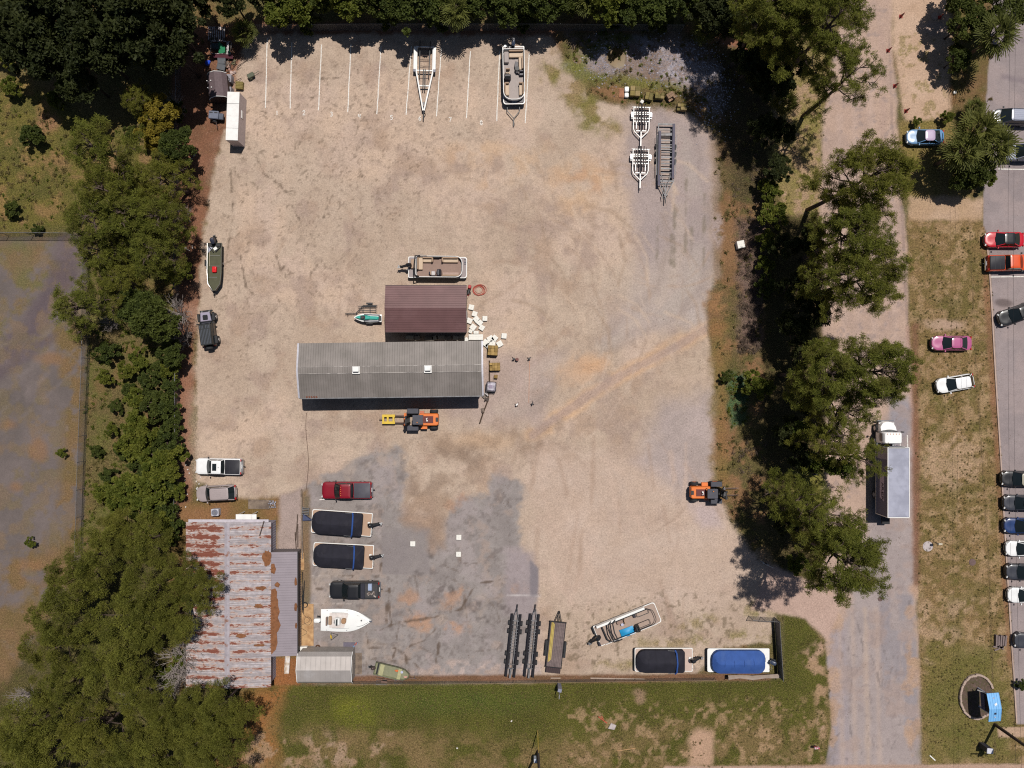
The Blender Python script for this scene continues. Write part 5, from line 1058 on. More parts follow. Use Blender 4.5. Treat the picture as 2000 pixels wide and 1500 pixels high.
def covered(px, py, rz, label, cover, trimdeck, boot, L=7.3, W=2.85, flip=1, whole=False, motor='up', ladder=True):
    t = thing('covered_boat', label, 'covered boat', gp(px, py, 1.4), R(rz)); zd = .85
    pontoons(t, L, W, zd); deck_trim(t, L, W, zd, trimdeck, WHITE, .22, .1)
    x0, x1 = -L / 2 + (1.1 if not whole else .75), L / 2 - (.2 if not whole else .45); cx = (x0 + x1) / 2
    rail_ring(t, x0, x1, W - .18, zd, .6, .95, cover, cover, .3 if not whole else .8, topw=.03)
    rp = rrect(x1 - x0 - .02, W - .16, .3 if not whole else .8, 5, .95, cx=cx); rg = []
    for ins, z in ((0, .55), (.0, .66), (.22, .80), (.55, 1.0), (.9, 1.16), (1.2, 1.26)):
        k = (W - .16) / 2; rg.append([(cx + (x - cx) * (1 - ins * .62 / ((x1 - x0) / 2)), y * max(.02, 1 - ins / k * 1.06), zd + z + random.uniform(-.028, .028) * (z > .6)) for x, y in rp])
    MB().loft(rg, False, True).build('canvas_cover', cover, t, ang=16)
    if boot:
        bx = x0 + 1.05
        mb = MB(); mb.tube([(bx + .12, -W / 2 + .02, zd + .75), (bx, -W / 2 + .3, zd + 1.08), (bx - .06, 0, zd + 1.3), (bx, W / 2 - .3, zd + 1.08), (bx + .12, W / 2 - .02, zd + .75)], .10, 7); o = mb.build('bimini_boot', boot, t)
        for s in (-1, 1): MB().tube([(bx + .05, s * (W / 2 - .08), zd + .85), (bx + 1.0, s * (W / 2 - .06), zd + .72)], .025, 5).build('strut', ALU, o)
    for k in range(4):
        xs = x0 + 1.5 + k * (x1 - x0 - 2.6) / 3.2; MB().tube([(xs, -(W / 2 - .14), zd + .62), (xs + .03, -(W / 2 - .45), zd + .86), (xs, -.3, zd + 1.21), (xs, 0, zd + 1.29), (xs, .3, zd + 1.21), (xs + .03, W / 2 - .45, zd + .86), (xs, W / 2 - .14, zd + .62)], .016, 4).build('cover_seam', M('seam_dark', (.02, .02, .026), .8) if cover is COVER else M('seam_blue', A(40, 70, 130), .8), t)
    if motor == 'up': outboard(t, -L / 2 - .02, -.1, zd + .15, P_BLK, 60, 1.05, 10)
    else: outboard(t, -L / 2 - .02, .0, zd + .15, M('slate_cowl', A(64, 74, 92), .35), 15, 1.1, -18)
    if ladder: mb = MB(); mb.tube([(-L / 2 + .05, .55, zd + .1), (-L / 2 - .15, .6, zd + .25), (-L / 2 - .15, 1.0, zd + .25), (-L / 2 + .05, 1.05, zd + .1)], .025, 5); mb.build('boarding_ladder', ALU, t)
    MB().prism(rrect(.3, .5, .06, 2, cx=-L / 2 + .35, cy=-.1), zd + .02, zd + .12).build('motor_well', WHITE, t)
    return t
TAN = M('tan_swim_deck', A(188, 156, 128), .7, 0, .06, 3); PALE = M('pale_swim_deck', A(206, 182, 164), .7, 0, .06, 3)
covered(665.5, 1023, 176, 'black covered pontoon boat directly below the dark red pickup', COVER, TAN, BIM)
covered(668.5, 1087, 177, 'black covered pontoon boat directly above the black pickup', COVER, TAN, BIM)
covered(1298, 1292, 180, 'black covered pontoon boat on the grass beside the blue covered one', COVER, PALE, BIM, 7.0)
covered(1445, 1293, 180, 'blue covered pontoon boat inside the corner of the privacy fence', COVB, WHITE, None, 7.5, 2.85, whole=True, motor='down')
for (px, py) in ((1236, 1291), (1381, 1293)):
    pass
# white centre console boat
def console_boat():
    t = thing('centre_console_boat', 'white centre console fishing boat with pointed bow on the asphalt pad', 'fishing boat', gp(676, 1212, 1.4), R(-1)); L, W = 6.1, 2.75; zb = .35
    def out(n, k, z):
        pts = []
        for s in (-1, 1):
            r = []
            for i in range(13):
                u = i / 12; x = -L / 2 + L * u; hw = W / 2 * (.94 + .06 * min(1, u * 3)) if u < .45 else W / 2 * max(0.02, 1 - ((u - .45) / .55) ** 2.1); r.append((x * (1 if k > .9 else .97), s * hw * k, z + .22 * max(0, u - .4)))
            pts += r if s < 0 else list(reversed(r))
        return pts
    MB().loft([out(0, .35, zb), out(0, .8, zb + .3), out(0, .97, zb + .75), out(0, 1.0, zb + .98), out(0, .97, zb + 1.0)]).build('hull', WHITE, t)
    ck = [(-L / 2 + 1.05, -.9), (.6, -.95), (1.4, -.62), (1.75, -.15), (1.75, .15), (1.4, .62), (.6, .95), (-L / 2 + 1.05, .9)]
    MB().prism(ck, zb + 1.0, zb + 1.035, .02).build('cockpit_liner', M('cream_liner', A(228, 218, 206), .5), t)
    for s in (-1, 1):
        MB().tube([(-1.7, s * .92, zb + 1.07), (.2, s * .96, zb + 1.12), (.5, s * .9, zb + 1.08)], .03, 5).build('grab_rail', CHROME, t); MB().tube([(1.3, s * .7, zb + 1.2), (2.0, s * .5, zb + 1.26), (2.7, s * .12, zb + 1.25)], .025, 5).build('bow_rail', CHROME, t)
    MB().prism(rrect(.4, 1.0, .08, 3, cx=-1.9), zb + 1.02, zb + 1.28, .04).build('leaning_post', BEIGE2, t); MB().prism(rrect(.16, 1.0, .05, 3, cx=-2.25), zb + 1.2, zb + 1.62, .04).build('backrest', M('brown_vinyl', A(140, 116, 100), .55), t)
    MB().prism(rrect(.6, .85, .12, 3, cx=-.95), zb + 1.02, zb + 1.7, .1).build('helm_console', WHITE, t); MB().box((-.95, 0, zb + 1.78), (.06, .75, .3), ry=-.5).build('windscreen', GLASS, t); MB().prism(rrect(.55, .62, .2, 4, cx=-.25), zb + 1.02, zb + 1.42, .06).build('console_seat', M('caramel_vinyl', A(176, 136, 98), .55), t)
    MB().tube([(-1.3 + .0 * k, .18 * math.cos(2 * math.pi * k / 10), zb + 1.62 + .18 * math.sin(2 * math.pi * k / 10)) for k in range(10)], .02, 5, True).build('steering_wheel', CHROME, t)
    MB().cyl((1.85, .05, zb + 1.1), (1.85, .05, zb + 1.17), .1).build('deck_hatch', GALV, t); MB().box((L / 2 - .1, 0, zb + 1.18), (.3, .16, .1)).build('bow_roller', CHROME, t)
    outboard(t, -L / 2 - .05, 0, zb + .75, WHITE, 0, 1.15)
    for s in (-1, 1):
        for x in (-2.3, .1): MB().cyl((x, s * 1.18, zb + 1.02), (x, s * 1.18, zb + 1.08), .05, n=8).build('cleat', CHROME, t)
console_boat()
def boat_trailer_simple(name, label, c, rz, L, W, z=.42, m=BLACKM, wy=None, tongue=1.3, axle=-.6):
    t = thing(name, label, 'boat trailer', c, rz); mb = MB()
    for s in (-1, 1): mb.bar((-L / 2, s * W / 2, z), (L / 2 - .9, s * W / 2, z), .08, .1); mb.bar((L / 2 - .9, s * W / 2, z), (L / 2, 0, z), .08, .1)
    for x in (-L / 2 + .15, -L / 6, L / 6): mb.bar((x, -W / 2, z), (x, W / 2, z), .07, .08)
    mb.bar((L / 2 - .1, 0, z), (L / 2 + tongue, 0, z), .08, .1); mb.build('frame', m, t)
    MB().bar((axle, -W / 2 - .2, z - .12), (axle, W / 2 + .2, z - .12), .07).build('axle', m, t)
    for s in (-1, 1): wheel(t, axle, s * (W / 2 + .22), .3, .18); MB().box((axle, s * (W / 2 + .22), .66), (.78, .22, .03)).build('fender', m, t)
    MB().cyl((L / 2 + tongue - .3, .12, 0), (L / 2 + tongue - .3, .12, .7), .03, n=8).build('jack', GALV, t); return t
boat_trailer_simple('boat_trailer', 'low trailer under the white centre console boat', gp(668, 1213, .5), R(-1), 4.4, 1.7, tongue=1.2)
boat_trailer_simple('boat_trailer', 'black trailer under the pontoon boat in the last painted bay', gp(1002, 164, .4), R(-89), 8.4, 1.5, tongue=.9, axle=.4)
# two flat bottomed green boats
def jon(px, py, rz, label, L, W, hullm, floorm, z, red=False, wide=.62):
    t = thing('jon_boat', label, 'jon boat', gp(px, py, z + .5), R(rz))
    def o(k, zz, ins=0):
        r = [(-L / 2 + ins, -W / 2 * k + ins), (L * .12, -W / 2 * k + ins), (L * .36, -W / 2 * k * .86 + ins), (L / 2 - ins, -W / 2 * k * wide * .35 + ins * .3)]
        return [(x, y, zz + .1 * max(0, x / L)) for x, y in r] + [(x, -y, zz + .1 * max(0, x / L)) for x, y in reversed(r)]
    MB().loft([o(.7, z), o(1, z + .3), o(1, z + .55), o(1, z + .55, .06), o(.96, z + .28, .1)], True, False).build('hull', hullm, t)
    MB().add(o(.96, z + .29, .09), [tuple(range(8))]).build('floor', floorm, t, smooth=False)
    MB().tube([(x, y, zz) for x, y, zz in o(1, z + .56, .03)], .025, 5, True).build('gunwale', ALU if red else BLACKM, t)
    return t
OLIVE = M('olive_paint', A(92, 92, 66), .6, 0, .08, 2); OLIVEF = M('olive_floor', A(86, 86, 62), .75, 0, .12, 3); SAGE = M('sage_paint', A(150, 152, 112), .6, 0, .1, 2, c2=A(126, 130, 100)); SAGEF = M('sage_floor', A(140, 140, 108), .7, 0, .1, 3)
t = jon(418.5, 521, -90.5, 'olive flat bottomed boat with red box and pale gunwale by the west fence', 5.75, 1.75, OLIVE, OLIVEF, .55, True)
for x in (-1.35, -.1, 1.25): MB().bar((x, -.7, .9), (x, .62 if x < 1 else .3, .9), .03, .05).build('cross_rib', ALU, t)
MB().bar((-2.0, -.62, .93), (-.1, -.62, .93), .04).build('rod_holder', M('pale_tube', A(206, 190, 160), .5), t)
outboard(t, -2.9, 0, 1.1, M('dark_cowl', A(58, 60, 72), .4), 25, 1.1, 15); mb = MB(); mb.box((-2.62, 0, 1.02), (.35, 1.45, .12)); mb.build('stern_bench', BLKP, t); MB().box((-2.2, .1, 1.02), (.34, .42, .08), rz=.6).build('battery_tray', WHITEP, t)
MB().prism([(-2.5, -.75), (-1.7, -.75), (-2.3, -.2)], .95, 1.0).build('corner_deck', M('pale_sheet', A(176, 178, 186), .5, .2), t); MB().bar((-2.4, .65, 1.0), (-1.8, .1, 1.0), .1, .05).build('tiller_bar', BLKP, t); MB().bar((-2.4, -.65, 1.02), (-1.75, -.1, 1.02), .1, .05).build('tiller_bar', BLKP, t)
solo('fuel_tank', MB().prism(rrect(.52, .7, .08, 3), 0, .3, .05).cyl((0, 0, .3), (0, 0, .36), .08), M('red_plastic', A(232, 26, 34), .4), 'bright red fuel tank sitting in the olive flat bottomed boat', 'fuel tank', gp(419, 526.5, 1.0, .86))
boat_trailer_simple('boat_trailer', 'dark trailer under the olive flat bottomed boat', gp(418.5, 524, .4), R(-90.5), 5.0, 1.5, tongue=.9)
t = jon(765, 1313, -13, 'sage green jon boat with broad benches beside the low wire fence', 4.3, 1.55, SAGE, SAGEF, .4, False, .9)
for x, w_ in ((-1.25, .5), (.95, .42)): MB().box((x, 0, .86), (w_, 1.36, .08)).build('bench', M('sage_bench', A(178, 174, 128), .65), t)
outboard(t, -2.2, .1, .85, M('brown_cowl', A(80, 66, 60), .4), 35, .75, 20); MB().box((-1.75, 0, .78), (.2, 1.4, .1)).build('transom_board', BLKP, t)
for nm, m_, lab, x, y in (('life_vest', M('orange_fabric', A(226, 120, 66), .8), 'orange life vest in the sage green jon boat', .55, .25), ('bucket', M('pale_bucket', A(196, 198, 214), .5), 'pale bucket by the forward bench of the jon boat', 1.2, .3), ('coat', M('pink_cloth', A(214, 166, 146), .9), 'pinkish rag crumpled in the bow of the jon boat', 1.75, -.25)):
    q = t.matrix_basis @ Vector((x, y, .74)); mb = MB()
    if nm == 'bucket': mb.cyl((0, 0, 0), (0, 0, .22), .12, .16)
    else: mb.prism([(.22 * math.cos(a) * (1 + .3 * math.sin(3 * a)), .17 * math.sin(a) * (1 + .3 * math.cos(2 * a))) for a in [2 * math.pi * k / 11 for k in range(11)]], 0, .1, .05)
    solo(nm, mb, m_, lab, nm.replace('_', ' '), q)
boat_trailer_simple('boat_trailer', 'rusted trailer under the sage green jon boat', gp(763, 1318, .3), R(-8), 3.4, 1.2, tongue=1.5, m=M('rusted_frame', A(120, 94, 80), .8))
# jet ski and its double trailer
def jetski():
    t = thing('jet_ski', 'turquoise and white jet ski parked against the brown shed', 'jet ski', gp(718.5, 620.5, 1.1), R(178)); z = .62
    def o(k, zz, dx=0): return [(x * k + dx, y * k, zz) for x, y in ((-1.55, -.42), (-.2, -.5), (.7, -.46), (1.3, -.26), (1.65, -.04), (1.65, .04), (1.3, .26), (.7, .46), (-.2, .5), (-1.55, .42))]
    MB().loft([o(.6, z - .25), o(.95, z), o(1.06, z + .22), o(1.04, z + .3), o(.9, z + .34)]).build('hull', WHITE, t)
    teal = M('turquoise', A(52, 176, 156), .4); MB().loft([[(x, y * k, z + h) for x, y in ((-.2, -.24), (.5, -.34), (1.1, -.22), (1.5, -.02), (1.5, .02), (1.1, .22), (.5, .34), (-.2, .24))] for k, h in ((1, .33), (.9, .5), (.5, .62))]).build('front_cowl', teal, t)
    MB().prism(rrect(1.5, .42, .18, 4, cx=-.55), z + .34, z + .56, .1).build('saddle', teal, t)
    for s in (-1, 1): MB().bar((-1.4, s * .36, z + .35), (.5, s * .38, z + .35), .15, .03).build('foot_mat', M('grey_mat', A(112, 112, 116), .8), t)
    MB().prism(rrect(.5, .44, .12, 3, cx=.62), z + .56, z + .72, .08).build('dash', BLKP, t); MB().bar((.3, -.36, z + .85), (.3, .36, z + .85), .06).build('handlebar', BLKP, t); MB().prism(rrect(.34, .6, .06, 3, cx=-1.42), z + .32, z + .42, .03).build('rear_deck', BLKP, t)
    t2 = boat_trailer_simple('jet_ski_trailer', 'thin dark double trailer with the jet ski on one side', gp(716, 612, .4), R(180), 2.6, 1.9, tongue=1.3, axle=-.4)
    for y in (-.85, -.35, .35, .85): MB().bar((-1.2, y, .52), (1.0, y, .52), .08).build('bunk', BLKP, t2)
jetski()
# ---------------------------------------------------------------- trailers, forklifts
# long white boat trailer under the hedge
def big_white_trailer():
    t = thing('boat_trailer', 'empty white boat trailer with long tapering tongue parked in bay six', 'boat trailer', gp(829, 150, .6), R(-91.5)); z = .6
    L = 8.4
    mb = MB(); y0 = 1.0
    pts = [(-3.7, 1), (-.6, 1), (4.1, .06)]
    for s in (-1, 1):
        for a, b in zip(pts[:-1], pts[1:]): mb.bar((a[0], s * a[1], z), (b[0], s * b[1], z), .16, .16)
    for x, ww in ((-3.6, 1), (-.75, 1), (1.1, .66)): mb.bar((x, -ww, z), (x, ww, z), .13, .12)
    mb.build('frame', WMET, t)
    for s in (-1, 1):
        MB().box((-2.2, s * 1.2, .78), (2.7, .28, .05)).build('fender', WMET, t); MB().box((-.72, s * 1.2, .7), (.36, .28, .2)).build('fender_step', M('grey_step', A(120, 122, 130), .5, .2), t)
        for x in (-2.7, -1.75): wheel(t, x, s * 1.2, .34, .22)
        MB().bar((-4.3, s * .62, .8), (-.1, s * .56, .8), .09, .08).build('bunk', BLKP, t); MB().bar((-.9, s * .10, .78), (1.5, s * .12, .78), .1, .08).build('keel_bunk', BLKP, t)
    for k in range(5): MB().bar((-3.3 + .75 * k, -.6, .72), (-3.3 + .75 * k, .6, .72), .05).build('cross_bar', M('rusty_bar', A(84, 66, 60), .7), t)
    MB().bar((3.3, -.1, .72), (3.3, .1, .72), .4, .05).build('winch_plate', GALV, t); mb = MB(); mb.cyl((4.0, .0, .6), (5.1, .0, .5), .07); mb.cyl((4.4, .16, .1), (4.4, .16, .9), .05); mb.build('coupler', BLACKM, t)
big_white_trailer()
def small_white(px, py, label):
    t = thing('pontoon_trailer', label, 'boat trailer', gp(px, py, .5), R(-91.5), 'small white trailers on the grey gravel'); z = .5
    mb = MB()
    for s in (-1, 1):
        mb.tube([(-2.05, s * 1.12, z), (-2.0, s * .95, z), (.55, s * .95, z), (.95, s * .8, z), (1.75, .0, z)], .065, 6)
    for x in (-2.0, -1.15, -.3): mb.bar((x, -.95, z), (x, .95, z), .12, .12)
    mb.bar((.85, -.6, z), (.85, .6, z), .12, .1); mb.bar((.85, 0, z), (2.7, 0, z), .12, .12)
    for s in (-1, 1): mb.bar((-.3, s * .6, z), (.6, s * .58, z), .1, .1)
    mb.build('frame', WMET, t)
    for x in (-1.4, -.7):
        MB().bar((x, -1.25, z - .06), (x, 1.25, z - .06), .12, .08).build('axle', WMET, t)
    for s in (-1, 1): wheel(t, -1.05, s * 1.15, .3, .18); MB().box((-1.05, s * 1.15, .64), (.5, .22, .04)).build('fender', M('zinc_fender', A(170, 172, 180), .4, .4), t)
    for y in (-.35, .0, .35): MB().bar((-2.35, y, .66), (.3 if y else .9, y, .66), .1 if y else .16, .06).build('bunk', M('dark_bunk', A(48, 42, 44), .8), t)
    for y in (-.62, .62): MB().bar((-2.2, y, .66), (-.2, y, .66), .05, .05).build('side_bunk', M('dark_bunk', (0, 0, 0)), t)
    MB().cyl((2.4, 0, .5), (3.0, 0, .45), .05).build('coupler', BLACKM, t)
small_white(1252.5, 242, 'small white trailer just below the row of pallets'); small_white(1251, 324, 'small white trailer below its twin, nearer the yard centre')
def grey_trailer():
    t = thing('pontoon_trailer', 'long grey galvanised pontoon trailer with carpeted bunks beside the small white trailers', 'boat trailer', gp(1301, 310, .6), R(-91)); z = .55; W = .98
    mb = MB()
    for s in (-1, 1): mb.bar((-4.3, s * W, z), (2.7, s * W, z), .1, .12); mb.bar((2.7, s * W, z), (4.5, s * .05, z), .09, .1); mb.bar((1.9, s * .55, z), (4.2, s * .04, z), .06, .08)
    for k, x in enumerate((-4.2, -3.5, -3.1, -2.9, -2.2, -1.7, -1.4, -1.1, -.8, -.2, .2, .6, 1.2, 1.7, 2.2, 2.7, 3.05)): mb.bar((x, -W * (1 if x < 2.8 else .8), z), (x, W * (1 if x < 2.8 else .8), z), .09 if k % 3 else .16, .08)
    mb.bar((2.9, 0, z), (5.0, 0, z), .09, .1); mb.build('frame', GALV, t)
    for s in (-1, 1):
        MB().box((-.9 + (.9 if s < 0 else 0), s * .84, .74), (6.6, .30, .07)).build('bunk', M('slate_carpet', A(104, 100, 110), .9, 0, .08, 2), t)
        MB().bar((-2.9, s * 1.16, .68), (2.0, s * 1.16, .68), .06).build('guide_rail', GALV, t)
        for x in (-1.6, -.7, .2): wheel(t, x, s * 1.2, .26, .18)
    MB().bar((-1.0, -.72, .8), (2.0, -.76, .8), .15, .05).build('timber_strip', M('brown_strip', A(130, 108, 94), .8), t)
    mb = MB(); mb.cyl((4.8, 0, z), (5.4, 0, z), .06); mb.cyl((4.5, .2, .1), (4.5, .2, .95), .05); mb.bar((4.3, -.4, .6), (4.9, -.3, .6), .08); mb.build('winch_stand', BLACKM, t)
grey_trailer()
def black_trailer(px, py, rz, label):
    t = thing('pontoon_trailer', label, 'boat trailer', gp(px, py, .6), R(rz), 'black tandem trailers'); z = .55; W = .5
    for s in (-1, 1): MB().bar((-4.1, s * W, .72), (3.6, s * W, .72), .24, .10).build('bunk', M('black_carpet', A(34, 32, 36), .9, 0, .15, 3), t)
    mb = MB()
    for s in (-1, 1): mb.bar((-3.2, s * .22, z), (3.4, s * .22, z), .08, .1); mb.bar((3.2, s * .24, z), (4.3, 0, z), .07, .08)
    for k in range(9): mb.bar((-1.2 + .36 * k, -W, z), (-1.2 + .36 * k, W, z), .06, .07)
    for x in (-3.1, -2.6, 2.2, 2.7): mb.bar((x, -W - .1, z), (x, W + .1, z), .09, .08)
    mb.build('frame', GALV, t)
    for x in (-2.4, -1.4, 1.35, 2.35):
        for s in (-1, 1): wheel(t, x, s * .74, .3, .24)
    MB().bar((-4.3, 0, z), (-3.1, 0, z), .2, .08).build('rear_beam', GALV, t); mb = MB(); mb.cyl((4.2, 0, z), (4.7, 0, z), .05); mb.bar((3.6, 0, .9), (4.3, 0, 1.0), .06); mb.build('winch_stand', BLACKM, t)
black_trailer(1003, 1256, 84, 'narrow black trailer with eight wheels, nearer the jon boat'); black_trailer(1039, 1256, 84.5, 'narrow black trailer with eight wheels beside the flatbed trailer')
def flatbed():
    t = thing('utility_trailer', 'timber decked utility trailer carrying yellow beams', 'trailer', gp(1086, 1258, .7), R(84)); z = .62
    mb = MB()
    for k in range(9): mb.box((-.1, -.78 + .195 * k, z), (5.4, .18, .05))
    mb.build('deck', M('plank_deck', A(128, 112, 106), .85, 0, .15, 3, .3, c2=A(110, 96, 92)), t)
    mb = MB()
    for s in (-1, 1): mb.bar((-2.85, s * .92, z), (2.7, s * .92, z), .09, .16); mb.bar((2.7, s * .4, z - .05), (4.0, 0, z - .05), .09, .1)
    mb.bar((2.7, -1.0, z + .1), (2.7, 1.0, z + .1), .1, .26); mb.bar((-2.85, -1, z), (-2.85, 1, z), .1, .16); mb.bar((2.7, 0, z - .05), (4.0, 0, z - .05), .08, .1); mb.build('frame', BLACKM, t)
    mb = MB(); mb.box((-3.25, 0, z - .12), (.7, 1.75, .05))
    for k in range(8): mb.bar((-3.6, -.85 + .24 * k, z - .05), (-2.9, -.85 + .24 * k, z - .02), .05)
    mb.build('ramp', M('rust_ramp', A(70, 54, 54), .7), t)
    for s in (-1, 1): MB().box((-.6, s * 1.14, .72), (1.9, .26, .05)).build('fender', BLKP, t); [wheel(t, x, s * 1.14, .33, .22) for x in (-1.1, .0)]
    for k, (y, m_) in enumerate(((.74, A(196, 168, 84)), (.60, A(206, 184, 98)), (.46, A(190, 166, 90)))):
        solo('timber_beam', MB().box((0, 0, .06), (4.9 - .25 * k, .11, .11)), M('yellow_beam_%d' % k, m_, .7), 'yellow painted beam lying along the left edge of the utility trailer', 'beam', t.matrix_basis @ Vector((.25, y, z + .03)), R(84), 'yellow beams on the utility trailer')
flatbed()
FORK = M('fork_orange', A(236, 126, 52), .45, 0, .08, 2); YEL = M('fork_yellow', A(232, 196, 60), .5, 0, .06, 2)
def forklift(px, py, rz, label, ext):
    t = thing('forklift', label, 'forklift', gp(px, py, 1.6), R(rz))
    MB().prism([(-2.5, -.62), (-2.5, .62), (-2.3, .72), (-.2, .72), (-.2, -.72), (-2.3, -.72)][::-1], .6, 1.55, .08).build('body', FORK, t)
    MB().box((-1.3, 0, 1.58), (1.2, .82, .08)).build('engine_deck', M('maroon_deck', A(104, 44, 40), .6), t); MB().prism(rrect(.32, .5, .05, 2, cx=-2.36), 1.55, 1.62).build('grille', BLKP, t)
    mb = MB(); mb.cyl((-1.2, .12, 1.6), (-1.2, .12, 1.95), .1); mb.tube([(-1.2, .12, 1.95), (-1.1, -.1, 1.98), (-1.25, -.2, 1.9)], .05, 6); mb.build('exhaust', WMET, t)
    MB().box((-.75, .95, .9), (.75, .42, .35)).build('step_tank', FORK, t); MB().box((-.5, -.85, .95), (.5, .3, .3)).build('battery_box', M('salmon_box', A(200, 120, 90), .6), t)
    for s in (-1, 1):
        wheel(t, -1.9, s * .98, .5, .38, .5, FORK); wheel(t, .55, s * 1.0, .68, .5, .5, FORK)
        MB().box((.55, s * 1.02, 1.5), (1.4, .62, .10), top=.93).build('wheel_guard', M('guard_grey', A(70, 70, 78), .6), t)
    MB().prism(rrect(1.25, 1.15, .08, 2, cx=-.15), 2.35, 2.43, .03).build('canopy', M('canopy_grey', A(76, 76, 84), .6), t)
    mb = MB()
    for x in (-.7, .4):
        for s in (-1, 1): mb.bar((x, s * .52, 1.0), (x, s * .52, 2.36), .07)
    mb.build('canopy_post', BLACKM, t); MB().box((-.35, 0, 1.35), (.5, .5, .5)).build('seat', BLKP, t); MB().box((.3, 0, 1.2), (.3, 1.0, .9)).build('dashboard', BLKP, t)
    mb = MB()
    for s in (-1, 1): mb.box((1.1, s * .42, 1.95), (.2, .16, 3.6)); mb.box((1.3, s * .34, 1.8), (.14, .12, 3.3))
    for z in (.5, 1.6, 2.6, 3.6): mb.box((1.1, 0, z), (.14, 1.0, .14))
    mb.build('mast', BLACKM if ext else BLACKM, t)
    mb = MB(); mb.box((1.52, 0, .85), (.22, 1.5 if ext else 1.0, .16)); mb.box((1.52, 0, 1.35), (.22, 1.5 if ext else 1.0, .16))
    for k in range(4): mb.box((1.54, -.6 + .4 * k, 1.1), (.12, .12, .5))
    mb.build('carriage', FORK if ext else GALV, t)
    for s in (-1, 1): MB().bar((1.5, s * .42, .62), (3.4 if ext else 3.5, s * .42, .55), .16 if ext else .1, .07).build('fork', M('fork_steel', A(122, 100, 86), .6, .3), t)
    if ext:
        mb = MB()
        for s in (-1, 1): mb.box((3.6, s * .42, .6), (1.55, .3, .2))
        for x in (3.0, 3.7, 4.25): mb.box((x, 0, .6), (.22, .95, .18))
        mb.build('fork_sleeve', YEL, t); MB().bar((4.3, 0, .6), (4.75, 0, .58), .08).build('tow_pin', BLACKM, t)
    MB().cyl((-.1, .3, 2.43), (-.1, .3, 2.6), .07, n=8).build('beacon', M('amber_lamp', (0, 0, 0)), t)
    return t
forklift(815, 819.5, 180, 'orange boat forklift with yellow fork sleeves in front of the grey shed', True)
forklift(1391, 962.5, 0, 'orange boat forklift with bare forks at the scrub on the east edge', False)
# ---------------------------------------------------------------- small things about the yard
def block(px, py, s, rz, label, h=.32, grp='white foam float blocks', sy=None):
    mb = MB(); sy = sy or s; s *= .93; sy *= .93; mb.prism(rrect(s, sy, .04, 2), 0, h, .03); mb.box((0, 0, h + .004), (s * .5, .03, .012)); mb.box((0, 0, h + .004), (.03, sy * .5, .012))
    return solo('float_block', mb, FOAM, label, 'foam block', gp(px, py, h), R(rz), grp)
PILE = 'white foam float block in the loose heap beside the brown shed'
for a in ((920.5, 600, .68, -12), (927, 613, .66, -18), (930.5, 623.5, .72, 38), (917, 626.5, .70, -22), (937, 630, .70, -40), (941, 640, .66, -32), (924, 639, .74, -38)): block(*a, PILE)
block(947, 622, .64, -2, 'white foam float block set apart to the right of the heap'); block(919, 647, .48, -25, 'smallest white foam float block at the foot of the heap'); block(929.8, 649, .68, 0, 'white foam float block lying flat above the long white slab', sy=.4)
block(984.5, 656, .68, -5, 'lone white foam float block farthest right of the sheds'); block(976, 671.5, .74, 30, 'white foam float block touching the upper brick pallet')
LOW = 'white foam float block in the tight cluster by the grey shed corner'
for a in ((958, 662, .8, 30), (966, 660.5, .72, -40), (962, 670, .72, -12), (949, 670, .85, -32), (953, 675, .6, 35)): block(*a, LOW)
block(910.5, 663, .5, 30, 'small white foam wedge between the two sheds')
solo('foam_slab', MB().prism(rrect(1.75, .7, .04, 2), 0, .45, .03).box((0, .1, .455), (1.6, .02, .012)), FOAM, 'long white foam slab lying at the corner of the grey shed', 'foam slab', gp(929.3, 658.5, .45), 0)
block(806, 1062.5, .66, 0, 'white foam block alone on the dark square of asphalt'); block(896, 1050, .66, -1, 'upper of the two white foam blocks on the asphalt pad'); block(895.5, 1083, .64, 0, 'lower of the two white foam blocks on the asphalt pad')
# rubbish in the shade between the sheds
for i, (x, y, w_, rz) in enumerate(((800, 659, 1.0, 0), (815, 660, .7, 10), (838, 661, 1.1, -4), (848, 660, .6, 20), (862, 659, .9, 0), (875, 660, .8, 8), (890, 660, .7, -12), (902, 659, .7, 0))):
    solo('stored_crate', MB().box((0, 0, .3), (w_, .5, .6)).box((0, 0, .62), (w_ * .9, .4, .04)), M('dull_crate_%d' % (i % 3), A(*((176, 168, 148), (150, 140, 124), (120, 112, 100))[i % 3]), .7), 'dull crate stacked in the gap between the brown and grey sheds', 'crate', gp(x, y, .6), R(rz), 'crates between the sheds')
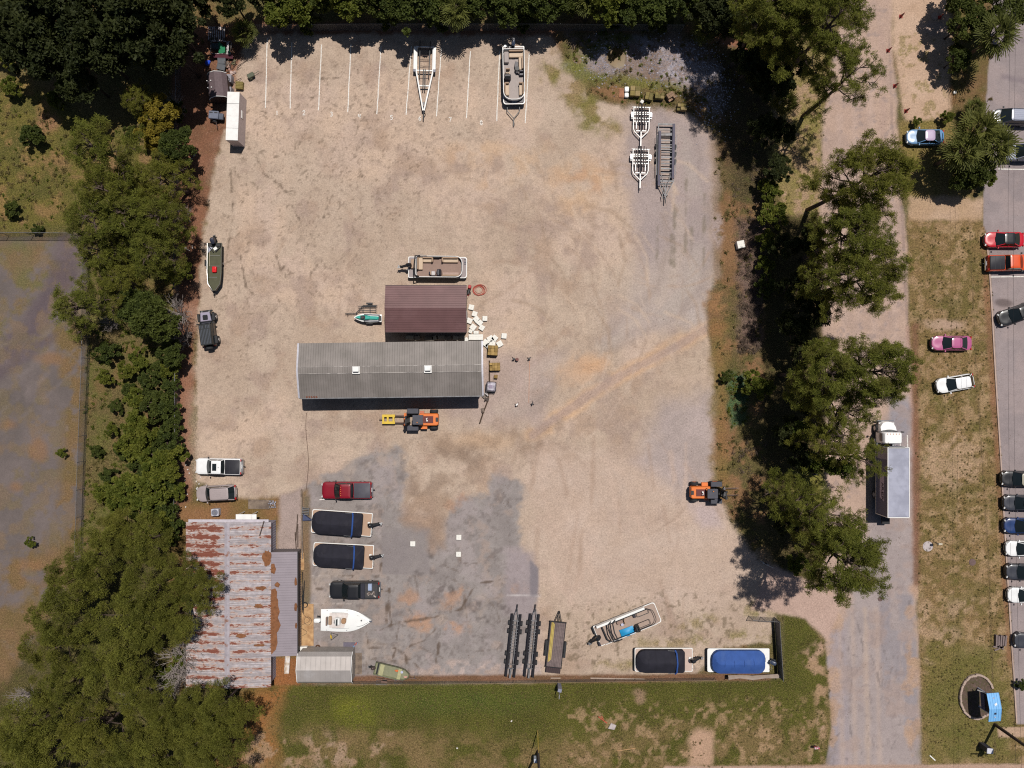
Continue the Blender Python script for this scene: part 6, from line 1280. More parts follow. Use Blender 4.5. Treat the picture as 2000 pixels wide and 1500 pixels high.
# brick pallets
BRK = [M('paver_%d' % k, c, .85, 0, .12, 5, .2) for k, c in enumerate((A(166, 136, 78), A(184, 152, 92), A(146, 118, 66)))]
def pallet_stack(px, py, rz, label, nx_=4, ny_=4, s=.33, lv=2, mats=BRK, hole=(), cat='paver pallet', name='paver_pallet', seed=0):
    rr = random.Random(seed); H = .16 + lv * .3; t = thing(name, label, cat, gp(px, py, H), R(rz)); w_ = nx_ * s; d_ = ny_ * s
    mb = MB()
    for k in range(5): mb.box((-w_ / 2 + .06 + k * (w_ - .12) / 4, 0, .12), (.1, d_ + .06, .025))
    for k in range(3): mb.box((0, -d_ / 2 + .05 + k * (d_ - .1) / 2, .05), (w_ + .04, .09, .1))
    mb.build('pallet', WOODG, t)
    asg = {(i, j): (i + j * 2 + rr.randint(0, 1)) % len(mats) for i in range(nx_) for j in range(ny_)}
    for k, m_ in enumerate(mats):
        mb = MB(); n = 0
        for i in range(nx_):
            for j in range(ny_):
                if asg[i, j] != k: continue
                top = lv - (1 if (i, j) in hole else 0) + (0 if rr.random() > .2 else -.18)
                mb.box((-w_ / 2 + s * (i + .5) + rr.uniform(-.01, .01), -d_ / 2 + s * (j + .5), .135 + top * .15), (s * .94, s * .94, top * .3)); n += 1
        if n: mb.build('pavers', m_, t)
    return t
pallet_stack(962.5, 684, -3, 'tall pallet of brown pavers nearest the foam blocks', 3, 3, .40, 3, seed=1); pallet_stack(966.5, 716, 1, 'low pallet of brown pavers in the middle of the shed gable', 4, 3, .32, 2, hole=((0, 1),), seed=2)
solo('paver_stack', MB().box((0, 0, .25), (.42, .42, .5)).box((0, .0, .52), (.38, .3, .06)), BRK[2], 'single small stack of pavers above the white tank', 'paver stack', gp(968.5, 735.5, .5), R(-6))
GRN = [M('mossy_board_%d' % k, c, .9, 0, .2, 4, .2) for k, c in enumerate((A(140, 124, 70), A(122, 110, 64), A(158, 138, 92)))]
pallet_stack(1241, 177, -3, 'largest mossy timber pallet in the north east row', 2, 2, .6, 2, GRN, name='timber_pallet', cat='timber pallet', seed=3); pallet_stack(1268, 187, -12, 'mossy timber pallet right of the tiny white box', 2, 2, .44, 2, GRN, name='timber_pallet', cat='timber pallet', seed=4)
pallet_stack(1288.5, 186, -4, 'mossy timber pallet with a gap in its top, third in the row', 3, 2, .36, 2, GRN, ((1, 1),), name='timber_pallet', cat='timber pallet', seed=5); pallet_stack(1311, 187, 32, 'turned timber pallet with broken tan boards', 3, 3, .3, 2, [M('tan_board_%d' % k, c, .9) for k, c in enumerate((A(176, 140, 110), A(150, 122, 96)))], ((0, 0), (1, 0)), name='timber_pallet', cat='timber pallet', seed=6); pallet_stack(1333, 208, -4, 'last mossy timber pallet, set lower than the row', 3, 2, .38, 2, GRN, ((0, 0),), name='timber_pallet', cat='timber pallet', seed=7)
solo('slatted_pallet', (lambda mb: [mb.box((0, -.5 + .14 * k, .12), (.6, .1, .03)) for k in range(8)] and mb.box((-.25, 0, .05), (.08, 1.1, .1)).box((.25, 0, .05), (.08, 1.1, .1)))(MB()), M('orange_timber', A(190, 132, 96), .8, 0, .15, 4), 'upright orange brown slatted pallet at the left end of the row', 'pallet', gp(1214.5, 181, .2), R(-2))
solo('fuel_can', MB().prism(rrect(.52, .62, .12, 3, cy=.4), 0, .5, .08).prism(rrect(.5, .55, .12, 3, cy=-.28), 0, .42, .08), M('white_plastic', (.74, .74, .72), .4), 'white plastic sack pair beside the slatted pallet', 'sack', gp(1224.5, 180, .5)); block(1254.3, 198, .42, -28, 'tiny white box below the largest mossy pallet', .3, 'small white boxes')
block(1447.5, 477, .95, 12, 'weathered white crate at the edge of the ditch', .75, 'small white boxes'); block(1865.5, 180, .34, 5, 'little white box on the verge under the palms', .2, 'small white boxes')
# tank, pole, pump, hose, axle stands
def tank():
    t = thing('caged_tank', 'dirty white cube tank in a metal cage at the shed gable', 'tank', gp(959.5, 755, 1.0), R(-4))
    MB().prism(rrect(1.0, 1.05, .14, 4), .15, 1.05, .1).build('tank', M('dirty_white', A(214, 208, 214), .4, 0, .2, 3, c2=A(120, 112, 120)), t)
    mb = MB()
    for z in (.2, .5, .8, 1.08): mb.tube([(x, y, z) for x, y in rrect(1.14, 1.18, .12, 3)], .025, 5, True)
    for x, y in rrect(1.14, 1.18, .12, 1): mb.bar((x, y, .1), (x, y, 1.1), .03)
    mb.build('cage', M('cage_steel', A(96, 92, 96), .5, .5), t); MB().prism(rrect(.42, .36, .06, 3, cx=-.05), 1.05, 1.12).build('lid', M('grey_lid', A(150, 136, 152), .5), t)
tank()
solo('timber_pole', MB().tube([(.25, 4.3, .1), (.25, 1.0, .12), (.05, -.6, .2), (-.55, -2.2, .2), (-.95, -3.4, .15)], .085, 7), M('dark_timber', A(78, 60, 44), .85), 'long dark timber pole leaning past the corner of the grey shed', 'pole', gp(952, 773, .2))
def scraps(): 
    for i, (x, y, c) in enumerate(((955, 765, (60, 54, 52)), (950, 770, (186, 178, 170)), (947, 774, (120, 108, 96)), (951, 780, (70, 58, 50)), (943, 801, (120, 104, 90)))):
        mb = MB(); mb.box((0, 0, .15), (.5, .35, .3), rz=i); mb.cyl((.1, .1, .3), (.25, .2, .5), .06); solo('scrap_part', mb, M('scrap_%d' % i, A(*c), .6, .2), 'scrap metal part in the litter at the foot of the timber pole', 'scrap', gp(x, y, .2), i, 'scrap parts by the timber pole')
scraps()
def stand(px, py, label, extra=None):
    t = thing('axle_stand', label, 'axle stand', gp(px, py, .3), R(px * 7 % 90), 'axle stands in the yard centre'); mb = MB()
    for k in range(3): a = 2 * math.pi * k / 3; mb.bar((.28 * math.cos(a), .28 * math.sin(a), 0), (0, 0, .5), .06)
    mb.cyl((0, 0, .3), (0, 0, .62), .06); mb.build('tripod', M('stand_steel', A(92, 76, 82), .6, .3), t); MB().box((0, 0, .64), (.3, .16, .06)).build('saddle', extra or BLACKM, t)
stand(1003.5, 701, 'axle stand next to the rusty drum'); stand(1034, 700, 'axle stand at the top of the orange line'); stand(1009.5, 790, 'axle stand with a white head, lower left of the four', WHITEP); stand(1040, 788, 'axle stand at the lower end of the orange line')
solo('small_drum', MB().cyl((0, 0, 0), (0, 0, .5), .2).cyl((0, 0, .5), (0, 0, .53), .17), M('rusty_drum', A(128, 84, 74), .7), 'small rusty drum beside the upper left axle stand', 'drum', gp(1010, 702, .5))
solo('strap', MB().bar((0, 2.9, .02), (0, -2.6, .02), .07, .015), M('orange_strap', A(196, 150, 122), .8), 'faded orange strap stretched between two axle stands', 'strap', gp(1033.5, 745), R(-1))
mb = MB(); rr = random.Random(4)
for k, (r, dx, dy, z) in enumerate(((.66, 0, 0, .03), (.62, .03, -.02, .06), (.68, -.03, .03, .09), (.58, -.05, .02, .03), (.7, .14, .08, .12), (.42, -.02, .05, .05))): mb.tube([(dx + r * 1.08 * math.cos(a), dy + r * .92 * math.sin(a), z) for a in [2 * math.pi * i / 28 for i in range(28)]], .03, 5, True)
solo('coiled_hose', mb, M('orange_hose', A(190, 84, 66), .6), 'coiled orange hose lying by the brown shed corner', 'hose', gp(935.5, 567.5))
def pump():
    t = thing('air_compressor', 'red and black portable compressor at the brown shed corner', 'compressor', gp(916, 566, .5), R(75))
    MB().cyl((-.5, 0, .35), (.45, 0, .35), .2, n=14).build('tank', BLKP, t); MB().prism(rrect(.4, .36, .08, 3, cx=.35), .5, .85, .06).build('motor', M('compressor_red', A(186, 52, 52), .5), t)
    wheel(t, -.3, .25, .15, .08); wheel(t, -.3, -.25, .15, .08); MB().tube([(-.45, -.15, .5), (-.75, -.15, .8), (-.75, .15, .8), (-.45, .15, .5)], .02, 5).build('handle', M('compressor_red', (0, 0, 0)), t)
pump()
# by the old house
def condenser():
    t = thing('air_conditioner', 'white air conditioner unit with round fan north of the old house', 'air conditioner', gp(419.5, 1001, .7), R(2))
    MB().prism(rrect(.92, .86, .1, 3), 0, .72, .03).build('casing', M('ac_white', A(196, 196, 200), .5), t); MB().cyl((0, 0, .72), (0, 0, .735), .36, n=20).build('fan_grille', M('ac_grille', A(128, 130, 142), .5), t); MB().cyl((0, 0, .735), (0, 0, .76), .11).build('fan_hub', GALV, t)
    mb = MB()
    for k in range(3): mb.tube([(r * math.cos(a), r * math.sin(a), .74) for r in [.16 + .1 * k] for a in [2 * math.pi * i / 20 for i in range(20)]], .012, 4, True)
    mb.build('wire_guard', GALV, t)
condenser()
def ramp_steps():
    t = thing('timber_platform', 'weathered timber platform on the ground north of the old house', 'platform', gp(505.5, 985, .2), R(-1)); mb = MB()
    for k in range(8): mb.box((0, -.5 + .143 * k, .17), (2.6, .13, .05))
    for x in (-1.2, 0, 1.2): mb.box((x, 0, .07), (.1, 1.1, .14))
    mb.build('planks', WOODG, t)
ramp_steps()
mb = MB(); rr = random.Random(8)
for k in range(34): mb.box((rr.uniform(-.4, .4), rr.uniform(-.45, .45), .12 + rr.uniform(0, .1)), (rr.uniform(.06, .2), rr.uniform(.05, .14), .06), rz=rr.uniform(0, 3), rx=rr.uniform(-.4, .4))
solo('scrap_heap', mb, M('white_scrap', A(196, 196, 204), .6, 0, .3, 8, c2=A(60, 60, 66)), 'heap of black and white scrap at the end of the timber platform', 'scrap', gp(532, 985, .2))
solo('plywood_sheet', MB().box((0, 0, .05), (1.45, 5.1, .03)), WOODT, 'big bare plywood sheet lying beside the lean-to', 'plywood', gp(601, 1220)); solo('plywood_sheet', MB().box((0, 0, .08), (.75, 2.1, .03)), WOODT, 'short plywood sheet leaning at the top of the lean-to wall', 'plywood', gp(588.5, 1096), R(1))
solo('timber_plank', MB().box((0, 0, .1), (.38, 11.4, .08)), M('pale_plank', A(196, 158, 118), .8, 0, .16, 1.5), 'long pale plank running along the lean-to wall', 'plank', gp(585.5, 1178))
for i, (x, y, l, rz) in enumerate(((592.5, 1150, 4.2, 2), (594, 1162, 3.6, -3), (591, 1170, 3.2, 1), (593, 1180, 2.4, 4))): solo('steel_bar', MB().box((0, 0, .14 + .02 * i), (.07, l, .06)), BLACKM, 'thin black steel bar bundled on the planks beside the lean-to', 'bar', gp(x, y), R(rz), 'black steel bars by the lean-to')
for i, (x, y) in enumerate(((580, 1030), (582, 1046), (578, 1058))): solo('steel_bar', MB().box((0, 0, .08), (.1, 3.2 - .4 * i, .08)), M('dark_board', A(70, 58, 50), .8), 'dark weathered post lying beside the lane to the old house', 'post', gp(x, y), R(-4 + 4 * i), 'dark posts beside the lane')
solo('timber_edging', MB().box((0, 0, .12), (.16, 8.4, .24)), WOODG, 'weathered timber edging between the lane and the asphalt pad', 'edging', gp(590.5, 1023), R(1))
mb = MB(); mb.tube([(-.6 + .03 * k + .5 * math.sin(k * .5), -1.2 + .12 * k, .085) for k in range(22)], .02, 5); mb.tube([(.1 + .45 * math.cos(a), .6 + .5 * math.sin(a), .085) for a in [2 * math.pi * k / 18 for k in range(18)]], .02, 5, True)
solo('cable', mb, BLKP, 'dark cable looped over the big plywood sheet', 'cable', gp(600, 1222)); mb = MB(); [mb.tube([(r * math.cos(a), r * math.sin(a), .05 + .03 * i) for a in [2 * math.pi * k / 18 for k in range(18)]], .025, 5, True) for i, r in enumerate((.3, .34, .27))]
solo('coiled_cable', mb, BLKP, 'small coil of dark cable at the top of the plywood', 'cable', gp(596, 1181)); mb = MB(); [mb.tube([(r * math.cos(a), r * math.sin(a), .04 + .04 * i) for a in [2 * math.pi * k / 20 for k in range(20)]], .03, 5, True) for i, r in enumerate((.3, .25, .2))]
solo('coiled_hose', mb, M('brown_hose', A(96, 64, 40), .7), 'brown coiled hose between the plywood and the barn roofed shed', 'hose', gp(621, 1264)); block(592, 1268, .95, 2, 'white cool box wedged above the barn roofed shed', .5, 'small white boxes', .62)
solo('timber_deck', (lambda mb: [mb.box((-.45 + .15 * k, 0, .12), (.14, 2.6, .05)) for k in range(7)] and mb)(MB()), WOODG, 'small timber deck at the east end of the barn roofed shed', 'deck', gp(698.5, 1296, .1)); solo('grey_mat', MB().box((-.2, 0, .03), (.75, .85, .04)).box((.5, .02, .05), (.7, .8, .04), rz=.06), M('grey_mat_cloth', A(112, 106, 116), .85), 'grey mat folded on the asphalt below the white fishing boat', 'mat', gp(680, 1261)); solo('spray_bottle', MB().cyl((0, -.2, .1), (.1, .2, .1), .1).box((.2, .35, .1), (.25, .25, .2)), M('blue_bottle', A(120, 160, 190), .4, c2=A(180, 100, 80), thr=(.5, .52), scale=6), 'blue and red bottle beside the grey mat', 'bottle', gp(692, 1260), R(-20))
solo('trough', (lambda mb: mb.box((0, 0, .1), (.55, 2.1, .06)).box((-.27, 0, .2), (.05, 2.1, .2)).box((.27, 0, .2), (.05, 2.1, .2)).box((0, 1.05, .2), (.55, .05, .2)).box((0, -1.05, .2), (.55, .05, .2)))(MB()), M('cream_trough', A(206, 184, 156), .6, 0, .2, 3, c2=A(240, 236, 230)), 'cream wooden trough on the needles below the lean-to', 'trough', gp(561, 1298, .2), R(-4))
solo('step_ladder', (lambda mb: [mb.bar((-.4, -.35 + .2 * k, .3 + .02 * k), (.4, -.3 + .2 * k, .3 + .02 * k), .08, .04) for k in range(5)] and mb.bar((-.4, -.4, .25), (-.4, .6, .4), .05).bar((.4, -.4, .25), (.4, .6, .4), .05))(MB()), GALV, 'grey steel steps leaning beside the upper black covered boat', 'steps', gp(596, 1000, .4), R(-8)); solo('corner_tarp', MB().prism([(-.35, .45), (-.4, -.4), (.75, -.35)], 0, .4, .05), M('slate_blue', A(72, 80, 108), .5), 'slate blue three cornered cover at the bow of the upper black covered boat', 'cover', gp(597, 1011, .4))
solo('yellow_buoy', MB().blob((0, 0, .2), (.1, .3, .12)), M('yellow_plastic', A(226, 190, 60), .5), 'small yellow float by the trailer jack of the white fishing boat', 'float', gp(646.5, 1243.5, .2), R(8)); solo('folding_rack', MB().bar((0, 0, .1), (.9, .75, .35), .05).bar((0, 0, .1), (.05, 1.0, .35), .05).bar((.05, 1.0, .35), (.9, .75, .35), .04), BLACKM, 'thin black folded frame below the white fishing boat', 'frame', gp(647, 1250))
for i, (x, y, w_, d_) in enumerate(((745, 1332, 1.3, .55), (778, 1330, 1.0, .45))): solo('wire_rack', MB().tube([(-w_ / 2, -d_ / 2, .1), (w_ / 2, -d_ / 2, .1), (w_ / 2 + .1, d_ / 2, .35), (-w_ / 2 + .1, d_ / 2, .35)], .03, 5, True).bar((-w_ / 2, -.05, .2), (w_ / 2, -.05, .2), .03), GALV, ('wide', 'narrow')[i] + ' grey metal frame leaning below the sage green jon boat', 'frame', gp(x, y))
solo('timber_plank', MB().box((0, 0, .06), (6.6, .14, .06)), M('silver_plank', A(176, 156, 136), .8), 'long silvery plank along the wire fence left of the black covered boat', 'plank', gp(1206, 1325), R(-1)); solo('timber_plank', MB().box((0, 0, .06), (1.2, .12, .06)), M('silver_plank', (0, 0, 0)), 'short silvery plank below the utility trailer', 'plank', gp(1085, 1324))
# ---------------------------------------------------------------- heap in the north-west corner
def slat_rack():
    t = thing('slatted_rack', 'weathered white slatted rack at the top of the junk heap', 'rack', gp(423, 66, .5), R(-1)); mb = MB()
    for k in range(9): mb.box((-.95 + .235 * k, 0, .5), (.13, 1.7, .04))
    mb.box((0, -.8, .44), (2.1, .1, .1)).box((0, .8, .44), (2.1, .1, .1)); mb.build('slats', M('flaked_white', A(196, 186, 180), .8, 0, .2, 4, c2=A(70, 64, 58), thr=(.46, .56)), t)
    for x in (-.9, .9):
        for y in (-.7, .7): MB().box((x, y, .2), (.09, .09, .4)).build('leg', WOODG, t)
slat_rack()
def junk_boat():
    t = thing('junk_crate', 'open white framed box holding green sheeting in the junk heap', 'frame', gp(431, 93, .6), R(-2)); mb = MB(); P = [(-1.2, -.75), (1.25, -.75), (1.25, .75), (-1.2, .75)]
    for a, b in zip(P, P[1:] + P[:1]): mb.bar((*a, .6), (*b, .6), .07)
    mb.bar((.85, -.75, .6), (.85, .75, .6), .28, .04); mb.build('frame', M('flaked_white', (0, 0, 0)), t)
    MB().add([(-.25, -.7, .45), (.55, -.55, .62), (.5, .1, .5), (-.2, .72, .6), (-.45, .4, .4)], [(0, 1, 2, 3, 4)]).build('green_sheet', M('green_sheet', A(38, 132, 84), .6, 0, .15, 2), t); MB().add([(.62, -.7, .5), (1.15, -.7, .5), (1.15, -.15, .55), (.62, -.25, .5)], [(0, 1, 2, 3)]).build('green_sheet', M('green_sheet', (0, 0, 0)), t)
    MB().prism(rrect(.9, .7, .1, 3, cx=-.75, cy=.25), 0, .5, .06).build('grey_bin', M('slate_bin', A(66, 78, 80), .6), t)
junk_boat()
solo('red_sheet', MB().box((0, 0, .5), (2.6, .5, .05), rx=.3), M('maroon_sheet', A(88, 34, 46), .6, 0, .1, 2), 'dark maroon sheet below the green sheeting in the junk heap', 'sheet', gp(434, 109, .5), R(-4)); solo('blue_bag', MB().blob((0, 0, .2), (.3, .34, .22), 9, 5).blob((.18, .2, .15), (.18, .2, .14), 8, 4), M('bright_blue', A(36, 84, 210), .5), 'crumpled bright blue bag at the left of the junk heap', 'bag', gp(404.5, 122.5, .3))
for i, (x, y, s, rz, lab) in enumerate(((433, 119, .95, 0, 'upper dark screen frame in the junk heap'), (432, 130.5, 1.0, -14, 'lower tilted screen frame just above the brown shingled shed'))): solo('window_screen', MB().tube([(-s / 2, -s * .35, .4), (s / 2, -s * .35, .4), (s / 2, s * .35, .46), (-s / 2, s * .35, .46)], .04, 5, True).add([(-s / 2, -s * .35, .4), (s / 2, -s * .35, .4), (s / 2, s * .35, .46), (-s / 2, s * .35, .46)], [(0, 1, 2, 3)]), M('screen_grey', A(96, 98, 100), .5), lab, 'frame', gp(x, y, .4), R(rz))
mb = MB(); rr = random.Random(11)
for k in range(46): a = rr.uniform(0, 3.1); L = rr.uniform(.3, 1.5); x, y = rr.gauss(0, .55), rr.gauss(0, 1.6); mb.bar((x, y, .05 + rr.random() * .4), (x + L * math.cos(a), y + L * math.sin(a), .05 + rr.random() * .4), .05)
o = solo('brush_pile', mb, M('dead_wood', A(92, 72, 60), .9, 0, .25, 4), 'pile of dead branches along the right side of the junk heap', 'brush pile', gp(455, 108)); o['kind'] = 'stuff'
for i, (x, y, c) in enumerate(((444, 131, (190, 160, 140)), (450, 137, (170, 130, 116)), (456, 143, (206, 180, 166)), (447, 125, (120, 104, 90)), (457, 122, (110, 104, 74)))): solo('junk_board', MB().box((0, 0, .1), (.7, .3, .06), rz=i * .8).box((.1, .1, .16), (.4, .25, .06), rz=i * .5), M('junk_board_%d' % i, A(*c), .8), 'broken board scattered below the brush pile', 'board', gp(x, y), i, 'broken boards by the junk heap')
for i, (y, lab) in enumerate(((158, 'grey drum washer nearest the junk heap, against the brown shingled shed'), (174, 'grey drum washer touching the white storage box'))):
    t = thing('washing_machine', lab, 'washing machine', gp(446, y - (4 if i == 0 else 0), .9), R(-3), 'old washers'); MB().prism(rrect(.66, .95 if i == 0 else .66, .06, 2, cy=.12 if i == 0 else 0), 0, .9, .04).build('casing', M('appliance_grey', A(150, 146, 148), .5), t); MB().cyl((0, -.1, .9), (0, -.1, .93), .24, n=16).build('drum_door', M('drum_dark', A(74, 74, 80), .4), t); MB().cyl((0, -.1, .93), (0, -.1, .95), .13, n=12).build('door_glass', M('drum_pale', A(160, 156, 158), .4), t)
solo('wooden_crate', (lambda mb: [mb.box((0, -.36 + .18 * k, .5), (.9, .15, .04)) for k in range(5)] and mb.box((0, 0, .25), (.86, .86, .46)))(MB()), M('mossy_board_0', (0, 0, 0)), 'mossy timber crate beside the white storage box', 'crate', gp(467, 166, .5), R(-4)); solo('garden_cart', MB().prism(rrect(.85, .55, .08, 3), .3, .6, .05).bar((.4, 0, .4), (1.1, .1, .3), .05).cyl((-.2, .3, .2), (-.2, .36, .2), .2).cyl((-.2, -.36, .2), (-.2, -.3, .2), .2), M('green_cart', A(92, 96, 74), .6), 'dull green garden cart on its own near the first bay', 'cart', gp(489.5, 147, .5), R(28))
def small_buggy():
    t = thing('cargo_trailer', 'small grey two wheeled cargo trailer in the tree shade left of the white storage box', 'trailer', gp(417, 224, .9), R(-4)); MB().prism(rrect(1.2, .95, .08, 3), .5, .95, .05).build('body', M('slate_trailer', A(112, 118, 132), .5), t); MB().prism(rrect(.55, .75, .08, 3, cx=.85, cy=-.1), .5, .8, .05).build('front_box', M('slate_trailer_b', A(88, 94, 106), .5), t)
    for x in (-.3, .3): MB().box((x, .25, .96), (.4, .12, .03)).build('latch', BLKP, t)
    for s in (-1, 1): wheel(t, .0, s * .62, .3, .18)
    MB().bar((0.1, -.4, .4), (.35, -1.5, .4), .07).build('drawbar', M('rusty_bar', (0, 0, 0)), t)
small_buggy()
for i, (x, y, rz, l) in enumerate(((378, 305, -25, .9), (370, 430, 40, .5), (376, 483, 20, .4), (366, 487, 70, .7))): solo('litter_stick', MB().box((0, 0, .04), (l, .09, .05), rz=1.4).box((l * .1, .1, .04), (l * .5, .07, .05), rz=1.0), M('white_litter', A(220, 212, 200), .7), 'pale scrap lying on the leaf litter along the west fence', 'litter', gp(x, y), R(rz), 'pale scraps on the west leaf litter')
for i, (x, y) in enumerate(((363, 908), (370, 924), (367, 917), (362, 938), (384, 940), (358, 893), (366, 965), (392, 932), (389, 945), (386, 952), (363, 990), (300, 933), (357, 885))): solo('litter_scrap', MB().box((0, 0, .04), (.16, .12, .06), rz=i), M('white_litter', (0, 0, 0)), 'white scrap of litter beside the nose of the white pickup', 'litter', gp(x, y), i, 'white litter by the west fence')
# ---------------------------------------------------------------- across the road
CONE = M('cone_red', A(170, 56, 48), .6, 0, .1, 3); CONB = M('cone_band', A(150, 120, 110), .6)
def cone(px, py, label):
    t = thing('traffic_cone', label, 'traffic cone', gp(px, py, .15), 0, 'red traffic cones'); mb = MB(); mb.box((0, 0, .03), (.42, .42, .06)); mb.cyl((0, 0, .06), (0, 0, .95), .17, .035, 14); mb.build('cone', CONE, t); MB().cyl((0, 0, .52), (0, 0, .66), .106, .082, 14).build('band', CONB, t)
for x, y, l in ((1760.5, 31, 'red traffic cone on the road edge at the very top'), (1836, 33, 'red traffic cone beside the round concrete cover'), (1735.5, 98, 'red traffic cone at the left bend of the sandy lot'), (1748.5, 167, 'red traffic cone midway down the sandy lot'), (1770.5, 216, 'red traffic cone nearest the steel blue car')): cone(x, y, l)
def cover(px, py, r, m, label): solo('manhole_cover', MB().cyl((0, 0, 0), (0, 0, .04), r, n=22).cyl((0, 0, .04), (0, 0, .055), r * .8, n=22), m, label, 'manhole cover', gp(px, py))
cover(1812, 1067, .62, M('pale_concrete', A(206, 194, 186), .85, 0, .16, 3, c2=A(180, 168, 164)), 'broad pale concrete cover in the grass beside the small sign post'); cover(1899, 1098, .42, M('brown_iron', A(112, 90, 84), .8, 0, .15, 4), 'brown iron cover in the dry grass verge'); cover(1826, 32, .5, M('tan_concrete', A(190, 166, 144), .85), 'tan round cover under a red traffic cone'); cover(1719, 1170, .28, M('brown_iron', (0, 0, 0)), 'small iron cover set in the road')
def sign_post(px, py, label, m, w_=.45, h=1.5, rz=0):
    t = thing('sign_post', label, 'sign', gp(px, py), rz); MB().cyl((0, 0, 0), (0, 0, h), .035, n=8).build('post', GALV, t); MB().box((0, .04, h - .12), (w_, .2, .3)).build('panel', m, t)
sign_post(1823, 1058, 'small cream marker post beside the broad concrete cover', M('cream_sign', A(206, 196, 170), .5)); sign_post(1590, 1455, 'little red sign standing in the lawn near the road', M('red_sign', A(190, 70, 84), .5, c2=A(230, 220, 220), thr=(.5, .55), scale=5), .6, .9); sign_post(1584, 925, 'dark post box on the grass strip under the ivy pines', BLKP, .5, 1.2)
def roof_sign():
    t = thing('stone_planter', 'round stone edged planting bed around the little blue roof', 'planter', gp(1907, 1360)); rr = random.Random(3)
    for k in range(40):
        a = 2 * math.pi * k / 40
        if -.55 < a - .0 < .35 or a > 2 * math.pi - .5: continue
        rx, ry = 2.05 + rr.uniform(-.05, .05), 2.65 + rr.uniform(-.05, .05); MB().prism(rrect(.42, .26, .06, 2), 0, .3 + rr.uniform(-.04, .05), .04).build('edge_stone', M('bed_stone', A(186, 164, 146), .85, 0, .15, 4, .2), t, (rx * math.cos(a), ry * math.sin(a), 0), a + math.pi / 2)
    MB().prism([(2.0 * math.cos(2 * math.pi * k / 28), 2.55 * math.sin(2 * math.pi * k / 28)) for k in range(28)], .01, .08, .05).build('mulch', M('dark_mulch', A(104, 84, 74), .95, 0, .3, 5, .3, c2=A(84, 78, 50)), t)
    s = thing('roofed_sign', 'small sign board sheltered by a pale blue ribbed roof', 'sign', gp(1910, 1361), R(4))
    bl = M('sky_blue_roof', A(128, 192, 240), .45, .0, .05, 1.5); h = 3.1
    mb = MB(); rib_roof(mb, -.72, .72, 1.75, h - .15, 0, h + .2, .3, 'slope', .03); rib_roof(mb, -.72, .72, 0, h + .2, -1.6, h - .15, .3, 'slope', .03); r_ = mb.build('roof', bl, s, (0, -.05, 0), 0, False)
    MB().add([(-.05, .55, h + .11), (.2, .72, h + .08), (.28, .5, h + .13), (.05, .3, h + .16)], [(3, 2, 1, 0)]).build('white_patch', WHITEP, r_); MB().add([(-.12, -.7, h + .09), (.12, -.7, h + .09), (.12, -.45, h + .145), (-.12, -.45, h + .145)], [(0, 1, 2, 3)]).build('dark_patch', NAVYC, r_)
    for y in (-1.1, 1.15): MB().box((0, y, h / 2), (.14, .14, h)).build('post', M('sign_post_white', A(196, 196, 206), .5), s)
    MB().box((-.02, 0, 1.45), (.10, 2.1, 1.6)).build('sign_board', M('sign_dark', A(30, 30, 38), .5), s); MB().box((-.10, -.05, 1.1), (.05, 2.0, .7)).build('sign_lower', M('sign_slate', A(96, 98, 122), .5), s); MB().bar((-.55, 1.25, .9), (.0, 1.2, 2.0), .1, .06).build('brace', WHITEP, s)
roof_sign()
def pole(px, py, h, label, r=.15, name='utility_pole'):
    t = thing(name, label, 'utility pole', gp(px, py)); MB().cyl((0, 0, 0), (0, 0, h), r * 1.15, r * .8, 12).build('pole', M('creosote', A(74, 60, 50), .85, 0, .2, 2), t); return t
t = pole(1943, 1415, 11.5, 'tall dark utility pole at the south east corner of the verge', .17); MB().bar((-1.1, 0, 10.7), (1.1, 0, 10.7), .12, .14).build('crossarm', WOODG, t)
mb = MB()
for x in (-1, -.4, .4, 1): mb.cyl((x, 0, 10.77), (x, 0, 10.95), .05, n=8)
mb.build('insulators', M('insulator', A(120, 120, 126), .3), t); MB().cyl((.0, -.42, 8.7), (.0, -.42, 9.7), .28).build('transformer', GALV, t)
t = pole(1050.5, 1467, 10.5, 'tall dark utility pole with yellow guy guard on the south lawn', .16); MB().box((-.32, -.35, 1.3), (.42, .5, .8)).build('meter_box', M('pale_meter_box', A(190, 196, 202), .5), t); MB().bar((-.05, 2.6, .05), (-.02, .35, 8.5), .03).build('guy_wire', GALV, t); MB().bar((-.05, 2.55, .1), (-.03, 1.6, 3.6), .09).build('guy_guard', M('guard_yellow', A(206, 170, 40), .5), t)
t = thing('service_pedestal', 'grey service pedestal with bent pipe just outside the low wire fence', 'pedestal', gp(1091.5, 1337), R(-15)); MB().box((0, 0, .9), (.45, .4, 1.8)).build('cabinet', M('pedestal_grey', A(150, 152, 164), .5, .2), t); MB().tube([(.0, -.2, 1.2), (.05, -.45, 2.0), (.1, -.8, 2.2), (.2, -1.0, 1.6)], .06, 7).build('pipe', GALV, t)
t = thing('utility_cabinet', 'pale roofed utility cabinet beside the tall pole at the south east corner', 'cabinet', gp(1917, 1454), R(-6)); MB().box((0, 0, .8), (.7, .55, 1.6)).build('cabinet', M('dark_cabinet', A(66, 66, 76), .5), t); MB().prism(rrect(.78, .64, .05, 2), 1.6, 1.68, .03).build('lid', M('pale_lid', A(214, 214, 218), .5), t)
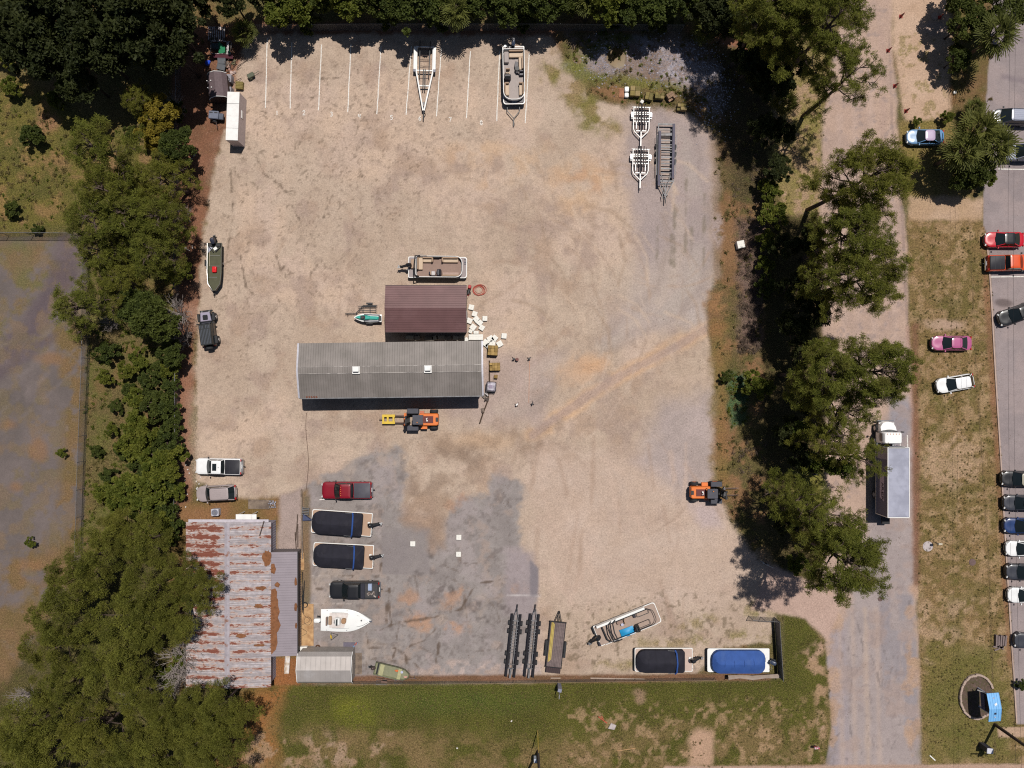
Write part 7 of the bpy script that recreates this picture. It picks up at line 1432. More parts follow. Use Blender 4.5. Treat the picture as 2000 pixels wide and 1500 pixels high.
solo('pipe_marker', MB().bar((-1.0, .75, .35), (.1, -.15, .12), .09).bar((-.6, .7, .05), (-.35, .35, .05), .07), M('orange_pipe', A(206, 92, 66), .6), 'orange marker pole lying on the south lawn', 'marker pole', gp(1184, 1409)); solo('stone_slab', MB().prism([(-.5, -.3), (.3, -.45), (.55, .1), (-.1, .4)], 0, .12, .05), M('pale_concrete', (0, 0, 0)), 'pale stone slab at the end of the orange marker pole', 'slab', gp(1195, 1418)); solo('timber_stick', MB().bar((-1.2, -.2, .05), (1.1, .15, .05), .07), WOODT, 'thin pale stick lying on the bare south lawn', 'stick', gp(1224, 1463))
for i, (x, y) in enumerate(((893, 1461), (999, 1408))): solo('paper_scrap', MB().box((0, 0, .04), (.2, .16, .05), rz=i), M('white_litter', (0, 0, 0)), ('yellowish paper scrap low on the south lawn', 'white paper scrap in the greenest part of the south lawn')[i], 'litter', gp(x, y))
mb = MB(); rr = random.Random(6)
t = thing('paver_heap', 'heap of loose grey pavers on the verge north of the blue roofed sign', 'paver heap', gp(1953, 1252), R(-3))
for k in range(5): MB().box((-.62 + .28 * k, .15, .18), (.2, 1.3 - .16 * (k % 2), .36), rz=rr.uniform(-.06, .06)).build('paver_row', M('grey_paver', A(132, 116, 110), .85, 0, .15, 5), t)
for k in range(9): MB().box((rr.uniform(-.9, .5), rr.uniform(-1.1, -.5), .08), (.5, .16, .12), rz=rr.uniform(-.6, .6)).build('loose_paver', M('grey_paver', (0, 0, 0)), t)
for i, (x, lab) in enumerate(((1976, 'left one of two overhead cables above the car park'), (1987, 'right one of two overhead cables above the car park'))):
    a, b = gp(x - 2, -60, 9.0, 9.0), gp(x + 10, 1560, 9.0, 9.0); solo('overhead_cable', MB().tube([a + (b - a) * k / 12 - Vector((0, 0, .9 * math.sin(math.pi * k / 12))) for k in range(13)], .011, 5), BLACKM, lab, 'cable')
solo('garden_hose', MB().tube([gp(600 + 2.5 * math.sin(y / 23.0), y, 0, .03) for y in range(806, 962, 6)], .035, 5), M('dark_hose', A(112, 88, 74), .7), 'thin dark hose running south from the grey shed', 'hose')
solo('road_patch_sign', MB().box((0, 0, .03), (.9, .12, .05)), WHITEP, 'white stick lying at the road edge near the corner', 'stick', gp(1821, 1480), R(-42))
# ---------------------------------------------------------------- vegetation
def leaf_mat(name, c1, c2, c3=None):
    m, t, b = newmat(name); at = N(t, 'ShaderNodeAttribute'); at.attribute_name = 'tint'
    oi = N(t, 'ShaderNodeObjectInfo'); co = N(t, 'ShaderNodeTexCoord').outputs['Object']
    col = mixc(t, at.outputs['Fac'], c1, c2)
    if c3: col = mixc(t, mrange(t, noise(t, co, .5, 3), .5, .66, 0, .7), col, c3)
    col = mixc(t, mrange(t, oi.outputs['Random'], 0, 1, 0, .14), col, tuple(x * .55 for x in c1))
    col = mixc(t, mrange(t, math_(t, 'FRACT', math_(t, 'MULTIPLY', oi.outputs['Random'], 7.3)), .6, 1, 0, .16), col, tuple(min(.3, x * k) for x, k in zip(c2, (1.25, .98, .8))))
    t.links.new(col, b.inputs['Base Color']); b.inputs['Roughness'].default_value = .65; b.inputs['Specular IOR Level'].default_value = .18
    tl = N(t, 'ShaderNodeBsdfTranslucent'); t.links.new(col, tl.inputs[0]); mx = N(t, 'ShaderNodeMixShader'); mx.inputs[0].default_value = .42
    t.links.new(b.outputs[0], mx.inputs[1]); t.links.new(tl.outputs[0], mx.inputs[2]); t.links.new(mx.outputs[0], [n for n in t.nodes if n.type == 'OUTPUT_MATERIAL'][0].inputs[0]); return m
PINEM = leaf_mat('pine_needles', (.078, .092, .015), (.235, .245, .043), (.15, .135, .032)); DENSEM = leaf_mat('dense_needles', (.072, .080, .014), (.235, .235, .042), (.18, .17, .036)); BROADM = leaf_mat('broad_leaves', (.040, .056, .014), (.11, .135, .028)); BRIGHTM = leaf_mat('bright_leaves', (.075, .100, .014), (.19, .20, .034)); SHADEM = leaf_mat('shade_toned_leaves', (.020, .028, .010), (.060, .070, .020))  # SHADEM: broad leaf colour darkened to carry the shade of the thicket
YELM = leaf_mat('yellow_leaves', (.17, .14, .02), (.33, .25, .035)); PALMM = leaf_mat('palm_fronds', (.030, .045, .012), (.17, .18, .045)); WEEDM = leaf_mat('weeds', (.12, .11, .035), (.26, .21, .085), (.2, .14, .07)); BROWNW = leaf_mat('brown_scrub', (.10, .072, .055), (.21, .155, .12)); IVYM = leaf_mat('ivy_leaves', (.05, .075, .012), (.11, .14, .022))
BARK = M('pine_bark', A(96, 80, 70), .95, 0, .25, 3, .4); DEAD = M('grey_twigs', A(168, 156, 146), .9, 0, .15, 3)
def unit(v): return v / np.maximum(1e-6, np.linalg.norm(v, axis=-1, keepdims=True))
def cards(c, u, v, L, W, tint, taper=.35):
    "leaf faces: centre c, long axis u, cross axis v; sizes L,W per card"
    L = L[:, None] * .5; W = W[:, None] * .5; a = c - u * L; b = c + u * L
    P = np.stack([a - v * W * taper, a + v * W * taper, b + v * W * (1.0), b - v * W * (1.0)], 1)
    return P.reshape(-1, 3), np.repeat(tint, 4)
def leafmesh(name, parts, mat):
    P = np.concatenate([p[0] for p in parts]).astype(np.float32); T = np.concatenate([p[1] for p in parts]).astype(np.float32); n = len(P)
    me = bpy.data.meshes.new(name); me.vertices.add(n); me.vertices.foreach_set('co', P.ravel()); me.loops.add(n); me.loops.foreach_set('vertex_index', np.arange(n, dtype=np.int32))
    me.polygons.add(n // 4); me.polygons.foreach_set('loop_start', np.arange(0, n, 4, dtype=np.int32)); me.update()
    at = me.attributes.new('tint', 'FLOAT', 'POINT'); at.data.foreach_set('value', T); me.materials.append(mat); return me
def clumps(cen, rad, n, L, W, rs, up=.35, tint=None, shell=.55, jag=.5, flat=.55):
    "n cards on each of the leaf clumps (cen, rad)"
    K = len(cen); d = unit(rs.normal(size=(K, n, 3)) + np.array([0, 0, up])); r = rad[:, None, None] * (shell + (1 - shell) * rs.rand(K, n, 1) ** .6) * (1 + jag * (rs.rand(K, n, 1) - .5))
    c = (cen[:, None] + d * r * np.array([1, 1, .8])).reshape(-1, 3); u = unit(d + .8 * rs.normal(size=d.shape)).reshape(-1, 3); v = unit(np.cross(u, np.array([0, 0, 1.0]) + flat * rs.normal(size=u.shape)))
    t = (tint if tint is not None else rs.rand(K))[:, None] * .65 + .35 * rs.rand(K, n); m = K * n
    return cards(c, u, v, L * (.6 + .8 * rs.rand(m)), W * (.6 + .8 * rs.rand(m)), t.ravel())
def limb_mesh(name, limbs, mat, n=6):
    mb = MB()
    for pts, r in limbs: mb.tube(pts, r, n)
    me = bpy.data.meshes.new(name); me.from_pydata(mb.v, [], mb.f); me.update(); me.polygons.foreach_set('use_smooth', [True] * len(me.polygons)); me.materials.append(mat); return me
def pine(seed, H=17, R_=4.1, z0=.52, nl=17, tufts=1.0, sparse=False):
    "open pine: limbs that carry needle tufts at their ends"
    rr = random.Random(seed); rs = np.random.RandomState(seed); limbs = []; tc = []; tr = []
    ax, ay = rr.uniform(-.5, .5), rr.uniform(-.5, .5)
    P = lambda z: Vector((ax * math.sin(z / H * 2.6), ay * math.sin(z / H * 2.1), z))
    limbs.append(([P(H * k / 9) for k in range(10)], [.30 * (1 - .088 * k) for k in range(10)]))
    for i in range(nl):
        f = i / (nl - 1); z = H * (z0 + (.97 - z0) * f); L = R_ * (1.0 - .72 * f ** 2.2) * rr.uniform(.7, 1.12); a = i * 2.4 + rr.uniform(-.5, .5); p = P(z); pts = [p]; dz = rr.uniform(.1, .34) + .45 * f
        for k in range(1, 6):
            s = k / 5; a += rr.uniform(-.16, .16); pts.append(p + Vector((math.cos(a) * L * s, math.sin(a) * L * s, L * dz * s ** 1.4 + rr.uniform(-.1, .1))))
        limbs.append((pts, [.10 - .015 * k for k in range(6)]))
        for k in range(2, 6):
            for j in range(3 if not sparse else 2):
                b = a + rr.choice((-1, 1)) * rr.uniform(.3, 1.3); l = rr.uniform(.5, 1.5) * (1.15 - .1 * k); q = pts[k] + Vector((math.cos(b) * l, math.sin(b) * l, rr.uniform(.1, .6))); limbs.append(([pts[k], (pts[k] + q) / 2 + Vector((0, 0, .08)), q], [.04, .03, .015]))
                for w in range(int((2 + rr.random() * 1.5) * tufts + .5)): o = Vector((rr.gauss(0, .3), rr.gauss(0, .3), rr.uniform(-.05, .35))); tc.append(q + o); tr.append(rr.uniform(.26, .46))
    tc = np.array([tuple(v) for v in tc]); tr = np.array(tr)
    return limb_mesh('pine_limbs', limbs, BARK), leafmesh('pine_crown', [clumps(tc, tr, 54, .30, .042, rs, .35, np.clip(.5 + rs.normal(size=len(tc)) * .3, 0, 1), .2, .6, .9)], PINEM)
def dense(seed, H=10, R_=4.2, n=95, mat=None, L=.34, W=.10, per=120, rz=.45, trunk=.22, cr=(.12, .11), flat=.55):
    "dense crown: rounded clumps over a broad dome"
    rs = np.random.RandomState(seed); rr = random.Random(seed); a = rs.rand(n) * 6.283; q = np.sqrt(rs.rand(n)); z = np.sqrt(np.maximum(0, 1 - q * q)) * R_ * rz * (.65 + .5 * rs.rand(n)); lob = 1 + .18 * np.sin(3 * a + seed) + .12 * np.sin(5 * a + 2 * seed)
    z = z + R_ * .13 * rs.normal(size=n); cen = np.stack([np.cos(a) * q * R_ * .88 * lob, np.sin(a) * q * R_ * .88 * lob, H - R_ * rz + z - R_ * .12], -1); rad = R_ * (cr[0] + cr[1] * rs.rand(n)); limbs = [([(0, 0, 0), (.15, .1, H * .4), (0, 0, H * .8)], [trunk, trunk * .8, trunk * .4])]
    for k in range(9): c = cen[rr.randrange(n)]; limbs.append(([(0.1, 0, H * rr.uniform(.35, .65)), (c[0] * .5, c[1] * .5, H * .62), tuple(c)], [.09, .06, .02]))
    return limb_mesh('limbs', limbs, BARK), leafmesh('dense_crown', [clumps(cen, rad, per, L, W, rs, .55, np.clip(.5 + .3 * rs.normal(size=n), 0, 1), .5, .5, flat)], mat or DENSEM)
def bare(seed, H=4.5, R_=2.4, n=46):
    rr = random.Random(seed); limbs = []
    for i in range(n):
        a = rr.uniform(0, 6.28); L = R_ * rr.uniform(.5, 1.1); z = H * rr.uniform(.35, .7); p = Vector((0, 0, z * .5)); pts = [p]
        for k in range(1, 5): a += rr.uniform(-.4, .4); p = p + Vector((math.cos(a) * L / 4, math.sin(a) * L / 4, H * .11 + rr.uniform(-.1, .2))); pts.append(p)
        limbs.append((pts, [.045, .04, .03, .024, .014]))
        for k in (2, 3, 4):
            for j in range(2): b = a + rr.uniform(-1.2, 1.2); l = rr.uniform(.25, .8); limbs.append(([pts[k], pts[k] + Vector((math.cos(b) * l, math.sin(b) * l, rr.uniform(0, .4)))], [.022, .01]))
    limbs.append(([(0, 0, 0), (0, 0, H * .5)], [.12, .07])); return limb_mesh('bare_limbs', limbs, DEAD, 4)
def palm(seed, H=4.5, nf=30, pet=1.1, fan=1.15):
    rs = np.random.RandomState(seed); rr = random.Random(seed); parts = []; limbs = [([(0, 0, 0), (.1, 0, H * .5), (0, 0, H)], [.24, .2, .22])]
    for i in range(nf):
        a = i * 2.4; e = math.radians(78 - 92 * (i / nf) ** .9); d = np.array([math.cos(a) * math.cos(e), math.sin(a) * math.cos(e), math.sin(e)]); q = np.array([0, 0, H]) + d * pet - np.array([0, 0, .15 * math.cos(e)]); limbs.append(([(0, 0, H), tuple(np.array([0, 0, H]) + d * pet * .5 + [0, 0, .06]), tuple(q)], [.03, .025, .015]))
        side = unit(np.cross(d, [0, 0, 1.0])[None])[0]; nb = 18; th = np.linspace(-1.9, 1.9, nb); u = np.cos(th)[:, None] * d + np.sin(th)[:, None] * side; u[:, 2] -= .22 + .3 * np.abs(np.sin(th)) * .6; u = unit(u); Ln = fan * (.72 + .28 * np.cos(th)) * (.85 + .3 * rs.rand(nb)); c = q + u * (Ln / 2)[:, None]
        nrm = np.cross(d, side); v = unit(np.cross(u, nrm[None] + .4 * rs.normal(size=u.shape))); parts.append(cards(c, u, v, Ln, np.full(nb, .085), np.clip(.3 + .5 * (1 - i / nf) + .3 * rs.rand() , 0, 1) * np.ones(nb), 1.6))
    parts.append(clumps(np.array([[0, 0, H + .2], [.2, .1, H + .35], [-.15, .2, H + .3]]), np.array([.55, .5, .5]), 60, .5, .06, rs, .8, np.array([.8, .9, .7])))
    return limb_mesh('palm_limbs', limbs, M('palm_bark', A(120, 104, 88), .95)), leafmesh('palm_crown', parts, PALMM)
PINES = [pine(s, z0=.5 + .03 * k, nl=18 + k) for k, s in enumerate((11, 12, 13, 14))]; SPARSE = [pine(s, H=16, R_=3.7, z0=.48, nl=12, tufts=.75, sparse=True) for s in (21, 22, 23)]
SMALLP = [pine(s, H=9, R_=2.9, z0=.38, nl=13, tufts=.55) for s in (31, 32, 33)]
DENSE = [dense(s, R_=3.9, n=50, per=250, rz=.62, L=.28, W=.045, cr=(.125, .08), flat=.75) for s in (41, 42, 43, 44)]; BROAD = [dense(s, 6.5, 2.9, 62, BROADM, .26, .17, 120, .62, .16) for s in (51, 52, 53)]; SHADE = [dense(s, 7.5, 2.7, 48, SHADEM, .30, .17, 120, .7, .18) for s in (54, 55, 56)]; BUSH = [dense(s, 1.9, 1.35, 26, BROADM, .20, .13, 110, .8, .06) for s in (61, 62, 63)]
BRIGHT = [dense(s, 2.6, 1.6, 30, BRIGHTM, .22, .14, 110, .75, .07) for s in (71, 72)]; YELLOW = [dense(s, 4.2, 2.0, 44, YELM, .2, .14, 120, .6, .12) for s in (81, 82)]; HEDGE = [dense(s, 6.0, 2.6, 55, BRIGHTM if s == 91 else BROADM, .28, .17, 120, .7, .14) for s in (91, 92, 93, 94)]
BARES = [bare(s) for s in (97, 98)]; PALMS = [palm(101, nf=22), palm(102, 3.0, 18), palm(103, 5.5, 24, 1.3, 1.35)]
TH = {'P': (PINES, 17, 'pine_tree', 'pine tree'), 'S': (SPARSE, 16, 'pine_tree', 'pine tree'), 'p': (SMALLP, 9, 'pine_tree', 'pine tree'), 'D': (DENSE, 10, 'pine_tree', 'pine tree'), 'B': (BROAD, 6.5, 'broadleaf_tree', 'tree'), 'T': (SHADE, 7.5, 'thicket_tree', 'tree'), 'b': (BUSH, 1.9, 'bush', 'bush'), 'g': (BRIGHT, 2.6, 'bush', 'bush'), 'Y': (YELLOW, 4.2, 'flowering_shrub', 'shrub'), 'H': (HEDGE, 6.0, 'hedge_tree', 'tree'), 'L': (PALMS, 4.5, 'palm_tree', 'palm tree')}
_used = {}; TR_ = random.Random(77)
def tree(kind, px, py, label, s=1.0, group=None, hc=.8, v=None):
    "crown seen at photo pixel (px,py); s scales the species' size"
    lst, H, nm, cat = TH[kind]; k = TR_.randrange(len(lst)) if v is None else v; loc = gp(px, py, H * s * hc); rz = TR_.uniform(0, 6.28); hz = TR_.uniform(.86, 1.2) if kind in 'DTpB' else 1.0; loc = gp(px, py, H * s * hc * hz); sc = (s * TR_.uniform(.93, 1.07), s * TR_.uniform(.93, 1.07), s * hz)
    t = thing(nm, label, cat, loc, rz, group, sc); lm, cm = lst[k]
    for n_, me in (('trunk', lm), ('crown', cm)): o = bpy.data.objects.new(n_, me); COL.objects.link(o); o.parent = t
    return t
def baretree(px, py, label, s=1.0, h=3.5, group=None):
    o = bpy.data.objects.new('bare_shrub', BARES[TR_.randrange(2)]); COL.objects.link(o); o.location = gp(px, py, h * s); o.scale = (s,) * 3; o.rotation_euler = (0, 0, TR_.uniform(0, 6)); return tag(o, label, 'shrub', group)
# the tall pines along the road
tree('P', 1612, 58, 'tall pine at the top of the road, northernmost of the roadside row', 1.12, v=0); tree('S', 1652, 150, 'thin limbed pine reaching over the road below the northernmost pine', .9); tree('P', 1560, 20, 'tall dark pine between the hedge and the northernmost roadside pine', 1.0, v=1)
tree('P', 1500, 25, 'tall dark pine at the east end of the northern hedge', .95, v=2); tree('P', 1688, 345, 'round crowned pine over the road, level with the steel blue car', 1.06, v=2); tree('P', 1662, 465, 'pine just south of the round crowned one, its limbs over the road', .96, v=3); tree('P', 1690, 545, 'wide pine over the road, level with the black askew car', 1.0, v=0); tree('S', 1618, 545, 'shaded thin pine on the ditch side, level with the brown scrub', .95)
tree('P', 1608, 730, 'pine on the ditch side of the road, level with the white hatchback', .92, v=1); tree('P', 1700, 728, 'pine with crown across the road, level with the white hatchback', 1.0, v=2); tree('S', 1640, 795, 'thin pine just south of the pine with crown across the road', .9); tree('S', 1622, 850, 'ivy hung pine beside the cab of the box truck', .85); tree('S', 1672, 900, 'sparse pine whose tips cover the flank of the box truck', .75)
tree('P', 1645, 1095, 'southernmost roadside pine, shading the yard entrance', 1.05, v=3); tree('S', 1600, 1020, 'ivy covered pine just north of the southernmost roadside pine', .92); tree('p', 1548, 975, 'low dark pine in the shade of the roadside row', 1.0)
GR = 'shaded undergrowth trees below the roadside pines'
for x, y, s in ((1545, 115, .9), (1500, 90, 1.1), (1465, 60, 1.0), (1430, 40, 1.0), (1470, 120, 1.2), (1510, 160, 1.2), (1450, 10, 1.3), (1400, 20, 1.2), (1530, 480, .8), (1550, 560, .85), (1555, 640, .9), (1575, 690, .8), (1540, 850, .9), (1570, 900, .8), (1535, 1020, .7), (1530, 260, .7), (1520, 330, .7), (1490, 250, .75), (1595, 600, .9), (1585, 470, .8), (1590, 780, .8)): tree('B', x, y, 'shaded dark broadleaf tree under the roadside pines', s, GR) if False else tree('T', x, y, 'shaded dark broadleaf tree under the roadside pines', s * .85, GR)
for x, y, s, l in ((1502, 375, 1.0, 'bright green bush at the ditch, level with the second pine'), (1512, 420, 1.1, 'bright green bush just south of the one level with the second pine'), (1500, 470, .8, 'small bright bush beside the brown scrub'), (1496, 515, .7, 'smaller bright bush lower along the brown scrub'), (1482, 752, 1.15, 'round yellow green bush beside a fallen grey trunk'), (1560, 1100, .9, 'light bush under the southernmost roadside pine')): tree('g', x, y, l, s)
tree('b', 1420, 737, 'small dark bush at the edge of the green ditch patch', .7); tree('b', 1500, 560, 'dark bush along the ditch fence', 1.2, 'bushes along the ditch fence')
for x, y, s, v_, l in ((1540, 195, .8, 1, 'dark palm in the shade beside the grass strip'), (1932, 78, 1.05, 2, 'palm with star of bright fronds beside the top of the car park'), (1895, 264, 1.05, 2, 'palm at the north of the clump between the cars'), (1930, 292, 1.0, 2, 'palm at the east of the clump, over the pale pickup'), (1868, 300, 1.0, 2, 'palm at the west of the clump between the cars'), (1958, 268, .8, 1, 'palm reaching over the dark people carrier'), (1912, 206, .6, 1, 'small palm alone north of the palm clump'), (893, 24, 1.0, 0, 'palm in the northern hedge above bay seven'), (1150, 4, 1.0, 0, 'palm in the northern hedge above the puddle'), (1385, 45, .9, 1, 'palm in the dark north east corner'), (470, 55, .8, 1, 'palm fronds at the right of the junk heap'), (1345, 12, .8, 0, 'palm at the top right of the northern hedge')): tree('L', x, y, l, s, None, .95, v_)
for x, y, s, l in ((1908, 330, .72, 'dark green tree in the middle of the palm clump'), (1882, 348, .6, 'dark green tree at the south of the palm clump'), (1890, 40, .9, 'dark tree left of the star shaped palm'), (1872, 112, .55, 'dark tree on the sandy lot edge below the star shaped palm'), (1965, 20, .9, 'dark tree at the top edge over the car park'), (1895, -20, .9, 'dark tree half out of frame above the car park')): tree('B', x, y, l, s)
tree('g', 1925, 345, 'light green shrub on the south east of the palm clump', 1.0); tree('Y', 1880, 290, 'yellowing shrub inside the palm clump', .5); tree('g', 1850, 226, 'low green bush at the edge of the sandy lot', .55); tree('g', 1793, 237, 'low weeds behind the steel blue car', .4); solo_b = tree('b', 1997, 1340, 'dark red bush cut by the frame south of the parked row', .6)
# northern hedge
GN = 'trees of the northern hedge'
rr = random.Random(19); x = 560
while x < 1440:
    tree('H', x, rr.uniform(-14, 14), 'dense green tree in the hedge above the painted bays', rr.uniform(.85, 1.15), GN, .75)
    if rr.random() < .6: tree('H', x + 12, rr.uniform(-50, -25), 'dense green tree in the hedge above the painted bays', rr.uniform(.9, 1.2), GN, .75)
    x += rr.uniform(34, 50)
for x, y in ((545, 25), (600, 34), (760, 34), (850, 30), (1020, 32), (1210, 26), (1290, 40)): tree('b', x, y, 'low bush at the foot of the northern hedge', 1.2, 'bushes below the northern hedge')
# dark thicket top left
GT = 'trees of the dark north west thicket'
for x, y, s in ((30, 20, 1.3), (85, 10, 1.4), (140, 30, 1.3), (200, 5, 1.5), (250, 20, 1.4), (300, 15, 1.3), (340, 22, 1.2), (385, -5, 1.0), (440, -15, .9), (490, -28, .8), (20, 80, 1.2), (70, 95, 1.25), (120, 80, 1.3), (170, 90, 1.4), (220, 75, 1.3), (270, 85, 1.4), (320, 80, 1.35), (345, 70, .9), (150, 145, 1.2), (60, 45, 1.3), (330, 45, 1.4)): tree('T', x, y, 'dark tree in the shaded north west thicket', s * TR_.uniform(.7, 1.2), GT)
tree('p', 255, 25, 'olive pine standing out at the top of the dark thicket', 1.1); tree('p', 265, 195, 'pale olive sapling just left of the yellow shrub', .6)
for x, y, s in ((5, 110, .9), (20, 165, .8), (110, 190, .8), (130, 170, .9)): tree('g', x, y, 'yellow green bush on the meadow edge below the thicket', s, 'bushes on the meadow edge')
tree('Y', 308, 218, 'bright yellow shrub near the yard, upper of the pair', 1.1); tree('Y', 302, 262, 'bright yellow shrub near the yard, lower of the pair', 1.0); baretree(332, 205, 'bare grey branches around the yellow shrubs', .7, 4); tree('B', 345, 285, 'dark tree between yellow shrub and leaf litter', .8); tree('b', 338, 215, 'dark bush right of the yellow shrub', 1.1)
tree('b', 60, 263, 'dark round bush alone in the meadow', 1.15); tree('b', 22, 408, 'dark low bush at the left of the meadow near the fence', .8); tree('b', 70, 448, 'small dark bush at the fence of the grey lot', .55); tree('b', 253, 258, 'small dark bush left of the yellow pair', .7)
# west belt between the fences
for i, (x, y, k, s, l) in enumerate(((200, 300, 'p', 1.1, 'pine at the north west of the belt beside the meadow'), (325, 350, 'p', .9, 'pine on the yard side, level with the painted bays foot'), (215, 365, 'p', 1.05, 'pine with bent trunk left of centre in the belt'), (190, 430, 'p', 1.1, 'pine overhanging the corner of the grey lot'), (250, 430, 'p', 1.1, 'pine in the belt just east of the grey lot corner'), (315, 435, 'p', .95, 'pine nearest the yard, above the olive boat'), (205, 490, 'p', .9, 'pine beside the grey lot fence, below its corner'), (300, 500, 'p', 1.0, 'pine in the belt level with the olive boat'), (350, 530, 'g', .9, 'low pine bush reaching to the olive boat'), (225, 545, 'p', .8, 'small pine by the grey lot fence, level with the olive boat'), (165, 600, 'p', .95, 'pine leaning out over the grey lot'), (305, 625, 'B', .95, 'leafy tree in the belt beside the off road car'), (270, 600, 'B', .8, 'leafy tree right of the leaning pine'), (335, 690, 'B', .6, 'small tree south of the off road car'))): tree(k, x, y, l, s)
baretree(335, 610, 'bare grey branches over the fence beside the off road car', .8, 4.5); baretree(350, 655, 'bare twigs behind the off road car', .6, 4); baretree(205, 628, 'bare twigs among the leaning pine', .5, 5); tree('b', 205, 685, 'dark round bush in the weeds beside the grey lot fence', 1.2); tree('b', 188, 880, 'little dark bush by the grey lot fence', .7); tree('b', 225, 795, 'little dark bush in the middle of the belt', .7); baretree(366, 415, 'small dark bare sapling on the leaf litter', .35, 2)
GB = 'bushes filling the southern half of the west belt'
for x, y, s, k in ((300, 790, 1.5, 'b'), (325, 800, 1.3, 'b'), (258, 830, 1.1, 'g'), (275, 850, 1.3, 'g'), (255, 870, 1.2, 'g'), (290, 870, 1.2, 'b'), (320, 860, 1.4, 'b'), (335, 830, 1.0, 'b'), (300, 900, 1.4, 'g'), (330, 905, 1.3, 'g'), (345, 880, .8, 'b'), (285, 925, 1.0, 'b'), (250, 955, 1.3, 'g'), (275, 960, 1.3, 'b'), (300, 950, 1.5, 'g'), (325, 945, 1.2, 'b'), (225, 975, 1.1, 'g'), (245, 990, 1.0, 'b'), (280, 990, 1.4, 'g'), (315, 990, 1.4, 'b'), (330, 1020, 1.3, 'b'), (210, 930, .8, 'b'), (200, 960, .8, 'g'), (305, 1030, 1.3, 'g'), (325, 1050, 1.0, 'b'), (260, 905, .8, 'b'), (310, 720, 1.0, 'b'), (285, 745, 1.0, 'b'), (245, 720, .8, 'g'), (205, 735, .7, 'g'), (330, 755, 1.0, 'b'), (265, 775, .9, 'g'), (215, 840, .6, 'g'), (235, 880, .8, 'b'), (270, 700, .8, 'g'), (330, 720, .8, 'g'), (220, 1020, .8, 'g'), (340, 960, .8, 'g'), (250, 760, .7, 'b')): tree(k, x, y, ('dark' if k == 'b' else 'bright green') + ' bush in the dense southern half of the west belt', s, GB)
# the big dense pines lower left
GD = 'dense pines massed in the south west corner'
for x, y, s in ((225, 1045, .8), (285, 1055, .75), (185, 1085, .85), (150, 1140, .9), (280, 1160, .95), (120, 1200, .95), (245, 1225, 1.0), (300, 1225, .8), (100, 1270, .9), (220, 1295, 1.0), (130, 1340, .9), (260, 1345, .8), (60, 1420, 1.0), (190, 1430, 1.0), (305, 1420, .85), (40, 1475, 1.0), (100, 1480, 1.0), (230, 1490, 1.0), (290, 1485, 1.0), (20, 1440, .9), (330, 1385, .8)): tree('D', x, y, 'olive pine crown in the dense south west stand', s, GD)
for x, y, s, l in ((350, 1120, .72, 'olive pine crown touching the rusty roof, northern of three'), (392, 1150, .72, 'olive pine crown reaching farthest over the rusty roof'), (350, 1200, .85, 'olive pine crown at the rusty roof above the bare shrub'), (385, 1395, .85, 'dense pine just below the old house'), (430, 1385, .8, 'dense pine below the old house, right of its neighbour'), (455, 1420, .8, 'easternmost dense pine beside the lawn'), (395, 1445, .9, 'dense pine at the bottom, left of the easternmost one'), (435, 1470, .9, 'dense pine at the bottom edge beside the lawn'), (365, 1480, .9, 'dense pine at the bottom edge, right of the main stand')): tree('D', x, y, l, s)
for x, y, s, h in ((338, 1300, 1.0, 4), (350, 1335, .95, 4), (362, 1275, .8, 4), (325, 1345, .7, 3)): baretree(x, y, 'grey leafless shrub against the west side of the old house', s, h, 'leafless shrubs beside the old house')
baretree(240, 1375, 'grey dead branches in a gap of the dense pines', .6, 5); baretree(55, 1360, 'dead twigs at the edge of the grey lot', .7, 2)
for x, y, s in ((352, 1290, .9), (330, 1320, 1.0)): tree('g', x, y, 'olive bush inside the leafless shrubs beside the old house', s, 'olive bushes beside the old house')
for x, y, l in ((120, 886, 'small green weed clump on the grey lot'), (58, 1060, 'second green weed clump lower on the grey lot')): tree('g', x, y, l, .42)
# ivy on the trunks along the road
for x, y, l in ((1545, 835, 'ivy sprawling along a leaning limb beside the truck cab'), (1580, 905, 'ivy sprawling along a leaning limb beside the cargo box'), (1590, 1035, 'ivy sprawling on the southernmost roadside trunks')):
    rs = np.random.RandomState(x); a = np.array(gp(x, y, 5, 5.0)); b = np.array(gp(x + 90, y + 12, 9, 9.0)); f = rs.rand(60, 1); me = leafmesh('ivy', [clumps(a + (b - a) * f + rs.normal(size=(60, 3)) * .35, .35 + .25 * rs.rand(60), 70, .2, .15, rs, .3)], IVYM); o = bpy.data.objects.new('ivy', me); COL.objects.link(o); tag(o, l, 'ivy')
# ground cover nobody could count
def cover_mesh(name, polys, mat, label, per=1.0, L=.34, W=.1, hmax=.5, rmax=.4, seed=0):
    rs = np.random.RandomState(seed); C = []
    for poly, dens in polys:
        q = np.array(poly); x0, y0 = q.min(0); x1, y1 = q.max(0); n = int((x1 - x0) * (y1 - y0) / 256 * dens * per); px = x0 + rs.rand(n) * (x1 - x0); py = y0 + rs.rand(n) * (y1 - y0); k = (sdf(poly, px, py) > -3) & (fbm(px, py, 26, 4, seed) > .47)
        C.append(np.stack([(px[k] - 1000) / 16, (750 - py[k]) / 16, hmax * .3 * rs.rand(k.sum())], -1))
    cen = np.concatenate(C); me = leafmesh(name, [clumps(cen, rmax * (.35 + .65 * rs.rand(len(cen))), 16, L, W, rs, .9, None, .3, .6)], mat); o = bpy.data.objects.new(name, me); COL.objects.link(o); tag(o, label, 'undergrowth', None, 'stuff')
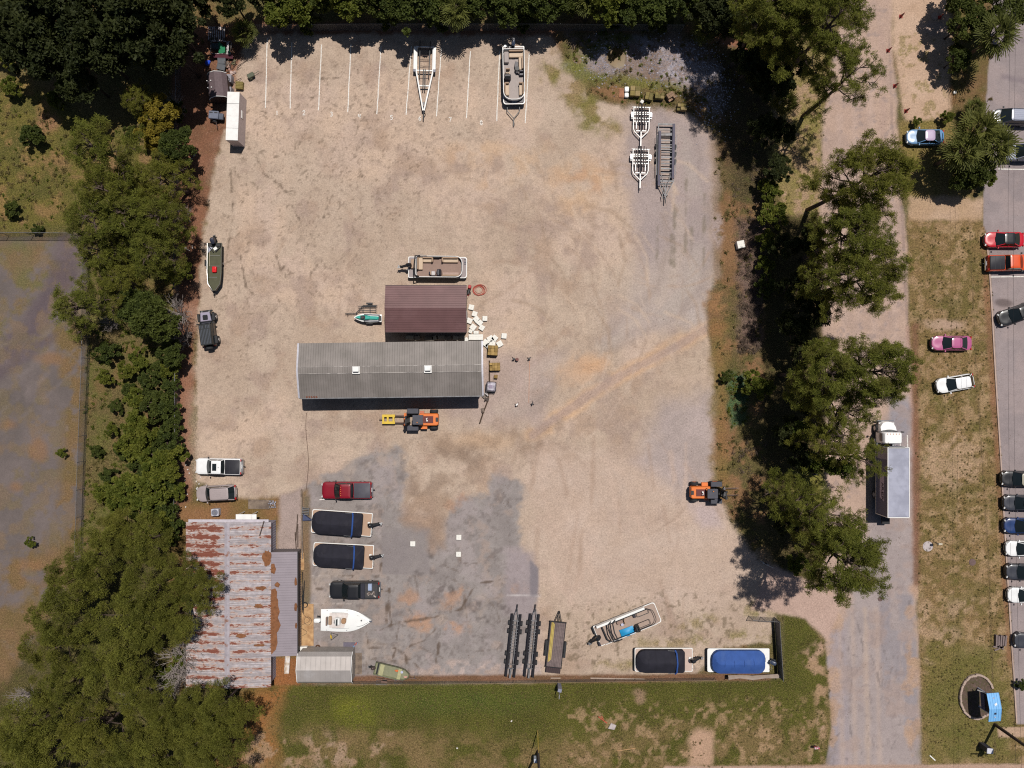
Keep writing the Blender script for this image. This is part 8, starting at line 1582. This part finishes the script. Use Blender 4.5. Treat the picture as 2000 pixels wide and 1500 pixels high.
cover_mesh('undergrowth', [(SCR, .9), ([(1500, 420), (1604, 420), (1615, 700), (1612, 1010), (1596, 1130), (1540, 1120), (1495, 1060), (1490, 700)], .7), ([(175, 480), (345, 440), (350, 1000), (165, 1120)], 1.2), (MEADOW, 1.2), ([(1850, -20), (1945, -20), (1935, 250), (1900, 385), (1870, 250), (1862, 100)], .8), ([(0, 150), (330, 150), (470, 60), (480, -30), (0, -30)], .8)], WEEDM, 'low weeds and dry stalks in the ditch, meadow and belts', 1.0, .30, .07, .3, .34, 5)
cover_mesh('green_weeds', [([(1095, 100), (1180, 60), (1330, 140), (1400, 230), (1330, 215), (1220, 205), (1150, 185)], 1.2), ([(1425, 725), (1462, 725), (1458, 820), (1428, 840), (1420, 780)], 3), ([(175, 480), (345, 460), (350, 1000), (165, 1100)], 3.0), ([(1180, 60), (1260, 62), (1250, 90), (1190, 95)], 2), (MEADOW, .8)], BRIGHTM, 'fresh green weeds in the ditch, the meadow and the west belt', .8, .22, .09, .25, .28, 9)
cover_mesh('dry_scrub', [([(1438, 425), (1496, 425), (1492, 690), (1442, 690)], 4), ([(1420, 290), (1480, 290), (1490, 420), (1440, 420)], 1.6), ([(1430, 850), (1500, 850), (1500, 1060), (1450, 1060)], 1.6)], BROWNW, 'grey brown leafless scrub filling the ditch', 1.0, .42, .045, .7, .5, 14)
cover_mesh('grass_tufts', [(LAWN, 2.6), ([(1782, 450), (1915, 445), (1935, 560), (1948, 800), (1962, 1050), (1984, 1400), (1984, 1485), (1806, 1485), (1802, 1380), (1800, 1250), (1794, 1000), (1790, 800), (1782, 640)], 2.6), ([(1525, 90), (1612, 90), (1604, 420), (1540, 430)], 2)], WEEDM, 'short dry grass tufts over the lawn and verges', 1.0, .16, .035, .05, .17, 21)
def rubble():
    rs = np.random.RandomState(12); n = 2600; px = np.concatenate([rs.normal(1320, 42, n // 2), rs.normal(1190, 26, n // 4), rs.normal(1390, 22, n // 4)]); py = np.concatenate([rs.normal(122, 24, n // 2), rs.normal(118, 20, n // 4), rs.normal(185, 36, n // 4)]); mb = MB(); r2 = random.Random(1)
    for x, y in zip(px, py):
        if (x - 1204) ** 2 + (y - 113) ** 2 < 400: continue
        s = r2.uniform(.04, .15); c = gp(x, y); a = r2.uniform(0, 6.3); mb.add([(c.x + s * math.cos(a + k * 2.1), c.y + s * .8 * math.sin(a + k * 2.1), 0) for k in range(3)] + [(c.x + s * .2, c.y, s * r2.uniform(.5, 1))], [(0, 1, 3), (1, 2, 3), (2, 0, 3)])
    o = mb.build('rubble', M('white_rubble', A(222, 216, 220), .8, 0, .2, 3, c2=A(120, 112, 112)), smooth=False); tag(o, 'pale broken rubble strewn around the puddle', 'rubble', None, 'stuff')
rubble()
